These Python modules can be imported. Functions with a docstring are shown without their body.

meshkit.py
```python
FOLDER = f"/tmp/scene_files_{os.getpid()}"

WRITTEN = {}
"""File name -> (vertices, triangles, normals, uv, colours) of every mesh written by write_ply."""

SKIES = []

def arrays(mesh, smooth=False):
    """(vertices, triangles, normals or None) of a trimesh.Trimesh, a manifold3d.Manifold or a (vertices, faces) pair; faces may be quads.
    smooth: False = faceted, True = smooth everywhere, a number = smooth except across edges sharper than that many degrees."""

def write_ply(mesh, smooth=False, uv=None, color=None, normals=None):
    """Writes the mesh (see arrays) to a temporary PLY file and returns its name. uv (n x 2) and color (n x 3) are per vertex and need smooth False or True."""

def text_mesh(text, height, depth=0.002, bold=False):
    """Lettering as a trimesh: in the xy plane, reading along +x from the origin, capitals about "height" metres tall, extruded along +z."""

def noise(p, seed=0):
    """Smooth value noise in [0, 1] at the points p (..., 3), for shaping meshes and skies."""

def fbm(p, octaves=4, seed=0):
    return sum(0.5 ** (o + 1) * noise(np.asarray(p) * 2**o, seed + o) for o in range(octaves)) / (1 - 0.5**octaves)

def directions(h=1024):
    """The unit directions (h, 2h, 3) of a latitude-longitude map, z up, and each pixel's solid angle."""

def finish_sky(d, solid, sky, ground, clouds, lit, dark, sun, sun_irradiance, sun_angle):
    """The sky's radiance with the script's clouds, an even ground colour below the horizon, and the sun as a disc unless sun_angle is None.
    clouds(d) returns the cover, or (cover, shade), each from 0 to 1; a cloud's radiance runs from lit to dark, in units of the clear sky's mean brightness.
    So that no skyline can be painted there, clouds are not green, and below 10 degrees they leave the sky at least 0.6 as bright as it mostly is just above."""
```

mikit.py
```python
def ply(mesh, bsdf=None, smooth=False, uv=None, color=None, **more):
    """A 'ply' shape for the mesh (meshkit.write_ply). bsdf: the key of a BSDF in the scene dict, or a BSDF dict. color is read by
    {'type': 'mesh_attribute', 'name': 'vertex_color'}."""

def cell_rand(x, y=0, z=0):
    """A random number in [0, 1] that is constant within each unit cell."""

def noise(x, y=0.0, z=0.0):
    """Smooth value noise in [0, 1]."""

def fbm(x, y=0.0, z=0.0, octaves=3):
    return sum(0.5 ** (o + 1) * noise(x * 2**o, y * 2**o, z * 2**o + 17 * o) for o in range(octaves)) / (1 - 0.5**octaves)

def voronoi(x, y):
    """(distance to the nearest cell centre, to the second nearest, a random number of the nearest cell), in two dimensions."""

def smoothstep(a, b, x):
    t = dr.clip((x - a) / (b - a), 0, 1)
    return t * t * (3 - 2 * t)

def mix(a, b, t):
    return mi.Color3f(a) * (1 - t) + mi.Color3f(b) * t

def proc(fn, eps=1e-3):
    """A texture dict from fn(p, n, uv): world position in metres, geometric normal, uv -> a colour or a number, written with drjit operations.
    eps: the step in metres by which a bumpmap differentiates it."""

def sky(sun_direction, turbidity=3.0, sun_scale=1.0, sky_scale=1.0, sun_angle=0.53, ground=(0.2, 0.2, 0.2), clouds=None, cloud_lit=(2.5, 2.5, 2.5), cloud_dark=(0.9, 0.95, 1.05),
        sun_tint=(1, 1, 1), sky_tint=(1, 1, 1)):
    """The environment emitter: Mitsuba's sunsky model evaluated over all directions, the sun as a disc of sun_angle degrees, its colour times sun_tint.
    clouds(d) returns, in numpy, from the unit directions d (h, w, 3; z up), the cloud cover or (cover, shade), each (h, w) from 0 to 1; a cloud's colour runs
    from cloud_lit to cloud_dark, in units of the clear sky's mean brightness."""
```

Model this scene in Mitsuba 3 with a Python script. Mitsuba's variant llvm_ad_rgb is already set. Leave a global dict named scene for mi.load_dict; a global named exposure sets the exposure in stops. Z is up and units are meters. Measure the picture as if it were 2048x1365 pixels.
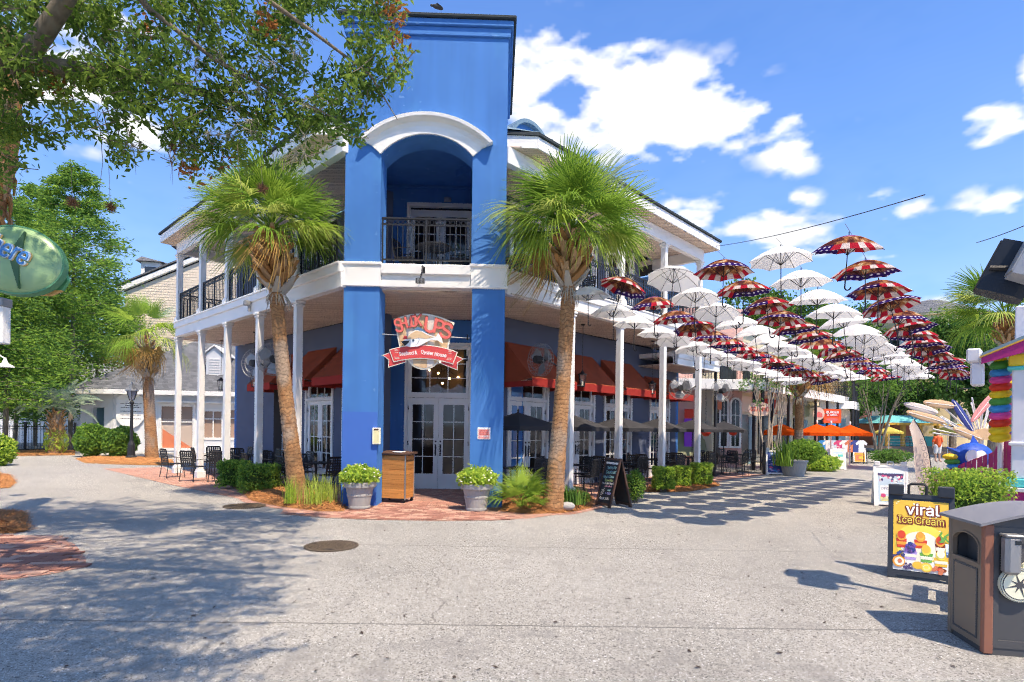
import math, numpy as np, trimesh, mitsuba as mi, mikit, meshkit, drjit as dr
from shapely.geometry import Polygon, Point, box as sbox, LineString
from shapely.ops import unary_union
from shapely import affinity
from scipy.spatial import ConvexHull
T = mi.ScalarTransform4f
rng = np.random.default_rng(7)
scene, labels = {}, {}
# ---------------------------------------------------------------- camera, sky, exposure
FX, YH, ROLL, EYE = 1137.0, 856.2, 0.01383, 1.75          # focal length and horizon in pixels of the 2048 px photograph
scene['camera'] = {'type': 'perspective', 'fov': math.degrees(2 * math.atan(1024 / FX)), 'fov_axis': 'x', 'near_clip': 0.05, 'far_clip': 2000.0,
    'principal_point_offset_y': -(YH - 682.5) / 1365.0,
    'to_world': T().look_at(origin=[0, 0, EYE], target=[0, 1, EYE], up=[-math.sin(ROLL), 0, math.cos(ROLL)])}
SUN = np.array([0.277, -0.425, 0.862])
CL = [(1180, 130, 150, 60, 1.1), (1080, 170, 80, 100, 1.2), (1300, 190, 170, 75, 1.3), (1440, 240, 150, 55, 1.2), (1570, 300, 60, 40, .9), (1260, 270, 200, 60, .9), (1270, 95, 60, 35, .7),
      (1450, 440, 170, 40, 1.0), (1330, 410, 60, 25, .6), (1560, 470, 120, 40, .7), (1790, 400, 60, 28, 1.0), (1980, 400, 70, 32, 1.0), (1990, 235, 90, 45, 1.0), (1800, 490, 120, 30, .6), (1600, 390, 40, 20, .5),
      (130, 60, 150, 60, 1.1), (100, 170, 130, 60, 1.0), (240, 280, 110, 45, .8), (290, 385, 80, 18, .5), (620, 290, 60, 25, .5), (1880, 620, 180, 40, .6), (2150, 120, 200, 90, .8), (-200, 200, 200, 150, .8)]
def clouds(d):
    y = np.maximum(d[..., 1], 1e-3)
    X, Z = d[..., 0] / y, d[..., 2] / y
    front = d[..., 1] > .12
    u, v = 1024 + FX * X, YH - FX * Z
    q = d * 9.0
    n = meshkit.fbm(q * np.array([1, 1, 1.7]), 5, 3)
    n2 = meshkit.fbm(d * 30.0, 4, 9)
    b = np.zeros(d.shape[:2])
    for cu, cv, su, sv, a in CL:
        b = np.maximum(b, a * np.exp(-((u - cu) / su) ** 2 - ((v - cv) / sv) ** 2))
    gen = np.clip((n - .56) * 5, 0, .9)
    b = np.where(front, np.maximum(b, np.where((np.abs(u - 1024) > 1500) | (v < -700), gen, 0)), gen)
    n3 = meshkit.fbm(d * np.array([14, 14, 26.0]), 5, 21)
    n4 = meshkit.fbm(d * np.array([34, 34, 60.0]), 5, 33)
    c = np.clip((b * .92 + (n - .5) * 1.8 + (n3 - .5) * 3.0 + (n4 - .5) * 1.7 - .30) * 1.5, 0, 1) * np.clip(b * 2.4, 0, 1)
    el = np.clip(d[..., 2], 0, 1)
    veil = .03 + .40 * np.exp(-el * 5.5) * (.6 + .8 * n)
    c = np.maximum(c, np.clip(veil, 0, .6))
    return c, np.clip((n3 - .47) * 2.2 + (.5 - n4) * 1.0, 0, .6)
scene['sky'] = mikit.sky(SUN.tolist(), turbidity=3.0, clouds=clouds, cloud_lit=(2.3, 2.3, 2.3), cloud_dark=(1.5, 1.55, 1.62), ground=(.3, .28, .26), sky_tint=(.72, 1.10, 1.58), sky_scale=1.9, sun_scale=1.75)
exposure = 1.22
# ---------------------------------------------------------------- pixel <-> world (used to survey positions off the photograph)
CR, SR = math.cos(ROLL), math.sin(ROLL)
def ray(u, v):
    du, dv = u - 1024, v - YH
    return np.array([(du * CR + dv * SR) / FX, 1.0, (du * SR - dv * CR) / FX])
def G(u, v, z=0.0):
    d = ray(u, v); t = (z - EYE) / d[2]
    return np.array([d[0] * t, t, z])
def AT(u, v, Y): return np.array([0, 0, EYE]) + ray(u, v) * Y
def XY(u, Y, z=0.0):
    p = AT(u, YH, Y); p[2] = z; return p
# ---------------------------------------------------------------- frames
def frame(o, ex, ey):
    m = np.eye(4); m[:3, 0], m[:3, 1], m[:3, 2], m[:3, 3] = ex, ey, (0, 0, 1), o
    return m
TH = math.radians(43.41); Q = math.sqrt(.5)
dF = np.array([math.cos(TH - math.pi / 4), -math.sin(TH - math.pi / 4), 0]); dB = np.array([-dF[1], dF[0], 0])
OO = np.array([-1.941, 12.376, 0.0])
FT = frame(OO, dF, dB)
def W(x, y, z=0.0): return OO + dF * x + dB * y + np.array([0, 0, z])
FR = frame(W(1.75, .25), (dF + dB) * Q, (-dF + dB) * Q)     # right arcade: x along it, y into the building
FL = frame(W(-1.75, -.1), (-dF + dB) * Q, (dF + dB) * Q)    # left arcade
def fw(F, x, y, z=0.0): return (F @ np.array([x, y, z, 1.0]))[:3]
def TR(p, rz=0.0, s=1.0, tilt=None):
    m = np.eye(4); c, n = math.cos(rz), math.sin(rz)
    m[:3, :3] = np.array([[c, -n, 0], [n, c, 0], [0, 0, 1]]) * s
    if tilt is not None: m[:3, :3] = m[:3, :3] @ rotm(tilt[0], tilt[1])
    m[:3, 3] = p
    return m
def rotm(ax, a):
    ax = np.asarray(ax, float) / np.linalg.norm(ax); K = np.array([[0, -ax[2], ax[1]], [ax[2], 0, -ax[0]], [-ax[1], ax[0], 0]])
    return np.eye(3) + math.sin(a) * K + (1 - math.cos(a)) * K @ K
def basis(p, ex, ez):
    ex = np.asarray(ex, float); ex /= np.linalg.norm(ex); ez = np.asarray(ez, float); ez = ez - ex * (ez @ ex); ez /= np.linalg.norm(ez)
    m = np.eye(4); m[:3, 0], m[:3, 1], m[:3, 2], m[:3, 3] = ex, np.cross(ez, ex), ez, p
    return m
# ---------------------------------------------------------------- meshes as (V, F)
def xf(m, M):
    V = m[0] @ M[:3, :3].T + M[:3, 3]
    return (V, m[1][:, ::-1] if np.linalg.det(M[:3, :3]) < 0 else m[1])
def cat(ms):
    ms = [m for m in ms if m is not None and len(m[1])]; o = np.cumsum([0] + [len(m[0]) for m in ms])
    return (np.vstack([m[0] for m in ms]), np.vstack([m[1] + a for m, a in zip(ms, o)]))
def hull(P):
    P = np.asarray(P, float); h = ConvexHull(P); F = h.simplices.copy(); c = P.mean(0)
    n = np.cross(P[F[:, 1]] - P[F[:, 0]], P[F[:, 2]] - P[F[:, 0]]); bad = (n * (P[F[:, 0]] - c)).sum(1) < 0
    F[bad] = F[bad][:, ::-1]
    return (P, F)
C8 = np.array([[x, y, z] for x in (0, 1) for y in (0, 1) for z in (0, 1)], float)
BF = hull(C8)[1]
def box(x0, x1, y0, y1, z0, z1, b=0.0):
    lo, hi = np.array([min(x0, x1), min(y0, y1), min(z0, z1)], float), np.array([max(x0, x1), max(y0, y1), max(z0, z1)], float)
    if b <= 0: return (lo + C8 * (hi - lo), BF)
    b = min(b, .45 * (hi - lo).min()); ps = []
    for k in range(3):
        e = np.full(3, b); e[k] = 0
        ps.append(lo + e + C8 * (hi - lo - 2 * e))
    return hull(np.vstack(ps))
def tube(P, r, n=6, cap=True):
    P = np.asarray(P, float); k = len(P); r = np.broadcast_to(np.asarray(r, float), (k,))
    t = np.gradient(P, axis=0); t /= np.linalg.norm(t, axis=1, keepdims=True) + 1e-12
    a = np.cross(t[0], [0, 0, 1.0] if abs(t[0][2]) < .9 else [1.0, 0, 0]); A = []
    for i in range(k):
        a = a - t[i] * (a @ t[i]); a /= np.linalg.norm(a) + 1e-12; A.append(a)
    A = np.array(A); B = np.cross(t, A); an = np.arange(n) * 2 * math.pi / n
    V = (P[:, None] + r[:, None, None] * (np.cos(an)[None, :, None] * A[:, None] + np.sin(an)[None, :, None] * B[:, None])).reshape(-1, 3)
    i, j = np.meshgrid(np.arange(k - 1), np.arange(n), indexing='ij'); j2 = (j + 1) % n
    F = np.vstack([np.stack([i * n + j, i * n + j2, (i + 1) * n + j2], -1).reshape(-1, 3), np.stack([i * n + j, (i + 1) * n + j2, (i + 1) * n + j], -1).reshape(-1, 3)])
    if cap:
        V = np.vstack([V, P[:1], P[-1:]]); q = np.arange(n); q2 = (q + 1) % n; e = k * n
        F = np.vstack([F, np.stack([q2, q, q * 0 + e], -1), np.stack([(k - 1) * n + q, (k - 1) * n + q2, q * 0 + e + 1], -1)])
    return (V, F)
def rod(a, b, r, n=6): return tube([a, b], r, n)
def lathe(prof, n=24, c=(0, 0, 0), sx=1, sy=1):
    prof = np.asarray(prof, float); k = len(prof); an = np.arange(n) * 2 * math.pi / n
    V = np.stack([prof[:, :1] * np.cos(an) * sx + c[0], prof[:, :1] * np.sin(an) * sy + c[1], np.repeat(prof[:, 1:2], n, 1) + c[2]], -1).reshape(-1, 3)
    i, j = np.meshgrid(np.arange(k - 1), np.arange(n), indexing='ij'); j2 = (j + 1) % n
    return (V, np.vstack([np.stack([i * n + j, i * n + j2, (i + 1) * n + j2], -1).reshape(-1, 3), np.stack([i * n + j, (i + 1) * n + j2, (i + 1) * n + j], -1).reshape(-1, 3)]))
def prism(poly, h, z=0.0):
    if not hasattr(poly, 'geom_type'): poly = Polygon(poly)
    if not poly.is_valid: poly = poly.buffer(0)
    out = []
    for g in getattr(poly, 'geoms', [poly]):
        if g.area < 1e-9: continue
        m = trimesh.creation.extrude_polygon(g, h, engine='earcut'); out.append((np.array(m.vertices) + [0, 0, z], np.array(m.faces)))
    return cat(out)
UPR = np.array([[1, 0, 0, 0], [0, 0, -1, 0], [0, 1, 0, 0], [0, 0, 0, 1.0]])   # xy drawing -> stands up in xz, extruded towards -y
def wallprism(poly, y0, y1): return xf(prism(poly, abs(y1 - y0)), np.array([[1, 0, 0, 0], [0, 0, -1, max(y0, y1)], [0, 1, 0, 0], [0, 0, 0, 1.0]]))
def ell(c, r, sub=2):
    s = trimesh.creation.icosphere(sub); return (np.array(s.vertices) * np.asarray(r) + np.asarray(c), np.array(s.faces))
def text(s, h, depth=.004, bold=True, width=None):
    m = meshkit.text_mesh(s, h, depth, bold); V = np.array(m.vertices); V[:, 0] -= (V[:, 0].min() + V[:, 0].max()) / 2
    if width: V[:, 0] *= width / (np.ptp(V[:, 0]) + 1e-9)
    return (V, np.array(m.faces))
def ring(cx, cy, r, w, n=24): return Point(cx, cy).buffer(r, n).difference(Point(cx, cy).buffer(r - w, n))
def ellp(cx, cy, rx, ry, rot=0): return affinity.translate(affinity.rotate(affinity.scale(Point(0, 0).buffer(1, 12), rx, ry), rot, origin=(0, 0)), cx, cy)
# ---------------------------------------------------------------- scene entries
used = set()
def numbered(k):
    if k not in used: used.add(k); return k
    i = 1
    while f'{k}_{i:03d}' in used: i += 1
    used.add(f'{k}_{i:03d}'); return f'{k}_{i:03d}'
def thing(name, label=None, cat_=None, group=None, kind=None):
    k = numbered(name); labels[k] = {}
    for a, b in (('label', label), ('category', cat_), ('group', group), ('kind', kind)):
        if b: labels[k][a] = b
    return k
def ply(mesh, mat, smooth=False, uv=None): return mikit.ply((mesh[0], mesh[1]), mat, smooth, uv=uv)
def put(key, mesh, mat, M=None, smooth=False, uv=None):
    if M is not None: mesh = xf(mesh, M)
    scene[key] = ply(mesh, mat, smooth, uv); return key
def part(parent, name, mesh, mat, M=None, smooth=False, uv=None, kind=None, label=None):
    k = numbered(parent + '__' + name); put(k, mesh, mat, M, smooth, uv)
    if kind or label: labels[k] = {a: b for a, b in (('kind', kind), ('label', label)) if b}
    return k
def partp(parent, name, p, M=None):
    k = numbered(parent + '__' + name); scene[k] = p if M is None else {**p, 'to_world': T(M)}; return k
def one(name, mesh, mat, label, cat_, M=None, smooth=False, group=None, kind=None, uv=None):
    k = thing(name, label, cat_, group, kind); put(k, mesh, mat, M, smooth, uv); return k
def kit(build):
    """A thing's parts made once: [(part name, ply)], placed again and again under new keys."""
    ps = []
    build(lambda n, mesh, mat, smooth=False, uv=None: ps.append((n, ply(mesh, mat, smooth, uv))))
    return ps
def place(ps, name, M, label, cat_, group=None):
    k = thing(name, label, cat_, group)
    for n, p in ps: partp(k, n, p, M)
    return k
# ---------------------------------------------------------------- materials
def rgb(c): return {'type': 'rgb', 'value': list(c)}
def mat(name, col, rough=.6, metal=0.0, spec=.4, coat=0.0):
    c = col if isinstance(col, dict) else rgb(col)
    scene[name] = {'type': 'twosided', 'bsdf': {'type': 'principled', 'base_color': c, 'roughness': rough, 'metallic': metal, 'specular': spec, 'clearcoat': coat}}
def thin(name, col, dt=.5, rough=.55, spec=.2):
    c = col if isinstance(col, dict) else rgb(col)
    scene[name] = {'type': 'principledthin', 'base_color': c, 'roughness': rough, 'diff_trans': dt * 2, 'eta': 1.4}
N, FB, MX, SS, VO, CRND = mikit.noise, mikit.fbm, mikit.mix, mikit.smoothstep, mikit.voronoi, mikit.cell_rand
def street_fn(p, n, uv):
    st = VO(p.x * 85, p.y * 85); r = st[2]
    base = MX((.252, .242, .222), (.342, .328, .300), FB(p.x * .7, p.y * .7, 0, 3))
    base = base * (.66 + .62 * r) * (.9 + .2 * N(p.x * 23, p.y * 23))
    base = MX(base, (.52, .52, .51), SS(.965, .985, r))
    base = MX(base, (.10, .095, .09), SS(.06, .03, r) * .8)
    base = MX(base, (.2, .19, .18), SS(.62, .78, FB(p.x * 3.1 + 9, p.y * 3.1, 0, 3)) * .45)
    sp = VO(p.x * 3.3, p.y * 3.3)
    base = MX(base, (.07, .06, .055), SS(.07, .03, sp[0]) * SS(.6, .7, sp[2]) * .8)
    w = (N(p.x * 6, p.y * 6) - .5) * .03
    j = dr.minimum(dr.abs(p.y - 5.03 + w * .5 - .006 * p.x), dr.abs(p.y - 8.35 + w + .01 * p.x))
    base = MX(base, (.10, .095, .09), SS(.02, .006, j) * .75)
    cx = dr.abs(p.x + .78 + .10 * (FB(p.y * 2.3, 3.0) - .5) * 4 + (p.y - 6) * .12)
    base = MX(base, (.14, .13, .12), SS(.014, .004, cx) * SS(8.3, 8.1, p.y) * SS(5.0, 5.1, p.y) * .7)
    return base
def street_h(p, n, uv): return VO(p.x * 85, p.y * 85)[0] * .004
scene['street_flat'] = {'type': 'principled', 'base_color': mikit.proc(street_fn), 'roughness': .85, 'specular': .25}
scene['street_mat'] = {'type': 'twosided', 'bsdf': {'type': 'bumpmap', 'arbitrary': mikit.proc(street_h, 2e-3), 'scale': 1.0, 'bsdf': scene.pop('street_flat')}}
def brick_fn(p, n, uv):
    r = CRND(p.x * 4.7 + 3, p.y * 9.3)
    return MX((.30, .13, .09), (.42, .22, .16), r) * (.75 + .5 * FB(p.x * 14, p.y * 14, 0, 3))
mat('brick_mat', mikit.proc(brick_fn), .85, spec=.2)
mat('brick_b', (.33, .17, .13), .85, spec=.2); mat('brick_c', (.40, .25, .19), .85, spec=.2); mat('brick_d', (.25, .12, .09), .85, spec=.2)
def pave_fn(p, n, uv):   # brick floor far under the galleries
    x, y = (p.x + p.y) * .7071, (p.y - p.x) * .7071
    row = dr.floor(y / .1); xx = x / .2 + .5 * (row - 2 * dr.floor(row / 2))
    fx, fy = xx - dr.floor(xx), y / .1 - row
    j = SS(.03, .07, dr.minimum(fx, 1 - fx)) * SS(.06, .14, dr.minimum(fy, 1 - fy))
    return MX((.2, .17, .15), MX((.30, .13, .09), (.43, .24, .18), CRND(dr.floor(xx), row)), j) * (.8 + .4 * N(p.x * 9, p.y * 9))
mat('pave_mat', mikit.proc(pave_fn), .85, spec=.2)
def mulch_fn(p, n, uv): return MX((.16, .065, .022), (.46, .22, .085), FB(p.x * 31, p.y * 31, p.z * 31, 3))
mat('mulch_mat', mikit.proc(mulch_fn), .95, spec=.1)
mat('straw_a', (.52, .25, .10), .8, spec=.2); mat('straw_b', (.33, .14, .055), .8, spec=.2)
def blue_fn(p, n, uv):
    f = FB(p.x * .9 + p.y * .5, p.z * .8, p.y, 4)
    c = MX((.045, .155, .44), (.080, .235, .57), f)
    c = c * (.90 + .2 * FB(p.x * 5 + 2, p.z * .35, p.y * 5, 3))
    c = MX(c, (.075, .25, .54), SS(.60, .80, FB(p.x * 2.2, p.z * 1.1, p.y * 2.2 + 4, 3)) * .4)
    c = MX(c, (.035, .11, .30), SS(.60, .82, FB(p.x * 7, p.z * .5, p.y * 7 + 3, 3)) * .13)
    return MX(c, (.20, .36, .62), SS(.88, .95, N(p.x * 11, p.z * 11, p.y * 11)) * .4)
def blue_h(p, n, uv): return FB(p.x * 55, p.y * 55, p.z * 55, 2) * .0022
scene['blue_mat'] = {'type': 'twosided', 'bsdf': {'type': 'bumpmap', 'arbitrary': mikit.proc(blue_h, 3e-3), 'bsdf': {'type': 'principled', 'base_color': mikit.proc(blue_fn), 'roughness': .75, 'specular': .25}}}
mat('blue_patch', (.058, .15, .50), .7, spec=.25)
def white_fn(p, n, uv): return MX((.80, .79, .76), (.70, .68, .63), SS(.55, .8, FB(p.x * 2.1, p.y * 2.1, p.z * 5, 4)) * .6)
mat('white_mat', mikit.proc(white_fn), .5, spec=.35)
mat('door_white', (.80, .80, .79), .45); mat('door_grey', (.80, .80, .78), .45); mat('black_metal', (.018, .018, .02), .45, spec=.5); mat('black_paint', (.03, .03, .033), .6); mat('dark_plastic', (.035, .04, .05), .45)
def plank_fn(p, n, uv):
    x = (p.x * .7071 - p.y * .7071); y = (p.x * .7071 + p.y * .7071)
    k = dr.floor(p.y / .09); f = p.y / .09 - k
    c = MX((.58, .46, .36), (.74, .61, .49), CRND(k, 3)) * (.85 + .3 * FB(p.x * 1.5, k * 3.3, 0, 3))
    return MX(c * .45, c, SS(.02, .10, dr.minimum(f, 1 - f)))
mat('soffit_mat', mikit.proc(plank_fn), .6, spec=.25)
def red_fn(p, n, uv): return MX((.30, .075, .04), (.38, .10, .055), FB(p.x * 2, p.y * 2, p.z * 2, 3)) * (.92 + .16 * N(p.x * 60, p.y * 60, p.z * 60))
thin('awning_mat', mikit.proc(red_fn), .10)
mat('valance_mat', (.34, .035, .028), .8, spec=.15)
mat('roof_dark', (.03, .04, .045), .8); mat('roof_metal', (.20, .30, .36), .45, .3)
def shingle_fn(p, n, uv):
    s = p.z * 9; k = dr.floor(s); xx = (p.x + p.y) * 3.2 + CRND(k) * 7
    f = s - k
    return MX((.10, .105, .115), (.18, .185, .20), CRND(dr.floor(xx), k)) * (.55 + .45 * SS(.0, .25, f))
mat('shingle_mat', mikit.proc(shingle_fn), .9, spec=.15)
scene['glass_mat'] = {'type': 'thindielectric', 'int_ior': 1.52, 'specular_reflectance': rgb((.6, .6, .6))}
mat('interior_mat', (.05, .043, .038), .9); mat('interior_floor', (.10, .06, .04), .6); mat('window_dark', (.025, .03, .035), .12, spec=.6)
mat('steel', (.62, .62, .60), .32, .9); mat('steel_dull', (.35, .35, .35), .5, .6)
def trunk_fn(p, n, uv):
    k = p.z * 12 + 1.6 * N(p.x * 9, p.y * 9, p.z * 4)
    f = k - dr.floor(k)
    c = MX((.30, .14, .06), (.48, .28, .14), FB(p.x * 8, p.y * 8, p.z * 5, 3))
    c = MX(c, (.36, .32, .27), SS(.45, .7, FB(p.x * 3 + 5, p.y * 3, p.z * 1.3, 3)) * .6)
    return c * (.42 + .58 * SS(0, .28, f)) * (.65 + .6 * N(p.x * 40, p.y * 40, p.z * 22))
mat('palm_trunk', mikit.proc(trunk_fn), .9, spec=.15)
mat('boot_a', (.36, .19, .075), .85, spec=.2); mat('boot_b', (.44, .29, .16), .85, spec=.2); mat('boot_c', (.42, .39, .33), .9, spec=.15)
thin('frond_a', (.34, .48, .07), .42, .45); thin('frond_b', (.21, .35, .05), .40, .45); thin('frond_c', (.48, .56, .14), .42, .45); thin('frond_blue', (.40, .50, .38), .38); thin('frond_dry', (.42, .26, .09), .3)
thin('oak_leaf', (.12, .21, .045), .34, .35); thin('oak_leaf_b', (.27, .40, .08), .40, .35); thin('oak_leaf_dry', (.40, .17, .06), .3)
thin('leaf_light', (.33, .50, .08), .46); thin('leaf_mid', (.18, .32, .06), .42); thin('leaf_dark', (.08, .16, .04), .34); thin('leaf_lime', (.52, .66, .10), .46); thin('leaf_deep', (.12, .24, .06), .36)
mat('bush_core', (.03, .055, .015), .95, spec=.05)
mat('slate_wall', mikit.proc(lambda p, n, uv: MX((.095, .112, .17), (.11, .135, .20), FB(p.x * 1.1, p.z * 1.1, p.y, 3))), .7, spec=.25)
def bark_fn(p, n, uv): return MX((.10, .08, .06), (.34, .30, .25), FB(p.x * 14, p.y * 14, p.z * 5, 4))
mat('bark_mat', mikit.proc(bark_fn), .95, spec=.1)
mat('bark_pale', (.42, .35, .27), .9, spec=.15)
mat('moss_mat', (.36, .35, .29), .95, spec=.1); mat('moss_brown', (.24, .13, .07), .95)
thin('cloth_white', (.86, .86, .85), .33, .8)
def flag_fn(p, n, uv):
    a, r = uv.x * 8, uv.y
    k = dr.floor(a); f = a - k
    s = dr.floor(a * 3.0)
    stripes = MX((.36, .018, .035), (.55, .47, .45), dr.select(s - 2 * dr.floor(s / 2) > .5, 1.0, 0.0))
    gx, gy = a * 3.2, r * 7.5
    sx, sy = gx - dr.floor(gx) - .5, gy - dr.floor(gy) - .5
    navy = MX((.030, .015, .11), (.62, .58, .68), SS(.30, .18, dr.sqrt(sx * sx + sy * sy)))
    pick = dr.select((k > 2.5) & (k < 5.5), 1.0, 0.0)
    c = MX(stripes, navy, pick)
    e = FB(uv.x * 26 + 3, r * 6, 0, 3)
    art = MX(MX((.10, .03, .03), (.40, .17, .07), SS(.35, .6, e)), (.62, .46, .28), SS(.64, .76, e))
    m = SS(.36, .50, N(a * 1.1, r * 3 + 7) * .55 + .45 * SS(.10, .25, r) * SS(.95, .65, r))
    c = MX(c, art * .8, m * SS(.90, .72, r))
    return MX(c, (.30, .10, .34), SS(.42, .15, r) * .65)
thin('cloth_flag', mikit.proc(flag_fn), .20, .8)
mat('pot_mat', (.36, .355, .34), .8); mat('soil', (.05, .035, .025), .95)
def wood_fn(p, n, uv):
    k = dr.floor((p.z - .118) / .108)
    c = MX((.36, .13, .03), (.68, .32, .09), FB(p.x * 3.5 + k * 7.7, p.y * 3.5 + k * 3, p.z * 45, 4))
    return c * (.62 + .6 * CRND(k, 2))
mat('wood_mat', mikit.proc(wood_fn), .5, spec=.4)
mat('wood_dark', (.09, .05, .035), .5)
for nm, c in dict(sign_red=(.62, .07, .07), letter_red=(.72, .15, .13), sign_cream=(.82, .78, .66), sign_pink=(.75, .30, .28), fish_tan=(.66, .47, .28), fish_white=(.82, .82, .82), fish_blue=(.10, .20, .34), paper_yellow=(.75, .70, .40), slate=(.022, .028, .034), chalk_white=(.75, .75, .72), chalk_cyan=(.35, .62, .62), chalk_pink=(.70, .38, .48), chalk_lime=(.5, .62, .25), chalk_violet=(.42, .42, .75),
                  print_yellow=(.85, .52, .06), print_pale=(.90, .85, .66), print_red=(.70, .07, .03), print_orange=(.85, .36, .05), print_purple=(.20, .10, .38), print_lilac=(.48, .36, .70), print_green=(.16, .42, .08), print_lemon=(.85, .72, .10), print_white=(.88, .87, .84), print_brown=(.22, .05, .02), print_pink=(.62, .08, .22), print_sky=(.55, .68, .78), print_navy=(.03, .06, .25), plum=(.08, .06, .16),
                  magenta=(.40, .02, .17), kiosk_teal=(.10, .55, .52), kiosk_white=(.74, .72, .76), sun_yellow=(.85, .60, .04), ball_green=(.08, .33, .06), ball_blue=(.05, .30, .72), ball_pink=(.78, .08, .36), ball_red=(.72, .05, .02), ball_yellow=(.85, .62, .02), shark_blue=(.02, .09, .50), board_tan=(.62, .42, .24), board_pale=(.66, .58, .52), board_navy=(.05, .07, .28),
                  emblem=(.80, .78, .58), rust=(.26, .11, .07), can_mat=(.20, .155, .115), can_dark=(.075, .075, .078), can_lid=(.20, .20, .215), chair_blue=(.42, .54, .66), charcoal=(.045, .046, .05), sun_orange=(.78, .10, .02), teal_roof=(.16, .50, .52), ochre=(.68, .38, .05), coral=(.62, .20, .10), deck=(.30, .20, .14), pink_wall=(.66, .40, .34), cream_wall=(.58, .53, .36), olive_wall=(.22, .23, .12), beige=(.66, .57, .46), white_wall=(.72, .73, .74), teal_door=(.20, .32, .38), brown_poster=(.36, .25, .19), poster_tan=(.52, .42, .35),
                  iron=(.10, .075, .05), lamp_black=(.02, .022, .026), shirt_orange=(.72, .12, .03), skin=(.48, .30, .22), shorts=(.70, .70, .68), hair=(.06, .035, .02), yellow_wall=(.68, .54, .30), green_sign=(.20, .34, .14), green_sign_b=(.10, .28, .14), green_star=(.05, .12, .05), letter_blue=(.05, .20, .50), letter_gold=(.65, .42, .15), bird=(.05, .055, .065), speaker=(.012, .02, .035), purple=(.30, .06, .62), vent=(.55, .57, .60), flag_tan=(.70, .50, .40), flag_grey=(.45, .36, .33), curtain=(.45, .44, .42), flower=(.85, .82, .74)).items(): mat(nm, c, .55)
mat('vinyl', (.30, .32, .36), .3)
scene['bulb_mat'] = {'type': 'diffuse', 'reflectance': rgb((.5, .4, .3))}
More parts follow.
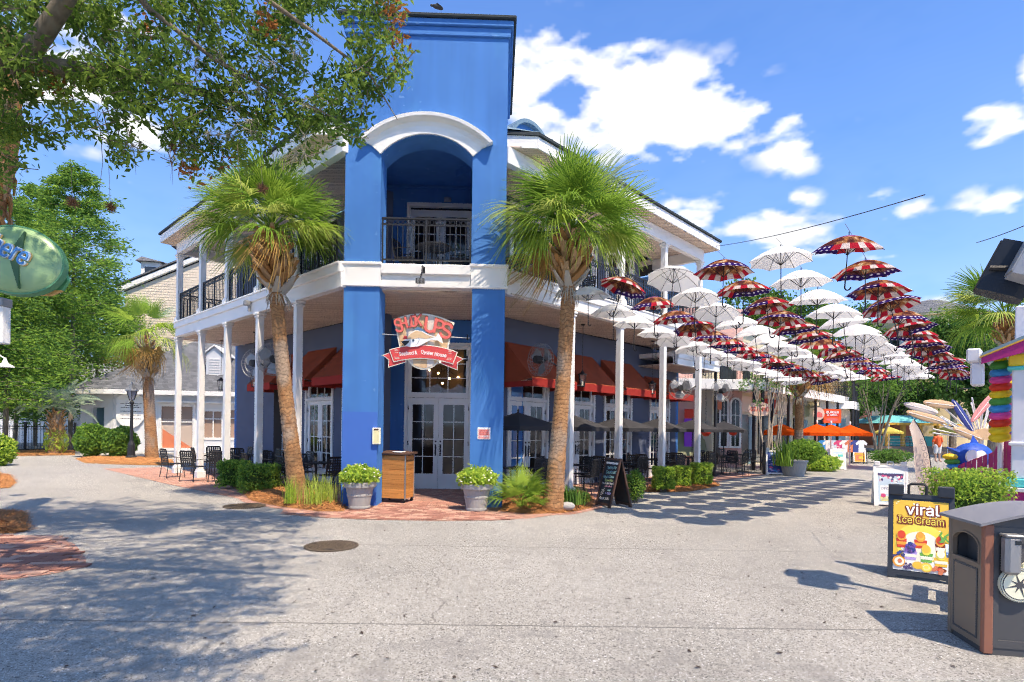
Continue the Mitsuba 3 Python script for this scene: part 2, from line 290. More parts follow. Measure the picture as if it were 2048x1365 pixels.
# ================================================================ ground
def sheet(poly, z, step=None):
    m = trimesh.creation.extrude_polygon(poly, .01, engine='earcut'); V = np.array(m.vertices); F = np.array(m.faces)
    top = (V[F][:, :, 2] > .005).all(1); V[:, 2] = z
    return (V, F[top])
def pxpoly(pts, z=0.0): return Polygon([tuple(G(u, v, z)[:2]) for u, v in pts])
def wpoly(pts): return Polygon([tuple(W(x, y)[:2]) for x, y in pts])
g = 450.0
one('street', (np.array([[-g, -g, 0], [g, -g, 0], [g, g, 0], [-g, g, 0.0]]), np.array([[0, 1, 2], [0, 2, 3]])), 'street_mat', 'grey speckled exposed aggregate street', 'street', kind='structure')
def smooth_poly(p, r=.35): return p.buffer(r).buffer(-2 * r).buffer(r)
def fpts(F, pts): return [tuple(fw(F, x, y)[:2]) for x, y in pts]
gal = unary_union([Polygon(fpts(FL, [(-.6, -.9), (12.6, -.9), (12.6, 2.4), (-.6, 2.4)])), Polygon(fpts(FR, [(-.6, -.55), (14.5, -.55), (14.5, 2.2), (-.6, 2.2)])),
    wpoly([(-2.6, -1.2), (-1.6, -1.62), (-.6, -1.78), (.6, -1.84), (1.6, -1.72), (2.3, -1.45), (2.9, -.9), (3.2, 1.5), (2.6, 3.6), (-2.6, 3.6), (-3.3, 1.5)])])
bedL = pxpoly([(452, 962), (505, 1003), (560, 1014), (640, 1024), (690, 1024), (684, 1010), (640, 985), (560, 972), (490, 955)])
bedR = pxpoly([(1003, 1024), (1060, 1029), (1130, 1027), (1182, 1017), (1190, 1000), (1160, 985), (1100, 980), (1004, 985)])
curb = unary_union([smooth_poly(bedL).buffer(.22), smooth_poly(bedR).buffer(.22)])
terr = pxpoly([(205, 938), (330, 935), (350, 960), (470, 975), (520, 1008), (440, 990), (330, 968)])
paved = unary_union([gal, curb, terr]); paved = max(getattr(paved, 'geoms', [paved]), key=lambda q: q.area)
one('brick_paving', sheet(paved, .006), 'pave_mat', 'red brick paving under the galleries of the blue restaurant', 'brick paving', kind='structure')
# the bricks one can tell apart: apron before the entrance, the nearest 300 singly
apron = wpoly([(-2.6, -1.15), (-1.6, -1.62), (-.6, -1.78), (.6, -1.84), (1.6, -1.72), (2.3, -1.42), (1.4, -1.0), (1.1, .9), (-1.1, .9), (-1.4, -1.0)])
bk = [ply(box(-.096, .096, -.046, .046, .004, .016 + .002 * k, .004), m) for k, m in enumerate(('brick_b', 'brick_c', 'brick_d'))]
spots = []
for j in range(-20, 12):
    for i in range(-16, 15):
        x, y = i * .2 + (.1 if j % 2 else 0), j * .1
        p = W(x, y)
        if apron.buffer(-.03).contains(Point(p[0], p[1])): spots.append((y, x, p))
spots.sort(key=lambda s: s[0]); rest = []
for n_, (y, x, p) in enumerate(spots):
    M_ = TR(p + [0, 0, .001 * rng.random()], math.atan2(dF[1], dF[0]) + rng.normal(0, .02))
    if n_ < 300: partp('brick_paving', 'brick', bk[int(rng.integers(3))], M_)
    else: rest.append(xf(box(-.096, .096, -.046, .046, .004, .017), M_))
if rest: part('brick_paving', 'brick_field', cat(rest), 'brick_b', kind='stuff')
pad = pxpoly([(-90, 1072), (110, 1072), (150, 1090), (172, 1118), (172, 1135), (100, 1150), (-90, 1175)])
one('brick_path', sheet(pad, .006), 'pave_mat', 'patch of weathered red pavers at the left edge of the street', 'brick path', kind='structure')
c0 = G(60, 1120); th = .18
for j in range(-12, 12):
    for i in range(-8, 8):
        p = c0 + np.array([(i + .5 * (j % 2)) * .3 * math.cos(th) - j * .15 * math.sin(th), (i + .5 * (j % 2)) * .3 * math.sin(th) + j * .15 * math.cos(th), 0])
        if pad.buffer(-.07).contains(Point(p[0], p[1])):
            partp('brick_path', 'brick', bk[int(rng.integers(3))], TR(p + [0, 0, .002 * rng.random()], th + rng.normal(0, .015)) @ np.diag([1.5, 1.5, 1.2, 1]))
def bed(name, poly, h, nst, label, seed, up=.0):
    r = np.random.default_rng(seed); poly = smooth_poly(poly, .12); b = poly.bounds
    st = max(.08, math.sqrt(poly.area / 1500)); pts = []
    for x in np.arange(b[0], b[2], st):
        for y in np.arange(b[1], b[3], st):
            if poly.buffer(-st * .4).contains(Point(x, y)): pts.append((x, y))
    L = poly.exterior.length
    pts += [poly.exterior.interpolate(t).coords[0] for t in np.arange(0, L, st)]
    P = np.array(pts); tri = __import__('scipy.spatial').spatial.Delaunay(P).simplices
    tri = np.array([t for t in tri if poly.buffer(.01).contains(Point(*P[t].mean(0)))])
    def hz(q):
        d = np.array([poly.exterior.distance(Point(*a)) if poly.contains(Point(*a)) else 0 for a in q])
        return h * np.clip(d / .6, 0, 1) ** .7 + .05 * meshkit.fbm(np.c_[q * 4, q[:, 0] * 0], 3, seed) * np.clip(d / .2, 0, 1) + .008
    V = np.c_[P, hz(P)]; F = tri.copy()
    nz = np.cross(V[F[:, 1]] - V[F[:, 0]], V[F[:, 2]] - V[F[:, 0]])[:, 2]; F[nz < 0] = F[nz < 0][:, ::-1]
    k = thing(name, label, 'mulch bed', kind='structure'); put(k, (V, F), 'mulch_mat', smooth=True)
    for mname, m_ in (('straw_a', 0), ('straw_b', 1)):
        n = nst; q = []
        while len(q) < n:
            a = np.c_[r.uniform(b[0], b[2], n), r.uniform(b[1], b[3], n)]; q += [x for x in a if poly.buffer(.04).contains(Point(*x))]
        q = np.array(q[:n]); z = hz(q) + r.uniform(.0, .02, n); an = r.uniform(0, math.pi, n); l = r.uniform(.05, .13, n)
        d = np.c_[np.cos(an), np.sin(an), r.normal(0, .22, n)] * l[:, None]; s = np.c_[-np.sin(an), np.cos(an), an * 0] * .004
        c = np.c_[q, z + .006]
        V = np.stack([c - d - s, c - d + s, c + d + s, c + d - s], 1).reshape(-1, 3); i = np.arange(n)[:, None] * 4
        part(k, 'pine_straw', (V, np.vstack([i + [0, 1, 2], i + [0, 2, 3]])), mname, kind='stuff')
bed('mulch_bed', bedL, .12, 2600, 'orange pine straw bed around the left palm by the blue tower', 1)
bed('mulch_bed', bedR, .13, 2600, 'orange pine straw bed around the right palm by the blue tower', 2)
bed('mulch_bed', pxpoly([(1288, 985), (1380, 984), (1440, 972), (1432, 965), (1300, 972)]), .05, 1200, 'narrow pine straw bed under the clipped hedges on the right', 3)
bed('mulch_bed', pxpoly([(-90, 1022), (48, 1026), (55, 1060), (50, 1066), (-90, 1072)]), .04, 1500, 'pine straw bed at the left edge beside the pavers', 4)
bed('mulch_bed', pxpoly([(-90, 945), (20, 950), (32, 965), (20, 977), (-90, 980)]), .05, 900, 'small pine straw bed at the left edge beyond the pavers', 5)
bed('mulch_bed', pxpoly([(150, 918), (225, 912), (345, 920), (350, 932), (240, 930), (170, 927)]), .06, 900, 'pine straw bed along the grey shop wall on the left', 6)
bed('mulch_bed', pxpoly([(-60, 905), (150, 900), (150, 911), (-60, 914)]), .06, 500, 'pine straw bed under the iron fence at far left', 7)
def manhole(u, v, r, label):
    p = G(u, v, .004); k = thing('manhole_cover', label, 'manhole cover'); M_ = TR(p)
    part(k, 'frame', lathe([(r, 0), (r, .014), (r - .035, .016), (r - .04, .006)], 40), 'iron', M_)
    part(k, 'lid', lathe([(0, .010), (r - .045, .010), (r - .045, 0)], 40), 'iron', M_)
    q = [box(x - .018, x + .018, y - .018, y + .018, .009, .017) for x in np.arange(-r, r, .06) for y in np.arange(-r, r, .06) if math.hypot(x, y) < r - .075]
    part(k, 'tread', cat(q), 'iron', M_, kind='stuff')
manhole(663, 1093, .38, 'round rusty manhole cover in the middle of the street'); manhole(489, 1013, .42, 'flat round manhole cover beside the left mulch bed')

# ================================================================ the blue restaurant
R_ = thing('restaurant_building', 'two storey blue restaurant with corner tower, white galleries and red awnings', 'building')
def bp(name, mesh, m, F=None, smooth=False, **k): return part(R_, name, mesh, m, F, smooth, **k)
def arc(cx, cz, r, a0, a1, n=24): return [(cx + r * math.cos(a), cz + r * math.sin(a)) for a in np.linspace(a0, a1, n)]
AR, AC = 1.295, 6.795; aa = math.acos(.99 / AR)
arch = [(-.98, 5.28)] + [(-.98, 7.63)] + arc(.01, AC, AR, math.pi - aa, aa)[1:-1] + [(1.0, 7.63), (1.0, 5.28)]
face = Polygon([(-1.75, 0), (-1.75, 10.45), (1.75, 10.45), (1.75, 0), (1.03, 0), (1.03, 4.78), (1.03, 5.28), (1.0, 5.28)] + arch[::-1][1:-1] + [(-.98, 5.28), (-.98, 5.28), (-.98, 0)]).buffer(0)
face = sbox(-1.75, 0, 1.75, 10.45).difference(sbox(-.98, -1, 1.03, 5.28)).difference(Polygon(arch).buffer(.001))
bp('tower_wall', wallprism(face, 0, .65), 'blue_mat', FT)
bp('tower_wall', cat([box(-1.75, -1.6, .652, 3.5, 5.2, 10.45), box(1.6, 1.75, .652, 3.5, 5.2, 10.45), box(-1.6, 1.6, 3.35, 3.5, 8.6, 10.45), box(-1.6, 1.6, .66, 3.35, 10.2, 10.4), box(-1.6, 1.6, .652, 3.4, 8.45, 8.55)]), 'blue_mat', FT)
bp('painted_patch', box(-1.74, -.985, -.004, 0, .02, 2.05), 'blue_patch', FT)
bp('cornice', cat([box(-1.86, 1.86, -.11, 3.6, 10.44, 10.58, .015), box(-1.80, 1.80, -.05, 3.55, 10.25, 10.44, .012)]), 'blue_mat', FT)
bp('parapet_cap', box(-1.92, 1.92, -.17, 3.66, 10.58, 10.66, .02), 'roof_dark', FT)
bp('rear_tower_wall', box(-1.745, 1.745, 3.5, 3.6, 8.4, 10.45), 'blue_mat', FT)
# flared arched hood
def arc3(top, ex, ez, y, n=29):
    h = top - ez; r = (ex * ex + h * h) / (2 * h); a = math.asin(min(1, ex / r))
    return np.array([[.01 + r * math.sin(t), y, top - r + r * math.cos(t)] for t in np.linspace(-a, a, n)])
def loft(rings):
    k, n = len(rings), len(rings[0]); V = np.vstack(rings); i, j = np.meshgrid(np.arange(k), np.arange(n - 1), indexing='ij'); i2 = (i + 1) % k
    F = np.vstack([np.stack([i * n + j, i2 * n + j, i2 * n + j + 1], -1).reshape(-1, 3), np.stack([i * n + j, i2 * n + j + 1, i * n + j + 1], -1).reshape(-1, 3)])
    c0 = [[0, a, a + 1] for a in range(1, k - 1)]
    F = np.vstack([F, np.array([[a * n for a in t] for t in c0]), np.array([[a * n + n - 1 for a in t[::-1]] for t in c0])])
    return (V, F)
bp('arch_trim', loft([arc3(8.11, 1.0, 7.645, 0), arc3(8.11, 1.0, 7.645, -.05), arc3(8.27, 1.20, 7.83, -.05), arc3(8.27, 1.20, 7.83, 0)]), 'white_mat', FT)
bp('arch_hood', loft([arc3(8.272, 1.202, 7.832, 0), arc3(8.272, 1.202, 7.832, -.045), arc3(8.36, 1.29, 7.86, -.07), arc3(8.43, 1.36, 7.87, -.20), arc3(8.50, 1.43, 7.90, -.21), arc3(8.52, 1.43, 7.93, 0)]), 'white_mat', FT)
# white band round the tower
for x0, x1 in ((-1.79, -.95), (1.0, 1.79)):
    bp('belt_course', box(x0, x1, -.04, .69, 4.79, 5.26), 'white_mat', FT)
    bp('belt_moulding', cat([box(x0 - .03, x1 + .03, -.075, .72, 5.235, 5.30, .012), box(x0 - .02, x1 + .02, -.06, .70, 4.77, 4.82, .01)]), 'white_mat', FT)
bp('balcony_edge', cat([box(-.946, .996, -.07, .3, 5.05, 5.27, .012), box(-.945, .995, .0, .3, 4.78, 5.05, .006)]), 'white_mat', FT)
bp('balcony_floor', box(-1.6, 1.6, .3, 3.5, 5.1, 5.26), 'white_mat', FT)
# porch ceiling between tower and wings
def plank_ceiling(poly, z, t=.03): return prism(poly, t, z)
ceil = Polygon([(-2.15, 3.5), (2.3, 3.5)] + [(9.0, 9.9), (10.0, 8.5)] + [(1.9, .35), (.99, .3), (-.94, .3), (-1.9, .1)] + [(-10.0, 8.1), (-8.4, 9.75)])
bp('porch_ceiling', xf(plank_ceiling(ceil, 4.75), FT), 'soffit_mat')
# --- doors
def door_leaf(w, h, rows=4, cols=2, g0=.41, g1=2.36, st=.13):
    f = sbox(0, 0, w, h).difference(sbox(st, g0, w - st, g1)); q = [wallprism(f, -.02, .025)]
    for c in range(1, cols): q.append(box(st + (w - 2 * st) * c / cols - .012, st + (w - 2 * st) * c / cols + .012, -.012, .015, g0, g1))
    for r in range(1, rows): q.append(box(st, w - st, -.0115, .0145, g0 + (g1 - g0) * r / rows - .012, g0 + (g1 - g0) * r / rows + .012))
    panes = [((st + (w - 2 * st) * c / cols, st + (w - 2 * st) * (c + 1) / cols), (g0 + (g1 - g0) * r / rows, g0 + (g1 - g0) * (r + 1) / rows)) for c in range(cols) for r in range(rows)]
    return cat(q), panes
def flat_pane(x0, x1, z0, z1, y=.003): return (np.array([[x0, y, z0], [x1, y, z0], [x1, y, z1], [x0, y, z1]]), np.array([[0, 1, 2], [0, 2, 3]]))
def handle_mesh(x, z=1.1): return cat([tube([(x, -.03, z - .13), (x, -.075, z - .11), (x, -.085, z), (x, -.075, z + .11), (x, -.03, z + .13)], .011, 6), box(x - .02, x + .02, -.03, -.02, z - .16, z + .16), tube([(x, -.02, z + .24), (x, -.045, z + .24)], .025, 10)])
def french_door(F, s0, s1, y, z0=0.0, h=2.5, tr=None, wood='door_white', single_pane=False, tcols=3, trows=1, gl=(.41, 2.36)):
    """two leaves between s0 and s1 in the wall plane at depth y, with an optional transom tr=(z0, z1)"""
    top = tr[1] + .08 if tr else h + .08
    B0 = F @ TR((s0, y, z0))
    w = s1 - s0; fr = [box(-.09, 0, -.06, .1, 0, top, .008), box(w, w + .09, -.06, .1, 0, top, .008), box(-.088, w + .088, -.058, .098, top, top + .1, .008)]
    if tr: fr.append(box(0, w, -.05, .08, h + .005, tr[0] + .02))
    bp('door_frame', cat(fr), wood, B0)
    half = w / 2
    for k in range(2):
        M_ = B0 @ TR((k * half + .004, .03, .01)); lm, panes = door_leaf(half - .008, h - .015, g0=gl[0], g1=gl[1])
        dk = bp('door', lm, wood, M_)
        if single_pane: panes = [((.13, half - .138), gl)]
        for (a, b), (c, d) in panes: part(dk, 'pane', flat_pane(a, b, c, d), 'glass_mat', M_)
        hx = half - .075 if k == 0 else .06
        part(dk, 'handle', handle_mesh(hx, (gl[0] + gl[1]) / 2 - .3), 'black_metal', M_)
        hg = [box(.0 if k == 0 else half - .03, .025 if k == 0 else half - .008, -.035, -.019, z - .06, z + .06) for z in (.25, h / 2, h - .3)]
        part(dk, 'hinge', cat(hg), 'black_metal', M_)
    if tr:
        M_ = B0 @ TR((0, .03, 0)); t0, t1 = tr
        f = sbox(0, t0, w, t1 + .08).difference(sbox(.10, t0 + .06, w - .10, t1)); q = [wallprism(f, -.02, .025)]
        for c in range(1, tcols): q.append(box(.10 + (w - .2) * c / tcols - .012, .10 + (w - .2) * c / tcols + .012, -.012, .015, t0 + .06, t1))
        for r in range(1, trows): q.append(box(.10, w - .10, -.0115, .0145, t0 + .06 + (t1 - t0 - .06) * r / trows - .012, t0 + .06 + (t1 - t0 - .06) * r / trows + .012))
        tk = bp('transom', cat(q), wood, M_)
        for c in range(tcols):
            for r in range(trows): part(tk, 'pane', flat_pane(.1 + (w - .2) * c / tcols, .1 + (w - .2) * (c + 1) / tcols, t0 + .06 + (t1 - t0 - .06) * r / trows, t0 + .06 + (t1 - t0 - .06) * (r + 1) / trows), 'glass_mat', M_)
# --- entrance wall
ew = sbox(-2.14, 0, 2.34, 4.745).difference(sbox(-.99, -1, .93, 4.02))
bp('entrance_wall', wallprism(ew, 3.55, 3.75), 'blue_mat', FT)
french_door(FT, -.89, .83, 3.57, 0, 2.56, (2.65, 3.93), 'door_grey', tcols=3, trows=3, gl=(.42, 2.36))
ew2 = sbox(-2.14, 5.26, 2.34, 8.4).difference(sbox(-.98, 5.2, .92, 7.94))
bp('upper_entrance_wall', wallprism(ew2, 3.55, 3.75), 'blue_mat', FT)
french_door(FT, -.89, .83, 3.57, 5.27, 2.56, None, 'door_grey', gl=(.42, 2.36))
# --- railings
def railing(F, s0, s1, z0, y=0.0, circ=True, posts=True, name='railing'):
    q = [box(s0, s1, y - .02, y + .02, z0 + .96, z0 + 1.0, .006), box(s0, s1, y - .012, y + .012, z0 + .83, z0 + .855), box(s0, s1, y - .012, y + .012, z0 + .07, z0 + .10)]
    n = max(2, int(round((s1 - s0) / .115))); xs = np.linspace(s0, s1, n + 1)
    k = bp(name, xf(cat(q + ([box(s0, s0 + .03, y - .015, y + .015, z0, z0 + .96), box(s1 - .03, s1, y - .015, y + .015, z0, z0 + .96), box((s0 + s1) / 2 - .018, (s0 + s1) / 2 + .018, y - .018, y + .018, z0 - .02, z0 + .96)] if posts else [])), F), 'black_metal')
    part(k, 'balusters', cat([box(x - .008, x + .008, y - .008, y + .008, z0 + .1, z0 + .83) for x in xs[1:-1]]), 'black_metal', F, kind='stuff')
    if circ:
        rg = [xf(wallprism(ring(0, 0, .05, .012, 5), -.008, .008), TR((x, y, z0 + .908))) for x in (xs[:-1] + xs[1:]) / 2]
        part(k, 'ring_frieze', cat(rg), 'black_metal', F, kind='stuff')
railing(FT, -.94, .99, 5.28, -.02)
# --- wings
def wing(F, cols, end, wdep, doors, wend, awn, lowend, hip=1):
    FW_ = F
    zb, zf = 4.75, 5.28
    a = .04
    bp('gallery_beam', box(a, end, -.02, .16, zb - .01, 5.06, .008), 'white_mat', F)
    bp('gallery_edge', cat([box(a, end + .03, -.07, .18, 5.06, 5.24, .01), box(a, end + .05, -.095, .19, 5.235, 5.285, .01)]), 'white_mat', F)
    bp('gallery_floor', box(a, end, .19, wdep + .1, 5.0, 5.26), 'white_mat', F)
    bp('gallery_beam', cat([box(end - .16, end - .01, .17, wdep, zb - .01, 5.0), box(end - .2, end + .03, .19, wdep, 5.01, 5.27)]), 'white_mat', F)
    cw = .085
    for c in cols:
        for z0, z1, bs in ((0, zb, .22), (zf, 7.66, .14)):
            q = [box(c - cw, c + cw, .07 - cw, .07 + cw, z0 + .02, z1 - .01, .01), box(c - cw - .05, c + cw + .05, .02 - cw, .12 + cw, z0, z0 + bs, .012), box(c - cw - .025, c + cw + .025, .045 - cw, .095 + cw, z0 + bs, z0 + bs + .04, .01),
                 box(c - cw - .03, c + cw + .03, .04 - cw, .10 + cw, z1 - .14, z1 - .1, .008), box(c - cw - .045, c + cw + .045, .025 - cw, .115 + cw, z1 - .07, z1 - .012, .01)]
            bp('column', cat(q), 'white_mat', F)
    xs = [.35] + list(cols)
    for k in range(len(xs) - 1): railing(F, xs[k] + (.11 if k else 0), xs[k + 1] - .11, zf, .06)
    c = cols[-1]
    railing(F @ np.array([[0, -1, 0, c], [1, 0, 0, 0], [0, 0, 1, 0], [0, 0, 0, 1.0]]), .2, wdep - .1, zf, 0.0)
    # roof edge
    bp('roof_beam', cat([box(.03, end, -.02, .16, 7.66, 8.04, .008), box(end - .17, end - .01, .17, wdep, 7.67, 8.03)]), 'white_mat', F)
    e2 = end + .40
    st = .58
    bp('fascia', cat([box(st, e2, -.42, -.38, 8.05, 8.32, .006), box(e2 - .04, e2, -.378, wdep + 1, 8.052, 8.32)]), 'white_mat', F)
    bp('soffit', prism([(st, -.38), (e2 - .04, -.38), (e2 - .04, wdep + 1), (end - .2, wdep + 1), (end - .2, wdep), (wdep, wdep - .02), (.05, .03)], .03, 8.045), 'soffit_mat', F)
    bp('gutter', cat([box(st, e2 + .05, -.47, -.42, 8.322, 8.40, .012), box(e2, e2 + .05, -.42, wdep + 1, 8.322, 8.398)]), 'roof_dark', F)
    hz = 8.40; rp = 3.2
    V = np.array([[st, -.46, hz], [e2 + .04, -.46, hz], [e2 - rp, rp - .4, hz + rp * .36], [rp - .4, rp - .4, hz + rp * .36], [e2 + .04, rp + 3, hz], [e2 - rp, rp + 3, hz + rp * .36], [.0, .0, hz + .02], [.05, .05, hz + .1]])
    bp('roof', (V, np.array([[0, 1, 2], [0, 2, 3], [1, 4, 5], [1, 5, 2], [0, 3, 7], [0, 7, 6]])), 'roof_metal', F)
    bp('fascia', prism(LineString([(st, -.40), (.02, .13)]).buffer(.02, cap_style=2), .27, 8.05), 'white_mat', F)
    bp('gutter', prism(LineString([(st, -.445), (.0, .09)]).buffer(.025, cap_style=2), .077, 8.322), 'roof_dark', F)
    seams = []
    for s in np.arange(st, e2 - .3, .45):
        t = min(rp - .4, e2 - s - .4); d_ = (t + .46)
        seams.append(tube([(s, -.46, hz + .012), (s, t, hz + d_ * .36 + .012)], .012, 4))
    bp('roof_seams', cat(seams), 'roof_metal', F)
    # walls
    w0 = -.1
    for z0, z1, dz in ((0, 4.745, 0), (5.262, 8.04, 5.27)):
        we = lowend if z0 == 0 else wend
        p = sbox(w0 + 1.9, z0, we, z1)
        for d0, d1 in doors: 
            if d1 < we: p = p.difference(sbox(d0 - .09, z0 - 1, d1 + .09, dz + (3.12 if z0 == 0 else 2.66)))
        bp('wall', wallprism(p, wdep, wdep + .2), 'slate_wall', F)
    for d0, d1 in doors:
        french_door(F, d0, d1, wdep + .02, 0, 2.5, (2.56, 2.95), 'door_white')
        if d1 < wend: french_door(F, d0, d1, wdep + .02, 5.27, 2.5, None, 'door_white', single_pane=False)
    for a0, a1, zt in awn:
        yw, yf = wdep - .004, wdep - 1.0
        prof = [(yw, zt), (yf, 3.06), (yf, 2.84)]
        na, nb = 15, 7; V = []; F = []
        for i in range(na):
            for j in range(nb):
                u_, t_ = i / (na - 1), j / (nb - 1); sg_ = math.sin(math.pi * t_) * (.018 + .014 * math.cos(u_ * 6 * math.pi)) + .012 * (meshkit.noise(np.array([u_ * 7 + a0, t_ * 3, 2.0])) - .5)
                V.append((a0 + (a1 - a0) * u_, yw + (yf - yw) * t_, zt + (3.06 - zt) * t_ - sg_))
        for i in range(na - 1):
            for j in range(nb - 1): q = i * nb + j; F += [[q, q + 1, q + nb + 1], [q, q + nb + 1, q + nb]]
        b_ = len(V); V += [(a0, yw, 2.9), (a1, yw, 2.9)]
        F += [[0, b_, nb - 1], [(na - 1) * nb, na * nb - 1, b_ + 1]]
        k = bp('awning', (np.array(V), np.array(F)), 'awning_mat', FW_)
        part(k, 'valance', cat([box(a0, a1, yf - .006, yf, 2.84, 3.06), box(a0 - .006, a0, yf, yw, 2.84, 2.99), box(a1, a1 + .006, yf, yw, 2.84, 2.99)]), 'valance_mat', FW_)
        part(k, 'frame', cat([rod((a, yf + .012, 3.045), (a, yw, 3.045), .012) for a in (a0 + .02, a1 - .02)] + [rod((a0, yf + .015, 3.04), (a1, yf + .015, 3.04), .012)]), 'steel_dull', FW_)
wing(FL, [2.16, 4.37, 6.62, 8.82, 11.1], 11.2, 2.3, [(2.3, 3.82), (4.52, 6.08), (6.75, 8.29)], 11.87, [(2.15, 3.85, 4.08), (4.30, 6.02, 4.08), (6.55, 8.27, 4.08)], 11.87)
wing(FR, [2.5, 4.79, 7.28, 9.78], 9.9, 1.9, [(2.18, 3.75), (4.5, 6.1), (6.79, 8.35), (9.75, 11.1)], 8.85, [(1.98, 3.9, 4.08), (4.26, 6.02, 4.06), (6.5, 8.34, 4.04), (9.25, 11.15, 3.7)], 11.8)
# lower gallery beyond the end of the right wing
bp('gallery_beam', box(8.9, 12.3, .40, .58, 4.0, 4.22, .008), 'white_mat', FR)
bp('gallery_edge', cat([box(8.9, 12.33, .36, .60, 4.22, 4.44, .01), box(8.9, 12.36, .33, .61, 4.43, 4.48, .01), box(12.1, 12.3, .6, 1.9, 4.0, 4.47)]), 'white_mat', FR)
bp('porch_ceiling', box(8.86, 12.1, .58, 1.9, 4.02, 4.05), 'soffit_mat', FR)
bp('gallery_floor', box(8.9, 12.1, .6, 1.9, 4.3, 4.45), 'white_mat', FR)
railing(FR, 9.95, 12.25, 4.47, .5)
bp('post', cat([box(12.12, 12.2, .45, .53, 0, 4.0, .005), box(12.08, 12.24, .41, .57, 0, .15, .005)]), 'black_metal', FR)
# closing walls behind, so that the rooms are dark
rear = [(FL, 11.87, 2.3), (FL, 11.87, 9.0), (FR, 11.8, 9.0), (FR, 11.8, 1.9)]
P4 = [fw(*a)[:2] for a in rear]
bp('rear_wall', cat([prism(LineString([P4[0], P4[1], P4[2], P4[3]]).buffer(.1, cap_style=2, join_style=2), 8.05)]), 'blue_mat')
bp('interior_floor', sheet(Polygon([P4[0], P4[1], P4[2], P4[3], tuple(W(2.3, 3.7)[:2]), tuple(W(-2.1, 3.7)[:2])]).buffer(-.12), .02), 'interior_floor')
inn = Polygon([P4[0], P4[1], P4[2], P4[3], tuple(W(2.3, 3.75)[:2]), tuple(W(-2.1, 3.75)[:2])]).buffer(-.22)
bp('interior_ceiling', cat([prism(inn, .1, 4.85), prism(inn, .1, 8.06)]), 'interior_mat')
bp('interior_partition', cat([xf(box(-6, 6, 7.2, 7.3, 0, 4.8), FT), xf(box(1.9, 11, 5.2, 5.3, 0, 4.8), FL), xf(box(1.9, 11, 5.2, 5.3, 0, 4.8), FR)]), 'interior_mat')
# dormers on the right roof
for s0, s1 in ((.62, 1.98), (2.95, 4.1)):
    d0 = .55; zb_ = 8.40 + (d0 + .46) * .36 - .50; w = s1 - s0; hh = .85
    pr = [(0, 0), (w, 0), (w, hh * .55)] + arc(w / 2, hh * .55 - .12, math.hypot(w / 2, .12), math.asin(.12 / math.hypot(w / 2, .12)), math.pi - math.asin(.12 / math.hypot(w / 2, .12)), 16)[1:-1] + [(0, hh * .55)]
    pr = [(x, z * (1 if z < .6 else .92)) for x, z in pr]
    k = bp('dormer', xf(wallprism(Polygon(pr), 0, 1.9), TR((s0, d0, zb_))), 'blue_mat', FR)
    up = [q for q in pr if q[1] >= hh * .5]; up = sorted(up, key=lambda q: q[0])
    rim = LineString([(-.08, hh * .5)] + up + [(w + .08, hh * .5)]).buffer(.045, cap_style=2)
    part(k, 'roof', xf(wallprism(rim, -.14, 1.9), TR((s0, d0, zb_))), 'roof_metal', FR)
    part(k, 'trim', xf(cat([box(0, w, -.05, .0, hh * .5, hh * .56), box(-.01, .08, -.03, 0, 0, hh * .5), box(w - .08, w + .01, -.03, 0, 0, hh * .5)]), TR((s0, d0, zb_))), 'blue_patch', FR)
# light, goose-neck lamp, menu box, notice
def wall_thing(name, label, cat_, F, p, parts, group=None):
    k = thing(name, label, cat_, group)
    for n, m, mt in parts: part(k, n, m, mt, F @ TR(p))
    return k
wall_thing('sign_lamp', 'small dark gooseneck lamp on the white balcony edge above the hanging sign', 'lamp', FT, (-.02, -.07, 5.12), [('arm', tube([(0, 0, 0), (0, -.08, .06), (0, -.2, .05), (0, -.27, -.1), (-.03, -.3, -.25)], .016, 6), 'black_metal'), ('head', box(-.13, .07, -.36, -.26, -.35, -.24, .02), 'lamp_black'), ('bracket', box(-.03, .03, -.02, 0, -.05, .08), 'black_metal'), ('guard', cat([box(x, x + .012, -.37, -.355, -.36, -.25) for x in np.arange(-.12, .07, .03)]), 'steel_dull')])
wall_thing('menu_box', 'cream menu box on the inner edge of the left tower pillar', 'menu box', FT, (-.99, -.015, 1.35), [('case', box(-.09, .085, -.06, .014, 0, .36, .01), 'sign_cream'), ('paper', box(-.06, .06, -.066, -.06, .03, .30), 'paper_yellow'), ('clip', box(-.05, .05, -.068, -.06, .305, .34), 'wood_dark')])
k = wall_thing('notice_sign', 'small red and white notice on the right tower pillar', 'sign', FT, (1.33, -.012, 1.62), [('plate', box(-.14, .14, -.004, .01, -.13, .13, .003), 'print_white'), ('panel', box(-.12, .12, -.007, -.004, -.115, .09), 'sign_pink')])
for i, (s, z) in enumerate((('NOTICE', .045), ('NO OUTSIDE', .005), ('FOOD OR DRINK', -.035), ('PLEASE', -.075))):
    part(k, 'lettering', xf(xf(text(s, .026, .002, width=.2 if i else .16), UPR), TR((1.33, -.0195, 1.62 + z))), 'print_red' if i < 3 else 'print_white', FT)
wall_thing('porch_lamp', 'dark wall lantern in the shade left of the entrance doors', 'lamp', FT, (-1.5, 3.5, 2.35), [('cage', cat([box(-.08, .08, -.2, -.05, 0, .02), box(-.08, .08, -.2, -.05, .3, .33)] + [box(x, x + .012, y, y + .012, 0, .3) for x in (-.08, .068) for y in (-.2, -.06)]), 'black_metal'), ('globe', ell((0, -.125, .15), (.05, .05, .1)), 'vinyl'), ('cap', lathe([(.13, .33), (.06, .42), (0, .46)], 12, (0, -.125, 0)), 'black_metal'), ('arm', tube([(0, .04, .1), (0, -.02, .5), (0, -.1, .5), (0, -.125, .45)], .012), 'black_metal')])
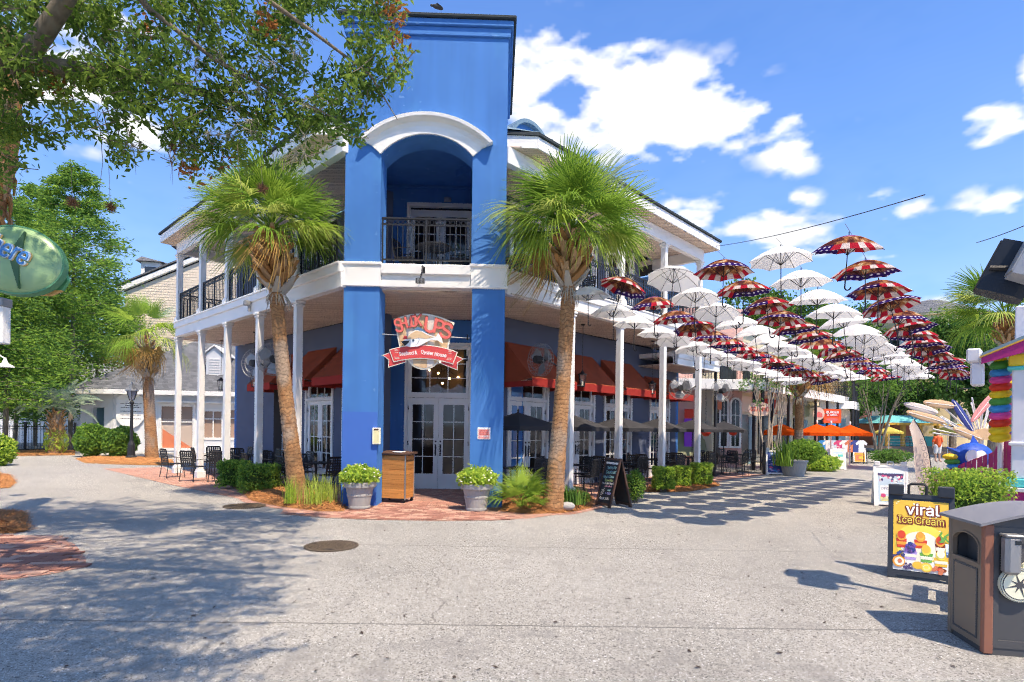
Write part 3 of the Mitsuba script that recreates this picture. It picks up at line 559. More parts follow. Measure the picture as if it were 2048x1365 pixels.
wall_thing('alcove_light', 'small lit lamp fitting on the back wall of the upper alcove', 'lamp', FT, (.15, 3.5, 9.0 - .9), [('base', box(-.1, .1, 0, .04, -.06, .06, .01), 'steel_dull'), ('bulb', ell((0, -.05, 0), (.09, .05, .06)), 'vinyl')])
# chandelier behind the transom
k = thing('chandelier', 'warm lit sputnik chandelier seen through the entrance transom', 'lamp'); cc = W(.05, 5.4, 3.55); q, bl = [], []
for i in range(22):
    d = rng.normal(size=3); d /= np.linalg.norm(d); q.append(rod(cc, cc + d * .55, .008, 4)); bl.append(ell(cc + d * .58, (.035,) * 3, 1))
part(k, 'arms', cat(q + [rod(cc, cc + [0, 0, 1.2], .015)]), 'black_metal'); bk_ = part(k, 'bulbs', cat(bl), 'bulb_mat')
scene[bk_]['emitter'] = {'type': 'area', 'radiance': rgb((16, 8, 2.6))}

k = thing('fallen_leaves', 'scattered dry fallen leaves and bits on the street', 'leaf litter', kind='stuff'); r = np.random.default_rng(31)
P = np.c_[r.uniform(-6, 6, 420), r.uniform(3.3, 14, 420), np.full(420, .006)]; q = leaves_flat = []
for p in P:
    a = r.uniform(0, 6.28); l = r.uniform(.012, .035); d = np.array([math.cos(a), math.sin(a), r.normal(0, .15)]) * l; s_ = np.array([-math.sin(a), math.cos(a), .2]) * l * .4
    q.append((np.array([p - d, p - s_, p + d, p + s_]) + [0, 0, .006], np.array([[0, 1, 2], [0, 2, 3]])))
put(k, cat(q), 'soil')
# ================================================================ hanging sign
sy = .38; SC = .001064
sk = thing('restaurant_sign', 'shield shaped wooden seafood restaurant sign with red lettering hung between the tower pillars', 'sign')
so = AT(847.6, 683.6, 12.72); SM = frame(so, dF, dB)
def sg(pts): return [((x - 920) * SC, (720 - y) * SC) for x, y in pts]
def sgp(name, poly, y0, y1, m, **k): return part(sk, name, wallprism(poly, y0, y1), m, SM, **k)
top = [(280 + t * 1280, 255 + 55 * t - 150 * math.sin(math.pi * t)) for t in np.linspace(0, 1, 15)]
board = Polygon(sg(top + [(1490, 560), (1430, 900), (420, 900), (350, 560)]))
disc = affinity.translate(affinity.scale(Point(0, 0).buffer(1, 24), 395 * SC, 400 * SC), 0, -190 * SC)
whole = unary_union([board, disc])
sgp('back_board', whole, .0, .03, 'sign_cream')
inner = whole.buffer(-.035)
for i in range(9):
    x0 = -.70 + i * .156
    pl = inner.intersection(sbox(x0 + .004, -1, x0 + .152, 1))
    if pl.area > .001: sgp('plank', pl, -.012 - .002 * (i % 2), -.001, ('fish_tan', 'board_tan', 'board_pale')[i % 3])
def ribbon(x0, x1, yt, yb, n=24):
    t = np.linspace(0, 1, n); xs = x0 + (x1 - x0) * t
    tp = [(x, yt(x)) for x in xs]; bt = [(x, yb(x)) for x in xs[::-1]]
    return Polygon(sg(tp + bt))
ft = lambda x: 795 + 130 * ((x - 925) / 720) ** 2 + .02 * (x - 925); fb = lambda x: 1092 + 95 * ((x - 925) / 620) ** 2 + .02 * (x - 925)
rib = Polygon(sg([(x, ft(x)) for x in np.linspace(205, 1640, 24)] + [(1545, 1205)] + [(x, fb(x)) for x in np.linspace(1535, 325, 24)] + [(300, 1170)])).buffer(-.012).buffer(.012)
tl = Polygon(sg([(300, 930), (60, 1025), (195, 1125), (185, 1285), (560, 1165), (560, 1050)])); tr_ = Polygon(sg([(1500, 960), (1770, 1075), (1640, 1160), (1640, 1320), (1280, 1185), (1280, 1050)]))
for t_ in (tl, tr_): sgp('ribbon_tail', t_, -.035, -.013, 'sign_cream'); sgp('ribbon_tail_face', t_.buffer(-.017), -.041, -.036, 'sign_red')
sgp('ribbon', rib, -.066, -.042, 'sign_cream'); sgp('ribbon_face', rib.buffer(-.019), -.073, -.067, 'sign_red')
for sx in (-1, 1):
    for dy in (-.13, -.16, -.19, -.30, -.325):
        w_ = .08 if dy > -.25 else .11
        part(sk, 'scroll_line', xf(box(-w_ / 2, w_ / 2, -.0755, -.0735, -.004, .004), TR((sx * (.60 + .12 * (dy + .13)), 0, dy - .09 + .02))), 'sign_cream', SM)
for ch, x, y, r, h, w_ in (('Seafood &', 610, 985, 6, .080, .40), ('Oyster House', 1135, 985, -8, .080, .57)):
    m = xf(text(ch, h, .004, True, w_), UPR); m = xf(m, np.block([[rotm((0, 1, 0), -math.radians(r)), np.zeros((3, 1))], [np.zeros((1, 3)), np.ones((1, 1))]]))
    part(sk, 'lettering', m, 'print_white', SM @ TR(((x - 920) * SC, -.0735, (720 - y) * SC - .035)))
for i, (ch, x, y, r, h) in enumerate((('S', 395, 400, 16, .29), ('H', 500, 355, 13, .24), ('U', 605, 325, 10, .24), ('C', 705, 305, 6, .24), ('K', 805, 285, 4, .25), ('U', 1060, 380, -8, .32), ('P', 1240, 410, -12, .30), ('S', 1390, 490, -16, .34))):
    for m_, d, gr in (('print_brown', .03, 0), ('letter_red', .006, 1)):
        m = text(ch, h * (1.07 if not gr else 1.0), d, True); m[0][:, 0] *= .82 if i < 5 else 1.0; m[0][:, 1] -= h / 2
        m = xf(m, UPR); m[0][:, 1] -= .031 * gr
        m = xf(m, np.block([[rotm((0, 1, 0), -math.radians(r)), np.zeros((3, 1))], [np.zeros((1, 3)), np.ones((1, 1))]]))
        part(sk, 'letter' if not gr else 'letter_face', m, m_, SM @ TR(((x - 920) * SC, -.016, (720 - y) * SC)))
fish = Polygon(sg([(470, 760), (560, 690), (640, 580), (760, 500), (900, 520), (1050, 600), (1180, 640), (1230, 560), (1300, 660), (1320, 760), (1220, 700), (1080, 690), (950, 760), (820, 830), (660, 850), (560, 830)])).buffer(.012).buffer(-.006)
sgp('fish_body', fish, -.10, -.074, 'fish_white')
sgp('fish_back', Polygon(sg([(560, 690), (640, 590), (760, 510), (880, 530), (1020, 600), (1140, 640), (980, 680), (830, 660), (700, 690)])), -.106, -.101, 'fish_tan')
sgp('fish_fin', Polygon(sg([(700, 500), (800, 430), (900, 470), (1040, 590), (900, 530), (780, 500)])), -.100, -.094, 'fish_blue')
sgp('fish_mouth', Polygon(sg([(450, 740), (640, 720), (600, 780), (540, 830)])), -.107, -.101, 'slate')
sgp('fish_cheek', Polygon(sg([(500, 690), (520, 620), (590, 630), (590, 690)])), -.107, -.101, 'sign_red')
sgp('fish_eye', ellp(*sg([(715, 715)])[0], .026, .026), -.112, -.106, 'fish_blue'); sgp('fish_eye', ellp(*sg([(715, 715)])[0], .013, .013), -.116, -.1125, 'slate')
sgp('fish_gill', LineString(sg([(800, 590), (840, 700), (790, 800)])).buffer(.005), -.105, -.101, 'fish_blue')
part(sk, 'rod', cat([tube([FTp, FTq], .014, 8) for FTp, FTq in (((-.98 - .06, .02, .15), (1.02, .02, .10)), ((-1.04, .02, -.33), (1.02, .02, -.37)))]), 'steel', SM)
part(sk, 'bracket', cat([box(x, x + .03, -.03, .07, z - .06, z + .06, .006) for x, z in ((-1.06, .15), (.955, .11), (-1.06, -.33), (.955, -.36))]), 'black_metal', SM)
# ================================================================ podium
k = thing('host_stand', 'wooden plank host stand with dark top on castors before the entrance doors', 'host stand')
PM = TR(G(789, 1008) + [0, .25, .018], math.radians(-14)) @ np.diag([1, 1, 1, 1.0])
w2, d2 = .31, .24
for i in range(9):
    z0 = .10 + i * .108
    part(k, 'plank', box(-w2, w2, -d2, -d2 + .02, z0, z0 + .104, .004), 'wood_mat', PM); part(k, 'plank', box(w2 - .02, w2, -d2 + .021, d2, z0, z0 + .104, .004), 'wood_mat', PM)
part(k, 'cabinet', box(-w2 + .015, w2 - .021, -d2 + .021, d2, .10, 1.07), 'wood_dark', PM)
for x, y in ((-w2, -d2), (w2, -d2), (w2, d2), (-w2, d2)):
    part(k, 'corner_strip', box(x - .014, x + .014, y - .014, y + .014, .07, 1.08, .004), 'steel_dull', PM)
    part(k, 'castor', cat([xf(lathe([(0, -.015), (.035, -.015), (.035, .015), (0, .015)], 14), np.array([[1, 0, 0, 0], [0, 0, -1, 0], [0, 1, 0, .035], [0, 0, 0, 1.0]])), box(-.015, .015, -.022, .022, .03, .09)]), 'black_metal', PM @ TR((x * .88, y * .88, 0)))
part(k, 'top', xf(hull([(-w2 - .05, -d2 - .05, 1.10), (w2 + .07, -d2 - .05, 1.08), (w2 + .07, d2 + .05, 1.10), (-w2 - .05, d2 + .05, 1.13), (-w2 - .05, -d2 - .05, 1.13), (w2 + .07, -d2 - .05, 1.115), (w2 + .07, d2 + .05, 1.14), (-w2 - .05, d2 + .05, 1.165)]), PM), 'wood_dark')
one('paper_sheet', xf(box(-.05, .16, -.2, .1, 0, .012, .002), TR(PM[:3, 3] + [0, .02, 1.142], -.2, tilt=((0, 1, 0), .03))), 'print_white', 'white paper menu lying on top of the wooden host stand', 'paper')
# ================================================================ leaf helpers
def leaves(C, size, r, flat=0.0, aspect=.45, fold=.25):
    """diamond leaves folded along the midrib at the points C"""
    n = len(C); d = r.normal(size=(n, 3)); d[:, 2] *= (1 - flat); d /= np.linalg.norm(d, axis=1, keepdims=True)
    u = r.normal(size=(n, 3)); s = np.cross(d, u); s /= np.linalg.norm(s, axis=1, keepdims=True); nn = np.cross(s, d)
    L = size * r.uniform(.65, 1.3, (n, 1)); Wd = L * aspect * .5
    a, b = C - d * L * .5, C + d * L * .5; c = C + nn * Wd * fold
    V = np.stack([a, C - s * Wd + 0 * c, b, C + s * Wd, c], 1).reshape(-1, 3); i = np.arange(n)[:, None] * 5
    return (V, np.vstack([i + [0, 4, 1], i + [1, 4, 2], i + [2, 4, 3], i + [3, 4, 0]]))
def simple_leaves(C, size, r, aspect=.5):
    n = len(C); d = r.normal(size=(n, 3)); d /= np.linalg.norm(d, axis=1, keepdims=True)
    s = np.cross(d, r.normal(size=(n, 3))); s /= np.linalg.norm(s, axis=1, keepdims=True); L = size * r.uniform(.6, 1.3, (n, 1)) * .5
    V = np.stack([C - d * L, C - s * L * aspect, C + d * L, C + s * L * aspect], 1).reshape(-1, 3); i = np.arange(n)[:, None] * 4
    return (V, np.vstack([i + [0, 1, 2], i + [0, 2, 3]]))
def shell_pts(c, rad, n, r, inner=.75, box_=False):
    d = r.normal(size=(n, 3)); d /= np.linalg.norm(d, axis=1, keepdims=True)
    if box_: d = d / np.abs(d).max(1, keepdims=True) * np.linalg.norm(d, axis=1, keepdims=True) ** .3; d = np.sign(d) * np.abs(d) ** .7
    if box_: d = d * .84
    q = d * r.uniform(inner, 1.0, (n, 1)); q = q * (1 + .42 * (meshkit.fbm(d * 2.4 + c[0] * 3, 3)[:, None] - .5))
    return np.asarray(c) + q * np.asarray(rad)
def bush(name, c, rad, n, size, mats, label, cat_, seed, box_=False, group=None, stems=True, aspect=.5):
    r = np.random.default_rng(seed); k = thing(name, label, cat_, group); c = np.asarray(c, float)
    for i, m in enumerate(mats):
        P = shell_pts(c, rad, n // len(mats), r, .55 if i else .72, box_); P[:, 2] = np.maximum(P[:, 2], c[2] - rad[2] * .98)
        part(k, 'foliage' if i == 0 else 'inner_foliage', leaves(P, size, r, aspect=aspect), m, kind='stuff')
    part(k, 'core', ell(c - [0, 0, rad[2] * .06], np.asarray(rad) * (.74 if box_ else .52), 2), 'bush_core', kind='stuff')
    st = [tube([(c[0] + .06 * math.cos(a), c[1] + .06 * math.sin(a), .0), (c[0] + rad[0] * .55 * math.cos(a), c[1] + rad[1] * .55 * math.sin(a), c[2])], [.014, .007], 5) for a in np.arange(7) * .9]
    part(k, 'stems', cat(st), 'bark_mat', kind='stuff'); return k
# flower pots
def flower_pot(u, v, label, seed):
    p = G(u, v) + [0, .30, .02]; k = thing('flower_pot', label, 'flower pot')
    pr = [(0, 0), (.21, 0), (.225, .02), (.225, .05), (.215, .06), (.25, .26), (.262, .27), (.264, .30), (.256, .31), (.285, .44), (.335, .45), (.345, .47), (.345, .55), (.33, .565), (.305, .56), (.295, .50), (0, .50)]
    part(k, 'pot', lathe(pr, 40), 'pot_mat', TR(p), 35); part(k, 'soil', lathe([(.30, .515), (0, .535)], 24), 'soil', TR(p))
    q = one('flowering_plant', simple_leaves(np.zeros((1, 3)) + p + [0, 0, .6], .03, np.random.default_rng(1)), 'leaf_lime', 'bushy green plant with small white flowers in the pot by the ' + ('left' if u < 800 else 'right') + ' pillar', 'plant')
    del scene[q]; r = np.random.default_rng(seed)
    for m, n_, inn in (('leaf_lime', 1500, .7), ('leaf_light', 900, .4), ('leaf_mid', 500, .3)):
        part(q, 'foliage', leaves(shell_pts(p + [0, 0, .66], (.40, .38, .22), n_, r, inn) + r.normal(0, .03, (n_, 3)), .10, r), m, kind='stuff')
    F = shell_pts(p + [0, 0, .68], (.42, .40, .24), 46, r, .97); F = F[F[:, 2] > p[2] + .6]
    part(q, 'flowers', cat([ell(f, (.02, .02, .013), 1) for f in F]), 'flower', kind='stuff')
flower_pot(711, 1023, 'round grey banded flower pot beside the left tower pillar', 11); flower_pot(951, 1027, 'round grey banded flower pot beside the right tower pillar', 12)
# ================================================================ palms
def fan_frond(L=.95, petiole=1.0, n=34, droop=.5, seed=0, spread=2.5):
    """costapalmate fan leaf along +x from the origin, drooping"""
    r = np.random.default_rng(seed); V, F = [], []
    def strip(pts, w, up):
        b = len(V)
        for i, (q, ww) in enumerate(zip(pts, w)):
            t = pts[min(i + 1, len(pts) - 1)] - pts[max(i - 1, 0)]; s = np.cross(t, up); s /= np.linalg.norm(s) + 1e-9
            V.extend([q - s * ww, q + s * ww])
        for i in range(len(pts) - 1):
            a = b + 2 * i; F.extend([[a, a + 1, a + 3], [a, a + 3, a + 2]])
    P0 = np.array([[petiole * t, 0, .10 * math.sin(t * 2.2) - .18 * droop * t * t] for t in np.linspace(0, 1, 5)])
    m1 = tube(P0, np.linspace(.018, .009, 5), 4, False)
    tip = P0[-1]; sl = (P0[-1] - P0[-2]); sl /= np.linalg.norm(sl)
    for i in range(n):
        a = (i / (n - 1) - .5) * spread * 1.05; c = abs(i / (n - 1) - .5) * 2
        base = tip + sl * .22 * (1 - c)
        d = np.array([math.cos(a), math.sin(a), .10 - .1 * c]); ln = L * (1 - .28 * c * c) * r.uniform(.88, 1.08)
        ts = np.array([0, .3, .6, .82, 1.0]); dr_ = droop * r.uniform(.6, 1.5)
        pts = base + d * ln * ts[:, None] + np.array([0, 0, -1.0]) * (ln * dr_ * ts ** 2.6)[:, None] + r.normal(0, .012, (5, 3)) * ts[:, None]
        strip(pts, np.array([.005, .0165, .0150, .010, .0045]) * (L / .95), np.array([.3 * math.sin(a) * (1 if i % 2 else -1), 0, 1.0]))
    return cat([m1, (np.array(V), np.array(F))])
FR_M = {'a': 'frond_a', 'b': 'frond_b', 'c': 'frond_c', 'd': 'frond_dry', 'g': 'frond_blue'}
FROND = {}
for i, (m, dp) in enumerate((('a', .35), ('b', .55), ('c', .75), ('a', .9), ('b', .25), ('c', .55), ('d', 1.0))):
    FROND[i] = (lambda f, m=m: {mm: ply(f, FR_M[mm]) for mm in ((m, 'b', 'g') if m != 'd' else ('d',))})(fan_frond(droop=dp, seed=i, petiole=.85 + .1 * (i % 3)))
def palm(base, topp, rb, rt, R, nf, label, seed, boots=1.0, lo=-.12, dry=1, bend=.0, name='cabbage_palm', boots_mats=('boot_a', 'boot_b'), skirt=True):
    r = np.random.default_rng(seed); k = thing(name, label, 'palm tree'); base, topp = np.asarray(base, float), np.asarray(topp, float)
    nr = 170; ts = np.linspace(0, 1, nr); side = np.array([bend, 0, 0])
    ax = base + (topp - base) * ts[:, None] + side * (np.sin(ts * math.pi))[:, None]
    zz = ts * np.linalg.norm(topp - base)
    rad = rt + (rb - rt) * np.exp(-ts * 5) + .016 * ((zz * 11 + .3 * np.sin(zz * 3)) % 1.0) + r.normal(0, .002, nr)
    part(k, 'trunk', tube(ax, rad, 16), 'palm_trunk', smooth=50)
    up = (topp - base) / np.linalg.norm(topp - base)
    # boots: old leaf bases criss-crossing under the crown
    nb = int(84 * boots)
    for i in range(nb):
        t = i / nb; a = i * 2.399; zc = topp - up * (.16 + boots * (1 - t)) ; rr = rt * 1.02 + .17 * math.sin(math.pi * min(1, t * .95 + .08)) ** .8
        o = np.array([math.cos(a), math.sin(a), 0]); sd = np.array([-o[1], o[0], 0]); ln = r.uniform(.24, .40); tw = r.choice([-1, 1]) * r.uniform(.25, .6)
        p0 = zc + o * rt * .75; p1 = zc + o * (rr + .05) + up * ln * .55 + sd * tw * .25; p2 = zc + o * (rr + .12 + .05 * r.random()) + up * ln + sd * tw * .38
        w0 = .082; q = []
        for P_, w_, th_ in ((p0, w0, .035), (p1, w0 * .75, .022), (p2, w0 * .42, .012)):
            for s1 in (-1, 1):
                for s2 in (-1, 1): q.append(P_ + sd * s1 * w_ + o * s2 * th_)
        part(k, 'leaf_base', hull(q), boots_mats[i % 2] if t > .08 else 'boot_c')
    if skirt:
        q = []
        for i in range(34):
            a = r.uniform(0, 6.28); o = np.array([math.cos(a), math.sin(a), 0]); z0 = topp - up * (.16 + boots * (.98 + .1 * r.random())) + o * (rt + .03); l = r.uniform(.12, .42)
            q.append(tube([z0, z0 + o * .07 - up * l * .5, z0 + o * (.06 + .1 * r.random()) - up * l], [.012, .009, .003], 4))
        part(k, 'fibres', cat(q), 'boot_c', kind='stuff')
    for i in range(nf):
        t = (i + .5) / nf; el = 1.35 - (1.35 - lo) * t ** .85 + r.normal(0, .10); a = i * 2.39996 + r.normal(0, .15)
        j = 6 if (dry and i >= nf - dry) else int(r.integers(6))
        if el > .6 and j != 6: j = [0, 4, 1][int(r.integers(3))]
        if el < .1 and j != 6: j = [2, 3, 5, 1][int(r.integers(4))]
        Rm = rotm((0, 0, 1), a) @ rotm((0, 1, 0), -el) @ rotm((1, 0, 0), r.normal(0, .45))
        M_ = np.eye(4); M_[:3, :3] = Rm * (R / 1.85) * r.uniform(.86, 1.12); M_[:3, 3] = topp + up * (.12 * (1 - t)) + r.normal(0, .03, 3)
        fd = FROND[j]; mk = list(fd)[int(r.choice([0, 0, 0, 1])) if len(fd) > 1 else 0]
        partp(k, 'frond', fd[mk], M_)
    return k
bl = XY(600, 12.55, .02); tl_ = AT(543, 470, 12.45)
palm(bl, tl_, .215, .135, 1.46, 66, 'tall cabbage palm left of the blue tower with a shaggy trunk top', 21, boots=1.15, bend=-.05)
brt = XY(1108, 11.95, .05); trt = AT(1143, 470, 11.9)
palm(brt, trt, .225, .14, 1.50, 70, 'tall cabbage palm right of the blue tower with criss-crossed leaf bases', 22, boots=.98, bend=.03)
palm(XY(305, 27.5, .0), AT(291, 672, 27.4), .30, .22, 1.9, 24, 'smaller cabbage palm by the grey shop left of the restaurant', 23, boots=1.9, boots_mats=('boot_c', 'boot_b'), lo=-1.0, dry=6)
# low palmetto, grasses, plants in the beds
def palmetto(p, R, nf, label, seed):
    r = np.random.default_rng(seed); k = thing('palmetto', label, 'plant')
    for i in range(nf):
        el = r.uniform(.35, 1.35); a = i * 2.4 + r.normal(0, .2); j = int(r.choice([0, 4, 0, 1])); fd = FROND[j]
        M_ = np.eye(4); M_[:3, :3] = rotm((0, 0, 1), a) @ rotm((0, 1, 0), -el) @ rotm((1, 0, 0), r.normal(0, .4)) * (R / 1.85) * r.uniform(.8, 1.15); M_[:3, 3] = p
        partp(k, 'frond', fd[list(fd)[0]], M_)
palmetto(XY(1046, 11.9, .12), .80, 20, 'bright green dwarf palmetto beside the right tower pillar', 31)
palmetto(XY(1062, 11.7, .1), .40, 8, 'small palmetto seedling in front of the right palm bed', 32)
def tuft(p, n, h, spread, mats, label, cat_, seed, name='grass_clump', wd=.006):
    r = np.random.default_rng(seed); k = thing(name, label, cat_)
    for m in mats:
        q = []
        for i in range(n // len(mats)):
            a = r.uniform(0, 6.28); b = np.asarray(p) + [r.normal(0, spread * .35), r.normal(0, spread * .35), 0]; l = h * r.uniform(.55, 1.1); ln = r.uniform(.1, .55)
            o = np.array([math.cos(a), math.sin(a), 0]); sd = np.array([-o[1], o[0], 0]) * wd
            pts = [b, b + o * ln * l * .25 + [0, 0, l * .55], b + o * ln * l * .8 + [0, 0, l]]
            V = np.array([pts[0] - sd, pts[0] + sd, pts[1] - sd * .9, pts[1] + sd * .9, pts[2]]); q.append((V, np.array([[0, 1, 3], [0, 3, 2], [2, 3, 4]])))
        part(k, 'blades', cat(q), m, kind='stuff')
tuft(XY(640, 12.1, .1), 260, .62, .55, ('leaf_lime', 'frond_c'), 'clump of yellow green grass right of the left palm trunk', 'grass', 41)
tuft(XY(583, 12.1, .08), 90, .6, .2, ('leaf_lime', 'leaf_light'), 'thin upright grass in front of the left palm trunk', 'grass', 42)
tuft(XY(1143, 12.3, .12), 170, .42, .3, ('leaf_deep', 'leaf_mid'), 'dark strappy lily plant right of the right palm trunk', 'plant', 43, 'lily_plant', .013)
bush('small_shrub', XY(1166, 12.6, .22), (.2, .2, .16), 500, .05, ('leaf_lime', 'leaf_mid'), 'little yellow green shrub beside the lily behind the chalkboard', 'shrub', 44)
one('round_stone', xf(ell((0, 0, .06), (.16, .12, .09), 2), TR(XY(1137, 11.95, .06))), 'pot_mat', 'pale round stone at the foot of the right palm', 'stone', smooth=True)
# clipped hedges by the right gallery
for u, Y, rx, rz, lb in ((1328, 16.0, .33, .36, 'first and widest clipped hedge bush right of the chalkboard'), (1366, 17.0, .25, .34, 'second clipped hedge bush right of the chalkboard between two others'), (1404, 17.6, .34, .38, 'third clipped hedge bush from the chalkboard at the last gallery column')):
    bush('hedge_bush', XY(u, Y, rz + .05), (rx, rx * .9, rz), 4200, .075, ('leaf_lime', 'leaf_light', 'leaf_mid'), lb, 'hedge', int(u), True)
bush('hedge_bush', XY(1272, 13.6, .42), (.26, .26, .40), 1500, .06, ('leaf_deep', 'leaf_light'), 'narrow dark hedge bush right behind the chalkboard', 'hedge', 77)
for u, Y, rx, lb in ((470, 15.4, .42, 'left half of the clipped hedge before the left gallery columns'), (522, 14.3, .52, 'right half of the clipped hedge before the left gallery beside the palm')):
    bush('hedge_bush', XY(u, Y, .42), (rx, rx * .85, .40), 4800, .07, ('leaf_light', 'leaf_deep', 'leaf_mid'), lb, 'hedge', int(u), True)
# ================================================================ chairs, tables and parasols of the terrace
def strips(x0, x1, z0, z1, nx, nz, y=0.0, w=.011):
    q = [box(x - w, x + w, y - .004, y + .004, z0, z1) for x in np.linspace(x0, x1, nx)] + [box(x0, x1, y - .007, y + .001, z - w, z + w) for z in np.linspace(z0, z1, nz)]
    return q
def chair_kit(add):
    LAY = np.array([[1, 0, 0, 0], [0, 0, 1, 0], [0, 1, 0, .44], [0, 0, 0, 1.0]])
    add('seat', cat([xf(m, LAY) for m in strips(-.22, .22, -.22, .22, 8, 8, w=.016)] + [tube([(-.24, -.23, .44), (.24, -.23, .44), (.24, .23, .44), (-.24, .23, .44), (-.24, -.23, .44)], .013, 5)]), 'black_metal')
    B = np.eye(4); B[:3, :3] = rotm((1, 0, 0), -.16); B[:3, 3] = (0, .23, .46)
    add('backrest', xf(cat(strips(-.21, .21, .03, .44, 7, 7, w=.016) + [tube([(-.235, 0, -.02), (-.235, 0, .42), (-.20, 0, .465), (.20, 0, .465), (.235, 0, .42), (.235, 0, -.02)], .014, 5)]), B), 'black_metal')
    for sx in (-1, 1):
        add('leg', tube([(sx * .235, -.225, .44), (sx * .25, -.25, 0)], .012, 5), 'black_metal'); add('leg', tube([(sx * .235, .225, .46), (sx * .25, .29, 0)], .012, 5), 'black_metal')
        add('armrest', tube([(sx * .24, -.22, .44), (sx * .265, -.2, .64), (sx * .265, .1, .66), (sx * .24, .27, .64)], .011, 5), 'black_metal')
CH = kit(chair_kit)
def table_kit(add):
    q = []
    for t in np.linspace(-.36, .36, 14): q += [box(t - .012, t + .012, -.37, .37, .722, .728), box(-.37, .37, t - .012, t + .012, .717, .723)]
    add('tabletop', cat(q + [box(-.4, .4, a, a + .03, .71, .735, .005) for a in (-.4, .37)] + [box(a, a + .03, -.37, .37, .71, .735, .005) for a in (-.4, .37)]), 'black_metal')
    add('post', rod((0, 0, .02), (0, 0, .712), .03, 8), 'black_metal'); add('base', lathe([(0, 0), (.26, 0), (.26, .015), (.05, .04), (0, .04)], 16), 'black_metal')
TB = kit(table_kit)
def parasol_kit(add):
    a = [(math.cos(k * math.pi / 2 + math.pi / 4) * 1.32, math.sin(k * math.pi / 2 + math.pi / 4) * 1.32) for k in range(4)]
    mid = [((a[k][0] + a[(k + 1) % 4][0]) / 2, (a[k][1] + a[(k + 1) % 4][1]) / 2) for k in range(4)]
    V = [(0, 0, 2.42)] + [(x, y, 2.02) for x, y in a] + [(x * .97, y * .97, 2.03) for x, y in mid] + [(x, y, 1.90) for x, y in a] + [(x * .97, y * .97, 1.91) for x, y in mid]
    F = []
    for k in range(4):
        k2 = (k + 1) % 4
        F += [[0, 1 + k, 5 + k], [0, 5 + k, 1 + k2], [1 + k, 9 + k, 13 + k], [1 + k, 13 + k, 5 + k], [5 + k, 13 + k, 9 + k2], [5 + k, 9 + k2, 1 + k2]]
    add('canopy', (np.array(V, float), np.array(F)), 'parasol_grey')
    add('pole', rod((0, 0, .0), (0, 0, 2.46), .022, 8), 'black_metal'); add('finial', ell((0, 0, 2.47), (.03, .03, .04), 1), 'black_metal')
    for k in range(4): add('rib', rod((0, 0, 2.33), (a[k][0] * .98, a[k][1] * .98, 1.99), .010, 4), 'black_metal')
thin('parasol_grey', (.055, .055, .06), .10, .8)
PA = kit(parasol_kit)
ordn = ['first', 'second', 'third', 'fourth', 'fifth', 'sixth', 'seventh', 'eighth', 'ninth', 'tenth', 'eleventh', 'twelfth', 'thirteenth', 'fourteenth', 'fifteenth']
thL, thR = math.atan2(FL[1, 0], FL[0, 0]), math.atan2(FR[1, 0], FR[0, 0])
def setting(p, rot, side, i, place_, chairs=(0, 1, 2, 3)):
    place(TB, 'patio_table', TR(p, rot), f'black mesh patio table, {ordn[i]} from the tower {place_}', 'table', 'black patio tables')
    for c in chairs:
        a = rot + c * math.pi / 2; o = np.array([math.cos(a), math.sin(a), 0]) * (.62 + .08 * rng.random())
        w_ = ('far', 'inner', 'near', 'outer')[c]
        place(CH, 'patio_chair', TR(p + o, a - math.pi / 2 + rng.normal(0, .12)), f'{w_}-side black lattice chair at the {ordn[i]} table {place_}', 'chair', 'black lattice patio chairs')
for i, s in enumerate((3.25, 5.5, 7.75, 9.95)): setting(fw(FL, s, 1.15, .01), thL, 'L', i, 'under the left gallery')
for i, s in enumerate((1.5, 3.65, 6.05, 8.5, 10.9)): setting(fw(FR, s, .95, .01), thR, 'R', i, 'under the right gallery')
for i, s in enumerate((13.3, 15.4)): setting(fw(FR, s, .7, .01), thR, 'R', i + 5, 'beyond the gallery')
for u, v, rz, lb in ((336, 957, 2.5, 'leftmost black lattice chair, standing before the first left gallery column'), (378, 965, 2.9, 'black lattice patio chair between the two outermost left columns'), (432, 966, 3.3, 'black lattice patio chair just left of the third column of the left gallery')):
    place(CH, 'patio_chair', TR(G(u, v) + [0, .25, .01], rz), lb, 'chair')
for i, (u, s) in enumerate(((1072, 1.35), (1190, 3.6), (1285, 6.0), (1340, 8.3), (1412, 10.9), (1490, 13.7))):
    place(PA, 'patio_parasol', TR(fw(FR, s, .8, .01), thR + .3 * (i % 2), .88), f'charcoal square parasol, {ordn[i]} from the tower along the right gallery', 'parasol', 'charcoal parasols on the terrace')
# upper balcony furniture in the tower arch
tp = W(.05, 1.1, 5.27)
k = thing('balcony_table', 'round black mesh table on the balcony under the tower arch', 'table')
part(k, 'tabletop', cat([lathe([(.40, .71), (.43, .71), (.43, .735), (.40, .735)], 28)] + [box(t - .008, t + .008, -math.sqrt(.16 - t * t), math.sqrt(.16 - t * t), .715, .722) for t in np.linspace(-.36, .36, 15)] + [box(-math.sqrt(.16 - t * t), math.sqrt(.16 - t * t), t - .008, t + .008, .720, .728) for t in np.linspace(-.36, .36, 15)]), 'black_metal', TR(tp))
part(k, 'legs', cat([tube([(.1 * math.cos(a), .1 * math.sin(a), .71), (.05 * math.cos(a), .05 * math.sin(a), .35), (.3 * math.cos(a), .3 * math.sin(a), 0)], .014, 5) for a in (0, 2.1, 4.2)]), 'black_metal', TR(tp), kind='stuff')
place(CH, 'balcony_chair', TR(tp + [-.62, .05, 0], math.pi / 2 - .25), 'black lattice chair left of the balcony table under the arch', 'chair'); place(CH, 'balcony_chair', TR(tp + [.62, .1, 0], -math.pi / 2 + .2), 'black lattice chair right of the balcony table under the arch', 'chair')
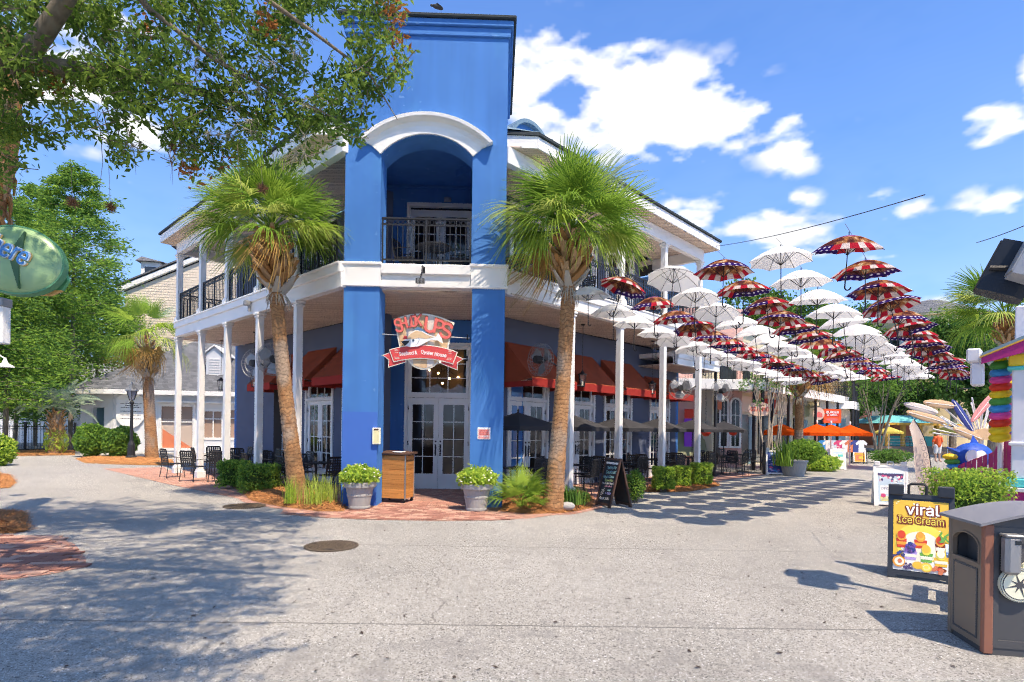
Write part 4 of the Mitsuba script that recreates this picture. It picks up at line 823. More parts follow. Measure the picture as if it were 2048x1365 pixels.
for i, (F_, s, nm) in enumerate(((FR, 1.5, 'right'), (FR, 3.6, 'right'), (FL, 3.3, 'left'))):
    place(TB, 'balcony_table', TR(fw(F_, s, .95, 5.27), thR if F_ is FR else thL), f'black table on the {nm} upper gallery, {ordn[i % 2]} from the tower', 'table')
    for sgn in (-1, 1): place(CH, 'balcony_chair', TR(fw(F_, s + .6 * sgn, .95, 5.27), (thR if F_ is FR else thL) - sgn * math.pi / 2), f"{'near' if sgn < 0 else 'far'}-side black chair at the {ordn[i % 2]} table of the {nm} upper gallery", 'chair')
# ================================================================ hanging lanterns and fans under the galleries
def lantern(p, drop, label):
    k = thing('hanging_lantern', label, 'lantern', 'lanterns hanging under the galleries'); M_ = TR(p)
    part(k, 'rod', cat([rod((0, 0, 0), (0, 0, -drop), .008, 5), lathe([(.06, 0), (.06, -.03), (0, -.03)], 12)]), 'black_metal', M_)
    z = -drop; c = [(.09, .09), (-.09, .09), (-.09, -.09), (.09, -.09)]
    part(k, 'cap', lathe([(0, z + .02), (.03, z), (.06, z - .04), (.14, z - .09), (.14, z - .105), (0, z - .105)], 12), 'black_metal', M_)
    part(k, 'cage', cat([rod((x, y, z - .10), (x * .62, y * .62, z - .42), .009, 4) for x, y in c] + [box(-.07, .07, -.07, .07, z - .45, z - .42, .01)]), 'black_metal', M_)
    part(k, 'glass', hull([(x * .93, y * .93, z - .11) for x, y in c] + [(x * .58, y * .58, z - .42) for x, y in c]), 'glass_mat', M_); part(k, 'candle', rod((0, 0, z - .42), (0, 0, z - .28), .025, 8), 'print_pale', M_)
for F_, s, nm, y in ((FR, 4.15, 'right gallery between the first and second columns', .9), (FR, 8.1, 'right gallery before its last column', .9), (FL, 7.7, 'left gallery before the wall end', 1.3), (FL, 10.6, 'left gallery near its far end', 1.3)):
    lantern(fw(F_, s, y, 4.75), 1.35, f'black carriage lantern hanging from the {nm}')
def fan(p, face, r, label, arm):
    k = thing('wall_fan', label, 'fan', 'round caged fans on the gallery columns'); M_ = basis(p, np.cross([0, 0, 1.0], face), [0, 0, 1.0])     # local y = face
    cg = []
    for rr, yy in ((r, .0), (r, -.16), (r * .66, .05), (r * .33, .07), (r * .66, -.2)):
        a = np.linspace(0, 2 * math.pi, 33); cg.append(tube(np.c_[rr * np.cos(a), a * 0 + yy, rr * np.sin(a)], .006, 4, False))
    for a in np.arange(28) * 2 * math.pi / 28:
        o = np.array([math.cos(a), 0, math.sin(a)]); cg.append(tube([o * .05 + [0, .075, 0], o * r * .66 + [0, .05, 0], o * r, o * r + [0, -.16, 0], o * r * .5 + [0, -.21, 0]], .0035, 3, False))
    part(k, 'cage', cat(cg), 'steel_dull', M_, kind='stuff'); part(k, 'motor', xf(lathe([(0, -.26), (.09, -.26), (.10, -.1), (.06, .05), (0, .06)], 14), np.array([[1, 0, 0, 0], [0, 0, 1, 0], [0, -1, 0, 0], [0, 0, 0, 1.0]]) @ np.diag([1, 1, 1, 1.0])), 'black_paint', M_)
    for a in np.arange(3) * 2.094 + .4:
        o = np.array([math.cos(a), 0, math.sin(a)]); t = np.array([-math.sin(a), 0, math.cos(a)])
        V = np.array([o * .07 - t * .04, o * .07 + t * .05, o * r * .55 + t * .20 + [0, -.07, 0], o * r * .9 + t * .12 + [0, -.09, 0], o * r * .9 - t * .12 + [0, -.02, 0], o * r * .5 - t * .13 + [0, .0, 0]])
        part(k, 'blade', (V, np.array([[0, 1, 2], [0, 2, 5], [5, 2, 3], [5, 3, 4]])), 'steel_dull', M_)
    part(k, 'bracket', tube([p - np.asarray(face) / np.linalg.norm(face) * .22, (p + arm) / 2 + [0, 0, -.15], arm], .025, 6), 'black_metal')
cL4, cR1, cR4 = fw(FL, 4.37, .07, 3.4), fw(FR, 2.5, .07, 3.5), fw(FR, 9.78, .07, 3.35)
fan(fw(FL, 3.72, .18, 3.45), np.array([.3, -1, 0]), .42, 'round steel fan right of the fourth left gallery column near the palm', cL4)
fan(fw(FL, 5.15, .35, 3.45), np.array([-.25, -1, 0]), .40, 'round steel fan left of the fourth left gallery column', cL4)
fan(fw(FR, 1.75, .35, 3.45), np.array([-.9, -.7, .0]), .40, 'round caged fan before the first red awning behind the right palm', cR1)
fan(fw(FR, 9.2, .45, 3.2), np.array([-.2, -1, 0]), .38, 'round caged fan left of the last right gallery column', cR4); fan(fw(FR, 11.9, .2, 3.25), np.array([.3, -1, 0]), .40, 'round steel fan on the thin black post beyond the right gallery', fw(FR, 12.16, .49, 3.2))
one('floodlight', cat([box(-.07, .07, -.12, .02, -.06, .08, .015), box(-.02, .02, -.02, .05, -.2, -.05), box(-.05, .05, -.13, -.12, -.04, .06)]), 'steel_dull', 'small grey floodlight on the left gallery beam beside the palm', 'light', frame(fw(FL, 4.75, -.08, 5.02), FL[:3, 0] * -1, FL[:3, 1]))
# ================================================================ chalkboard
def a_frame(name, M_, w, h, label, build, m_frame='wood_dark', m_board='slate', spread=.32, feet=True, handle=False, rim=.045, catn='sign board'):
    """two leaning boards; local x along the board, front towards -y; build(add, S) decorates the front face (S: drawing in x, z, front at y<0)"""
    k = thing(name, label, catn)
    al = math.atan2(spread, h); S = np.eye(4); S[:3, :3] = rotm((1, 0, 0), -al); S[:3, 3] = (0, -spread, 0); S = M_ @ S
    Bk = np.eye(4); Bk[:3, :3] = rotm((0, 0, 1), math.pi) @ rotm((1, 0, 0), -al); Bk[:3, 3] = (0, spread, 0); Bk = M_ @ Bk
    for nm, Q_ in (('front', S), ('back', Bk)):
        f = sbox(-w / 2, .0, w / 2, h).difference(sbox(-w / 2 + rim, .09, w / 2 - rim, h - rim)).difference(sbox(-w / 2 + .09, -.1, w / 2 - .09, .035))
        part(k, f'{nm}_frame', wallprism(f, -.018, .018), m_frame, Q_); part(k, f'{nm}_panel', box(-w / 2 + rim - .002, w / 2 - rim + .002, -.006, .006, .088, h - rim + .002), m_board, Q_)
    part(k, 'hinge', cat([box(x - .03, x + .03, -.03, .03, h * math.cos(al) - .012, h * math.cos(al) + .012, .004) for x in (-w * .33, w * .33)]), 'steel_dull', M_)
    if build: build(lambda n, poly, y, mt, t=.002: part(k, n, wallprism(poly, -y - t, -y), mt, S), lambda n, s, h_, x, z, mt, y=.007, width=None, bold=True, rot=0: part(k, n, xf(xf(text(s, h_, .002, bold, width), UPR), TR((0, 0, 0)) @ np.block([[rotm((0, 1, 0), -rot), np.zeros((3, 1))], [np.zeros((1, 3)), np.ones((1, 1))]])), mt, S @ TR((x, -y, z))))
    return k
def chalk(poly, txt):
    poly('header', sbox(-.24, .98, .24, 1.03), .007, 'chalk_white')
    for s, h_, x, z, m_, w_ in (('Salt Life', .07, .03, .87, 'chalk_cyan', .36), ('Seafood', .07, .03, .765, 'chalk_cyan', .40), ('Night Time', .055, -.02, .66, 'chalk_cyan', .42), ('Specials', .05, .02, .585, 'chalk_lime', .34), ('Thursday Night', .045, .0, .515, 'chalk_white', .46), ('3 to close', .04, .05, .455, 'chalk_pink', .3), ('any', .05, .11, .37, 'chalk_cyan', .14), ('4 Kids', .06, .10, .29, 'chalk_violet', .22), ('Ask us', .07, -.02, .16, 'chalk_white', .38)):
        txt('lettering', s, h_, x, z, m_, width=w_, bold=False, rot=.06)
    for i in range(4): poly('chalk_mark', affinity.rotate(sbox(-.20, .27 + .035 * i, -.08, .28 + .035 * i), 20), .007, 'chalk_white')
pc = G(1213, 1012); pd = G(1252, 1022)
cf = TR((pc + pd) / 2 + [0, .32, 0], math.atan2(pd[1] - pc[1], pd[0] - pc[0]) + .02)
a_frame('chalkboard_sign', cf, .62, 1.12, 'black framed chalkboard with coloured handwriting standing before the right gallery', chalk, spread=.28)
# ================================================================ rows of umbrellas hung over the street
def umb_meshes():
    n, R, H = 8, .515, .24; V, uv, F = [(0, 0, 0)], [(0, 0)], []
    V, uv = [], []
    K = 6
    for k in range(n):
        b = len(V)
        for i in range(K + 1):
            t = i / K
            for j in range(4):
                s = j / 3; a0, a1 = 2 * math.pi * k / n, 2 * math.pi * (k + 1) / n
                p = np.array([math.cos(a0), math.sin(a0)]) * (1 - s) + np.array([math.cos(a1), math.sin(a1)]) * s
                sag = math.sin(math.pi * s); x = p * R * t * (1 - .05 * t * sag)
                V.append((x[0], x[1], -H * t ** 1.75 + .012 * sag * t)); uv.append(((k + s) / n * .999 + .0005, t))
        for i in range(K):
            for j in range(3):
                a = b + i * 4 + j; F += [[a, a + 4, a + 5], [a, a + 5, a + 1]]
    can = (np.array(V, float), np.array(F)); uv = np.array(uv)
    ribs = []
    for k in range(n):
        a = 2 * math.pi * k / n; o = np.array([math.cos(a), math.sin(a), 0])
        ribs.append(tube([o * R * t + np.array([0, 0, -H * t ** 1.75 - .006]) for t in np.linspace(0.02, 1, 6)], .0045, 3, False)); ribs.append(tube([np.array([0, 0, -.30]), o * R * .5 + np.array([0, 0, -H * .5 ** 1.75 - .01])], .005, 3, False))
    th = np.linspace(0, math.pi, 9)
    hk = [np.array([.045 - .045 * math.cos(t), 0, -.78 - .045 * math.sin(t)]) for t in th]
    return can, uv, cat(ribs), rod((0, 0, .05), (0, 0, -.70), .008, 5), tube([(0, 0, -.62), (0, 0, -.78)] + hk[1:], .011, 6)
can, uvs, ribs, shaft, hook = umb_meshes()
RB, SHF, HK = ply(ribs, 'black_metal'), ply(shaft, 'black_metal'), ply(hook, 'black_paint')
CANW, CANF = ply(can, 'cloth_white', True), ply(can, 'cloth_flag', True, uvs)
stD = FR[:3, 0]; crossD = FR[:3, 1]
U0 = AT(1700, 490, 8.7) + [0, 0, .16]
rowc = ['right', 'right', 'right', 'left', 'left', 'left']
for r_ in range(6):
    flag = r_ % 2 == 0
    rn = ['rightmost flag', 'rightmost white', 'middle flag', 'middle white', 'leftmost flag', 'leftmost white'][r_]
    for n_ in range(15):
        z = -.5 * (1 - math.exp(-n_ / 2.5)) - .03 * n_
        p = U0 + stD * (.97 * n_ + rng.normal(0, .02)) + crossD * (.98 * r_ + rng.normal(0, .02)) + np.array([0, 0, z + rng.normal(0, .012)])
        k = thing('hanging_umbrella', (f'{"stars and stripes" if flag else "plain white"} umbrella, {ordn[n_]} from the camera in the {rn} row over the street'), 'umbrella', 'umbrellas hung in rows over the street')
        M_ = TR(p, rng.uniform(0, 6.28) if flag else rng.uniform(0, .8), 1.0, ((rng.normal(), rng.normal(), 0), rng.normal(0, .15)))
        partp(k, 'canopy', CANF if flag else CANW, M_); partp(k, 'ribs', RB, M_); partp(k, 'shaft', SHF, M_); partp(k, 'handle', HK, M_); labels[k + '__ribs'] = {'kind': 'stuff'}
for r_ in range(6):
    pts = [U0 + stD * s + crossD * (.98 * r_) + np.array([0, 0, -.5 * (1 - math.exp(-max(s, 0) / 2.4)) - .03 * s + .07]) for s in np.linspace(-.3, 14.2, 20)]
    one('umbrella_cable', tube(pts, .004, 4), 'steel_dull', f"thin steel cable carrying the {['rightmost flag', 'rightmost white', 'middle flag', 'middle white', 'leftmost flag', 'leftmost white'][r_]} umbrella row", 'cable')
def wire(a, b, label, sag=.15, r=.006):
    a, b = np.asarray(a), np.asarray(b); return one('overhead_wire', tube([a + (b - a) * t - np.array([0, 0, sag * 4 * t * (1 - t)]) for t in np.linspace(0, 1, 14)], r, 4), 'black_metal', label, 'wire')
wire(AT(1432, 493, 19.5), AT(1850, 390, 9.0), 'long overhead wire rising from the restaurant roof corner to the right', .1, .009)
wire(AT(1953, 486, 9), AT(2100, 430, 6.5), 'short overhead wire at the right beside the speakers', .02, .006)
# ================================================================ sign boards on the street
def icecream(poly, txt):
    W_, H_ = .30, 1.0
    poly('poster', sbox(-.275, .10, .275, .955), .007, 'print_yellow')
    poly('poster_glow', ellp(0, .44, .255, .235), .0095, 'print_lemon'); poly('poster_glow', ellp(0, .40, .20, .18), .0118, 'print_pale'); poly('poster_base', sbox(-.275, .10, .275, .235), .0098, 'print_white')
    q = np.random.default_rng(5)
    for i in range(16): poly('splash', ellp(q.uniform(-.25, .25), q.uniform(.60, .93), q.uniform(.006, .014), q.uniform(.006, .012)), .0095, 'print_pale')
    for s, h_, x, z, w_, c in (('viral', .125, .02, .785, .33, 'print_white'), ('Ice Cream', .088, .0, .672, .45, 'print_lemon')):
        txt('lettering_outline', s, h_, x + .008, z - .008, 'print_brown', .0125, w_ * 1.04, True); 
        for dx, dz in ((-.007, .007), (.012, .007), (-.007, -.010), (.014, -.014)): txt('lettering_outline', s, h_, x + dx, z + dz, 'print_brown', .0122, w_ * 1.03, True)
        txt('lettering', s, h_, x, z, c, .0148, w_, s == 'viral')
    def cup(x, z, w_, h_, cone, bodyc, topc, n='cone'):
        poly(n, Polygon([(x - w_, z), (x + w_, z), (x + w_ * .8, z - h_), (x - w_ * .8, z - h_)]), .0145 , bodyc)
        poly(n, Polygon([(x - w_ * .9, z - h_ * .35), (x + w_ * .9, z - h_ * .35), (x + w_ * .85, z - h_ * .7), (x - w_ * .85, z - h_ * .7)]), .0168, 'print_pale' if bodyc != 'print_red' else 'print_orange')
        for i, c in enumerate(topc): poly('ice_cream', ellp(x, z + .035 + .012 * i, .046 - .008 * i, .062 - .012 * i), .0190 + .0022 * i, c)
    cup(-.19, .48, .055, .11, 1, 'print_red', ('print_orange', 'print_red')); cup(.0, .48, .065, .10, 1, 'print_red', ('print_orange', 'print_yellow', 'print_orange')); cup(.19, .45, .05, .11, 1, 'print_brown', ('print_orange', 'print_red'))
    cup(-.10, .335, .07, .10, 1, 'print_lilac', ('print_purple',)); cup(.055, .33, .065, .11, 1, 'print_green', ('print_lemon', 'print_yellow')); cup(.195, .29, .07, .10, 1, 'print_yellow', ('print_lemon', 'print_pale'))
    for i in range(26): poly('grape', ellp(-.10 + q.uniform(-.045, .045), .375 + q.uniform(-.05, .06), .014, .014), .0238 + .0001 * i, ('print_purple', 'print_navy', 'plum')[i % 3])
    for i in range(14): poly('berry', ellp(-.225 + q.uniform(-.045, .07), .285 + q.uniform(-.04, .04), .015, .015), .0238 + .0001 * i, ('print_navy', 'plum')[i % 2])
    poly('peach', ellp(-.215, .20, .062, .066), .0262, 'print_orange'); poly('peach', ellp(-.21, .20, .048, .05), .0285, 'print_pale'); poly('peach', ellp(-.205, .205, .022, .026), .0308, 'coral')
    poly('lemon', ellp(-.03, .175, .052, .044), .0262, 'print_yellow'); poly('lemon', ellp(.055, .16, .055, .055), .0285, 'print_yellow'); poly('lemon', ellp(.055, .16, .045, .045), .0308, 'print_lemon'); poly('lemon', ring(.055, .16, .030, .005), .0331, 'print_pale')
    for i in range(12): poly('strawberry', ellp(.16 + q.uniform(-.04, .10), .14 + q.uniform(-.03, .04), .024, .022), .0262 + .0001 * i, ('print_red', 'print_brown', 'coral')[i % 3])
    for i in range(10): poly('berry', ellp(-.13 + q.uniform(-.03, .05), .15 + q.uniform(-.03, .03), .014, .014), .0262 + .0001 * i, 'plum')
    for i in range(8): poly('leaf', ellp(.22 + q.uniform(-.03, .04), .53 + q.uniform(-.05, .05), .03, .010, q.uniform(0, 180)), .0262 + .0001 * i, 'print_green')
pa_ = np.array([4.60, 6.95, 0]); ed = np.array([.82, -.55, 0]); ed /= np.linalg.norm(ed)
M1 = frame(pa_ + ed * .34 + np.array([.16, .24, 0.0]), ed, np.array([-ed[1], ed[0], 0]))
k = a_frame('ice_cream_sign', M1, .66, 1.03, 'black plastic sidewalk sign with a yellow fruit ice cream poster', icecream, 'dark_plastic', 'dark_plastic', .30, rim=.05)
for x in (-.33, .17): part(k, 'top_post', box(x, x + .16, -.07, .03, .98, 1.11, .01), 'dark_plastic', M1)
part(k, 'handle', tube([(-.12, -.0, .99), (-.12, .0, 1.10), (-.09, 0, 1.125), (.03, 0, 1.125), (.06, 0, 1.10), (.06, 0, .99)], .018, 6), 'black_paint', M1)
def generic_poster(bg, rows):
    def f(poly, txt):
        poly('poster', sbox(-.26, .10, .26, .94), .007, bg)
        for i, (x0, z0, x1, z1, c) in enumerate(rows): poly('print', sbox(x0, z0, x1, z1), .0093 + .0001 * i, c)
    return f
def white_sign(p, rz, label, build, w=.64, h=1.02, mf='print_white'):
    M_ = TR(p, rz); k = a_frame('sidewalk_sign', M_, w, h, label, build, mf, 'print_white', .28, rim=.05)
    for x in (-w / 2 + .02, w / 2 - .14): part(k, 'top_post', box(x, x + .12, -.05, .03, h - .04, h + .06, .01), mf, M_)
    part(k, 'handle', tube([(-.06, 0, h - .03), (-.06, 0, h + .05), (.06, 0, h + .05), (.06, 0, h - .03)], .014, 5), mf, M_); return k
def rwd(poly, txt):
    q = np.random.default_rng(3); poly('poster', sbox(-.26, .10, .26, .82), .007, 'print_sky'); poly('poster_top', sbox(-.26, .74, .26, .80), .0092, 'plum')
    for i in range(26): poly('dot', ellp(q.uniform(-.24, .24), q.uniform(.58, .79), q.uniform(.012, .04), q.uniform(.012, .035)), .0115 + .0001 * i, ('print_pink', 'print_white', 'plum')[i % 3])
    poly('print', sbox(-.22, .30, .25, .50), .0115, 'print_white'); poly('print', ellp(-.16, .26, .05, .05), .014, 'print_pink'); txt('lettering', 'OPEN', .06, -.1, .40, 'print_navy', .0142, .20, False)
    for i in range(4): poly('line', sbox(-.22, .13 + .03 * i, -.05, .145 + .03 * i), .0115, 'print_lemon'); poly('line', sbox(.02, .33 + .035 * i, .22, .345 + .035 * i), .014, 'print_navy')
white_sign(G(1783, 1014) + [.12, .25, 0], -.45, 'white sidewalk sign with a pink and blue poster behind the ice cream sign', rwd, .70, 1.0)
def blue_poster(poly, txt):
    q = np.random.default_rng(4); poly('poster', sbox(-.26, .10, .26, .94), .007, 'print_navy')
    for i in range(30): poly('print', ellp(q.uniform(-.22, .22), q.uniform(.14, .90), q.uniform(.02, .08), q.uniform(.01, .04), q.uniform(-30, 30)), .0093 + .0001 * i, ('print_sky', 'print_pink', 'print_lilac', 'ball_blue')[i % 4])
white_sign(G(1555, 951) + [0, .3, 0], -.3, 'white sidewalk sign with a blue and purple poster beside the iron railing', blue_poster)
white_sign(G(1682, 940) + [0, .3, 0], -.35, 'white sidewalk sign with a pale menu, before the red parasols', generic_poster('print_pale', [(-.2, .75, .2, .85, 'print_sky'), (.0, .62, .2, .73, 'kiosk_teal'), (-.2, .5, .05, .55, 'beige'), (-.2, .42, .1, .45, 'beige'), (.0, .3, .2, .38, 'print_sky'), (-.2, .2, .2, .24, 'print_lime' if 'print_lime' in scene else 'chalk_lime')]))
a_frame('sidewalk_sign', TR(G(1724, 928) + [0, .3, 0], -.35), .72, .98, 'black framed sidewalk sign with an orange and pink poster, farthest along the street', generic_poster('print_orange', [(-.26, .62, .26, .94, 'flag_tan'), (-.1, .66, .2, .80, 'print_pink'), (.05, .82, .22, .92, 'print_lemon'), (-.2, .2, .1, .5, 'coral'), (-.05, .28, .16, .44, 'print_yellow')]), 'black_paint', 'print_white')
# feather flag
k = thing('feather_flag', 'tan feather banner on a curved pole beside the clipped bush', 'flag'); fp = XY(1866, 13.4, 0)
pole = [fp + np.array([-.0 - .46 * (t ** 3.2), .0, 2.12 * t - .03 * t ** 6]) for t in np.linspace(0, 1, 16)]
part(k, 'pole', tube(pole, np.linspace(.016, .007, 16), 6), 'black_paint')
V, F = [], []
for i, t in enumerate(np.linspace(.12, 1, 22)):
    pr = fp + np.array([-.46 * (t ** 3.2), 0, 2.12 * t - .03 * t ** 6]); wd = max(.012, min(.24 + .11 * math.sin(math.pi * t), (1.01 - t) * 2.6))
    for j in range(7): s = j / 6; V.append(pr + np.array([-wd * s, .05 * math.sin(s * 5 + t * 7) * s, -.05 * s * (1 - t)]))
for i in range(21):
    for j in range(6): a = i * 7 + j; F += [[a, a + 7, a + 8], [a, a + 8, a + 1]]
part(k, 'banner', (np.array(V), np.array(F)), 'flag_tan_cloth', smooth=True)
for i, ch in enumerate('CSEUGOOB'):
    t = .2 + .075 * i; part(k, 'lettering', xf(xf(text(ch, .12, .003), UPR), TR(fp + np.array([-.46 * t ** 3.2 - .15, -.075, 2.1 * t - .02]))), 'flag_grey')
part(k, 'base', cat([box(fp[0] - .25, fp[0] + .25, fp[1] - .03, fp[1] + .03, 0, .03), box(fp[0] - .03, fp[0] + .03, fp[1] - .25, fp[1] + .25, .031, .06)]), 'black_paint')
# ================================================================ litter bin
k = thing('litter_bin', 'large brown metal litter bin with a domed lid and compass emblem', 'litter bin'); e1 = np.array([.21, .978, 0]); e1 /= np.linalg.norm(e1); e2 = np.array([e1[1], -e1[0], 0])
MB_ = frame(np.array([3.76, 4.51, 0]), e2, e1)      # x along the wide front (towards the right), y along the side
Lw, Dw, Hb = 1.15, .53, 1.035
part(k, 'plinth', box(.02, Lw - .02, .02, Dw - .02, 0, .06), 'can_dark', MB_)
for x, y in ((0, 0), (Lw - .07, 0), (0, Dw - .05), (Lw - .07, Dw - .05)): part(k, 'corner_post', box(x, x + .07, y, y + .05, .01, Hb, .008), 'rust' if y == 0 else 'can_mat', MB_)
f = sbox(.0, .06, Lw - .14, Hb - .02).difference(sbox(.04, .12, Lw - .18, Hb - .14)); part(k, 'front_frame', wallprism(f, .012, .045), 'can_dark', MB_ @ TR((.07, 0, 0))); part(k, 'front_panel', box(.10, Lw - .1, .03, .05, .11, Hb - .12), 'can_dark', MB_)
SMx = np.array([[0, 1, 0, 0], [1, 0, 0, 0], [0, 0, 1, 0], [0, 0, 0, 1.0]])      # drawing x -> y of the bin (its left side)
op = Polygon([(.08, .71), (.08, .84)] + [(.265 + .185 * math.cos(a), .84 + .085 * math.sin(a)) for a in np.linspace(math.pi, 0, 14)] + [(.45, .84), (.45, .71)])
side = sbox(.05, .05, Dw - .05, Hb - .02).difference(op)
part(k, 'side_panel', wallprism(side, .005, .03), 'can_mat', MB_ @ SMx); part(k, 'hatch', wallprism(sbox(.09, .10, Dw - .09, .665).difference(sbox(.105, .115, Dw - .105, .65)), -.002, .004), 'can_dark', MB_ @ SMx); part(k, 'hatch_panel', wallprism(sbox(.107, .117, Dw - .107, .648), -.001, .0045), 'can_mat', MB_ @ SMx)
part(k, 'opening_rim', wallprism(op.buffer(.012).difference(op), -.004, .006), 'can_mat', MB_ @ SMx)
part(k, 'liner', cat([box(.05, Lw - .05, Dw - .06, Dw - .04, .06, Hb - .03), box(Lw - .06, Lw - .04, .05, Dw - .05, .06, Hb - .03), box(.12, .13, .05, Dw - .06, .1, .95)]), 'can_dark', MB_)
lid = [(x, Hb + .01 + .13 * math.sin(math.pi * (x + .05) / (Lw + .1))) for x in np.linspace(-.05, Lw + .05, 25)]
part(k, 'lid', xf(prism(Polygon(lid + [(x, z - .022) for x, z in lid[::-1]]), Dw + .10), np.array([[1, 0, 0, 0], [0, 0, -1, Dw + .05], [0, 1, 0, 0], [0, 0, 0, 1.0]])), 'can_lid', MB_)
part(k, 'lid_front', wallprism(Polygon([(0.0, Hb - .02)] + [(x, z - .03) for x, z in lid if 0 < x < Lw] + [(Lw, Hb - .02)]), .02, .04), 'can_dark', MB_)
part(k, 'ashtray', cat([box(.105, .215, -.09, .008, .66, .965, .025), box(.098, .222, -.098, .009, .955, .975, .008)]), 'steel_dull', MB_); part(k, 'ashtray_slot', box(.16, .20, -.094, -.088, .90, .93), 'slate', MB_)
ec = (.235, .575); part(k, 'emblem', xf(wallprism(ellp(0, 0, .135, .135), -.018, .012), TR((ec[0], 0, ec[1]))), 'emblem', MB_)
st = [Polygon([(0, 0), (.022 * math.cos(a + .4), .022 * math.sin(a + .4)), (r * math.cos(a), r * math.sin(a)), (.022 * math.cos(a - .4), .022 * math.sin(a - .4))]) for i, a in enumerate(np.arange(8) * math.pi / 4 + .3) for r in ((.10,) if i % 2 == 0 else (.07,))]
part(k, 'compass_star', xf(wallprism(unary_union(st), -.021, -.0185), TR((ec[0], 0, ec[1]))), 'can_dark', MB_); part(k, 'compass_ring', xf(wallprism(unary_union([ring(0, 0, .118, .007), ring(0, 0, .132, .004)]), -.021, -.0185), TR((ec[0], 0, ec[1]))), 'can_dark', MB_)
part(k, 'compass_loop', xf(wallprism(ring(.05, .145, .03, .010), -.018, .01), TR((ec[0], 0, ec[1]))), 'emblem', MB_)
for x in (.37, .50): part(k, 'bolt', xf(wallprism(ellp(0, 0, .012, .012), -.006, .031), TR((x, 0, .80 if x == .37 else .1))), 'steel', MB_)
one('adirondack_chair', cat([xf(wallprism(Polygon([(-.06 + .12 * i - .3, 0), (.055 + .12 * i - .3, 0), (.055 + .12 * i - .3, .72 + .1 * math.sin((i + .6) * .6)), (-.06 + .12 * i - .3, .70 + .1 * math.sin(i * .6))]), -.012, .012), np.block([[rotm((1, 0, 0), -.35), np.array([[0], [0], [.22]])], [np.zeros((1, 3)), np.ones((1, 1))]])) for i in range(6)] + [box(-.32, .32, -.52, .02, .26, .29)] + [box(x, x + .04, -.55, -.48, 0, .5) for x in (-.36, .32)] + [box(x - .05, x + .08, -.6, .12, .5, .525) for x in (-.36, .32)] + [box(x, x + .035, -.5, .35, .08, .2) for x in (-.33, .3)]), 'chair_blue', 'pale blue slatted wooden chair behind the litter bin', 'chair', TR(XY(1998, 5.6, 0), 2.5))
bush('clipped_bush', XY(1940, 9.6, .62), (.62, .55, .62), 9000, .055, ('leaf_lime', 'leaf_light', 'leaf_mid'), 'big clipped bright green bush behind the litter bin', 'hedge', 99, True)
# ================================================================ lamp pole with loudspeakers at the right edge
lp_ = np.array([5.05, 4.95, 0]); k = thing('lamp_pole', 'black lamp post at the right edge carrying a lantern', 'street lamp')
part(k, 'pole', lathe([(.12, 0), (.12, .2), (.06, .3), (.05, 3.45), (.07, 3.5), (0, 3.5)], 14), 'lamp_black', TR(lp_)); part(k, 'lantern_cage', cat([rod((.1 * math.cos(a), .1 * math.sin(a), 3.48), (.21 * math.cos(a), .21 * math.sin(a), 3.95), .012, 4) for a in np.arange(6) * math.pi / 3 + .2]), 'lamp_black', TR(lp_))
part(k, 'glass', lathe([(.09, 3.5), (.19, 3.93)], 6), 'glass_mat', TR(lp_)); part(k, 'roof', lathe([(.33, 3.94), (.34, 3.97), (.20, 4.10), (.07, 4.25), (0, 4.38)], 6), 'lamp_black', TR(lp_))
part(k, 'arm', cat([rod((-.05, 0, 3.2), (-.62, .35, 3.3), .025, 6), rod((-.05, 0, 3.3), (-.30, .05, 3.45), .025, 6)]), 'lamp_black', TR(lp_))
def speaker(p, rz, tilt, s, label, m1, m2):
    k = thing('loudspeaker', label, 'loudspeaker'); M_ = TR(p, rz, s, ((0, 1, 0), tilt))
    pr = Polygon([(-.22, -.16), (.22, -.19), (.26, 0), (.22, .19), (-.22, .16)])
    part(k, 'cabinet', cat([hull([(x, y, z) for x, y in [(-.2, -.15), (-.2, .15), (.12, -.19), (.12, .19), (.2, -.12), (.2, .12)] for z in (-.26, .26)])]), m1, M_); part(k, 'grille', hull([(x, y, z) for x, y in [(-.215, -.14), (-.215, .14), (-.20, -.14), (-.20, .14)] for z in (-.24, .24)]), m2, M_)
    part(k, 'bracket', box(.15, .4, -.03, .03, -.03, .03), 'lamp_black', M_); return k
speaker(AT(2022, 545, 5.35), -.6, .42, .92, 'dark navy loudspeaker hanging tilted on the lamp post', 'speaker', 'black_paint')
speaker(AT(2090, 515, 4.95), -.5, .42, .85, 'grey loudspeaker nearest the right edge on the lamp post', 'vinyl', 'steel_dull')
# ================================================================ colourful kiosk on the right
k = thing('rainbow_kiosk', 'magenta and white candy kiosk with a yellow gabled roof at the right edge', 'kiosk')
KO = XY(2042, 10.4, 0); KX = FR[:3, 0]; KY = -FR[:3, 1]; KM = frame(KO, np.array([.727, -.687, 0]), np.array([.687, .727, 0]))
kp = lambda n, m, mt, **kw: part(k, n, m, mt, KM, **kw)
kp('pillar', cat([box(-.13, .35, -.1, .3, .95, 3.0, .02), box(-.17, .4, -.14, .34, 1.55, 1.62, .02)]), 'kiosk_white'); kp('pillar_base', box(-.2, .42, -.17, .36, .80, .95, .02), 'kiosk_teal'); kp('counter', box(-.35, 2.5, -.22, 1.6, .02, .715, .01), 'magenta'); kp('counter_top', box(-.40, 2.5, -.27, 1.6, .72, .79, .01), 'kiosk_white')
kp('wall', box(.45, 2.4, 1.3, 1.45, .8, 3.3), 'magenta'); kp('capital', box(-.18, .42, -.16, .36, 3.0, 3.22, .02), 'sun_yellow'); kp('capital_band', box(-.2, .44, -.18, .38, 2.93, 2.998, .02), 'kiosk_teal'); kp('upper_pillar', box(-.1, .35, -.1, .3, 3.221, 4.1, .02), 'kiosk_white')
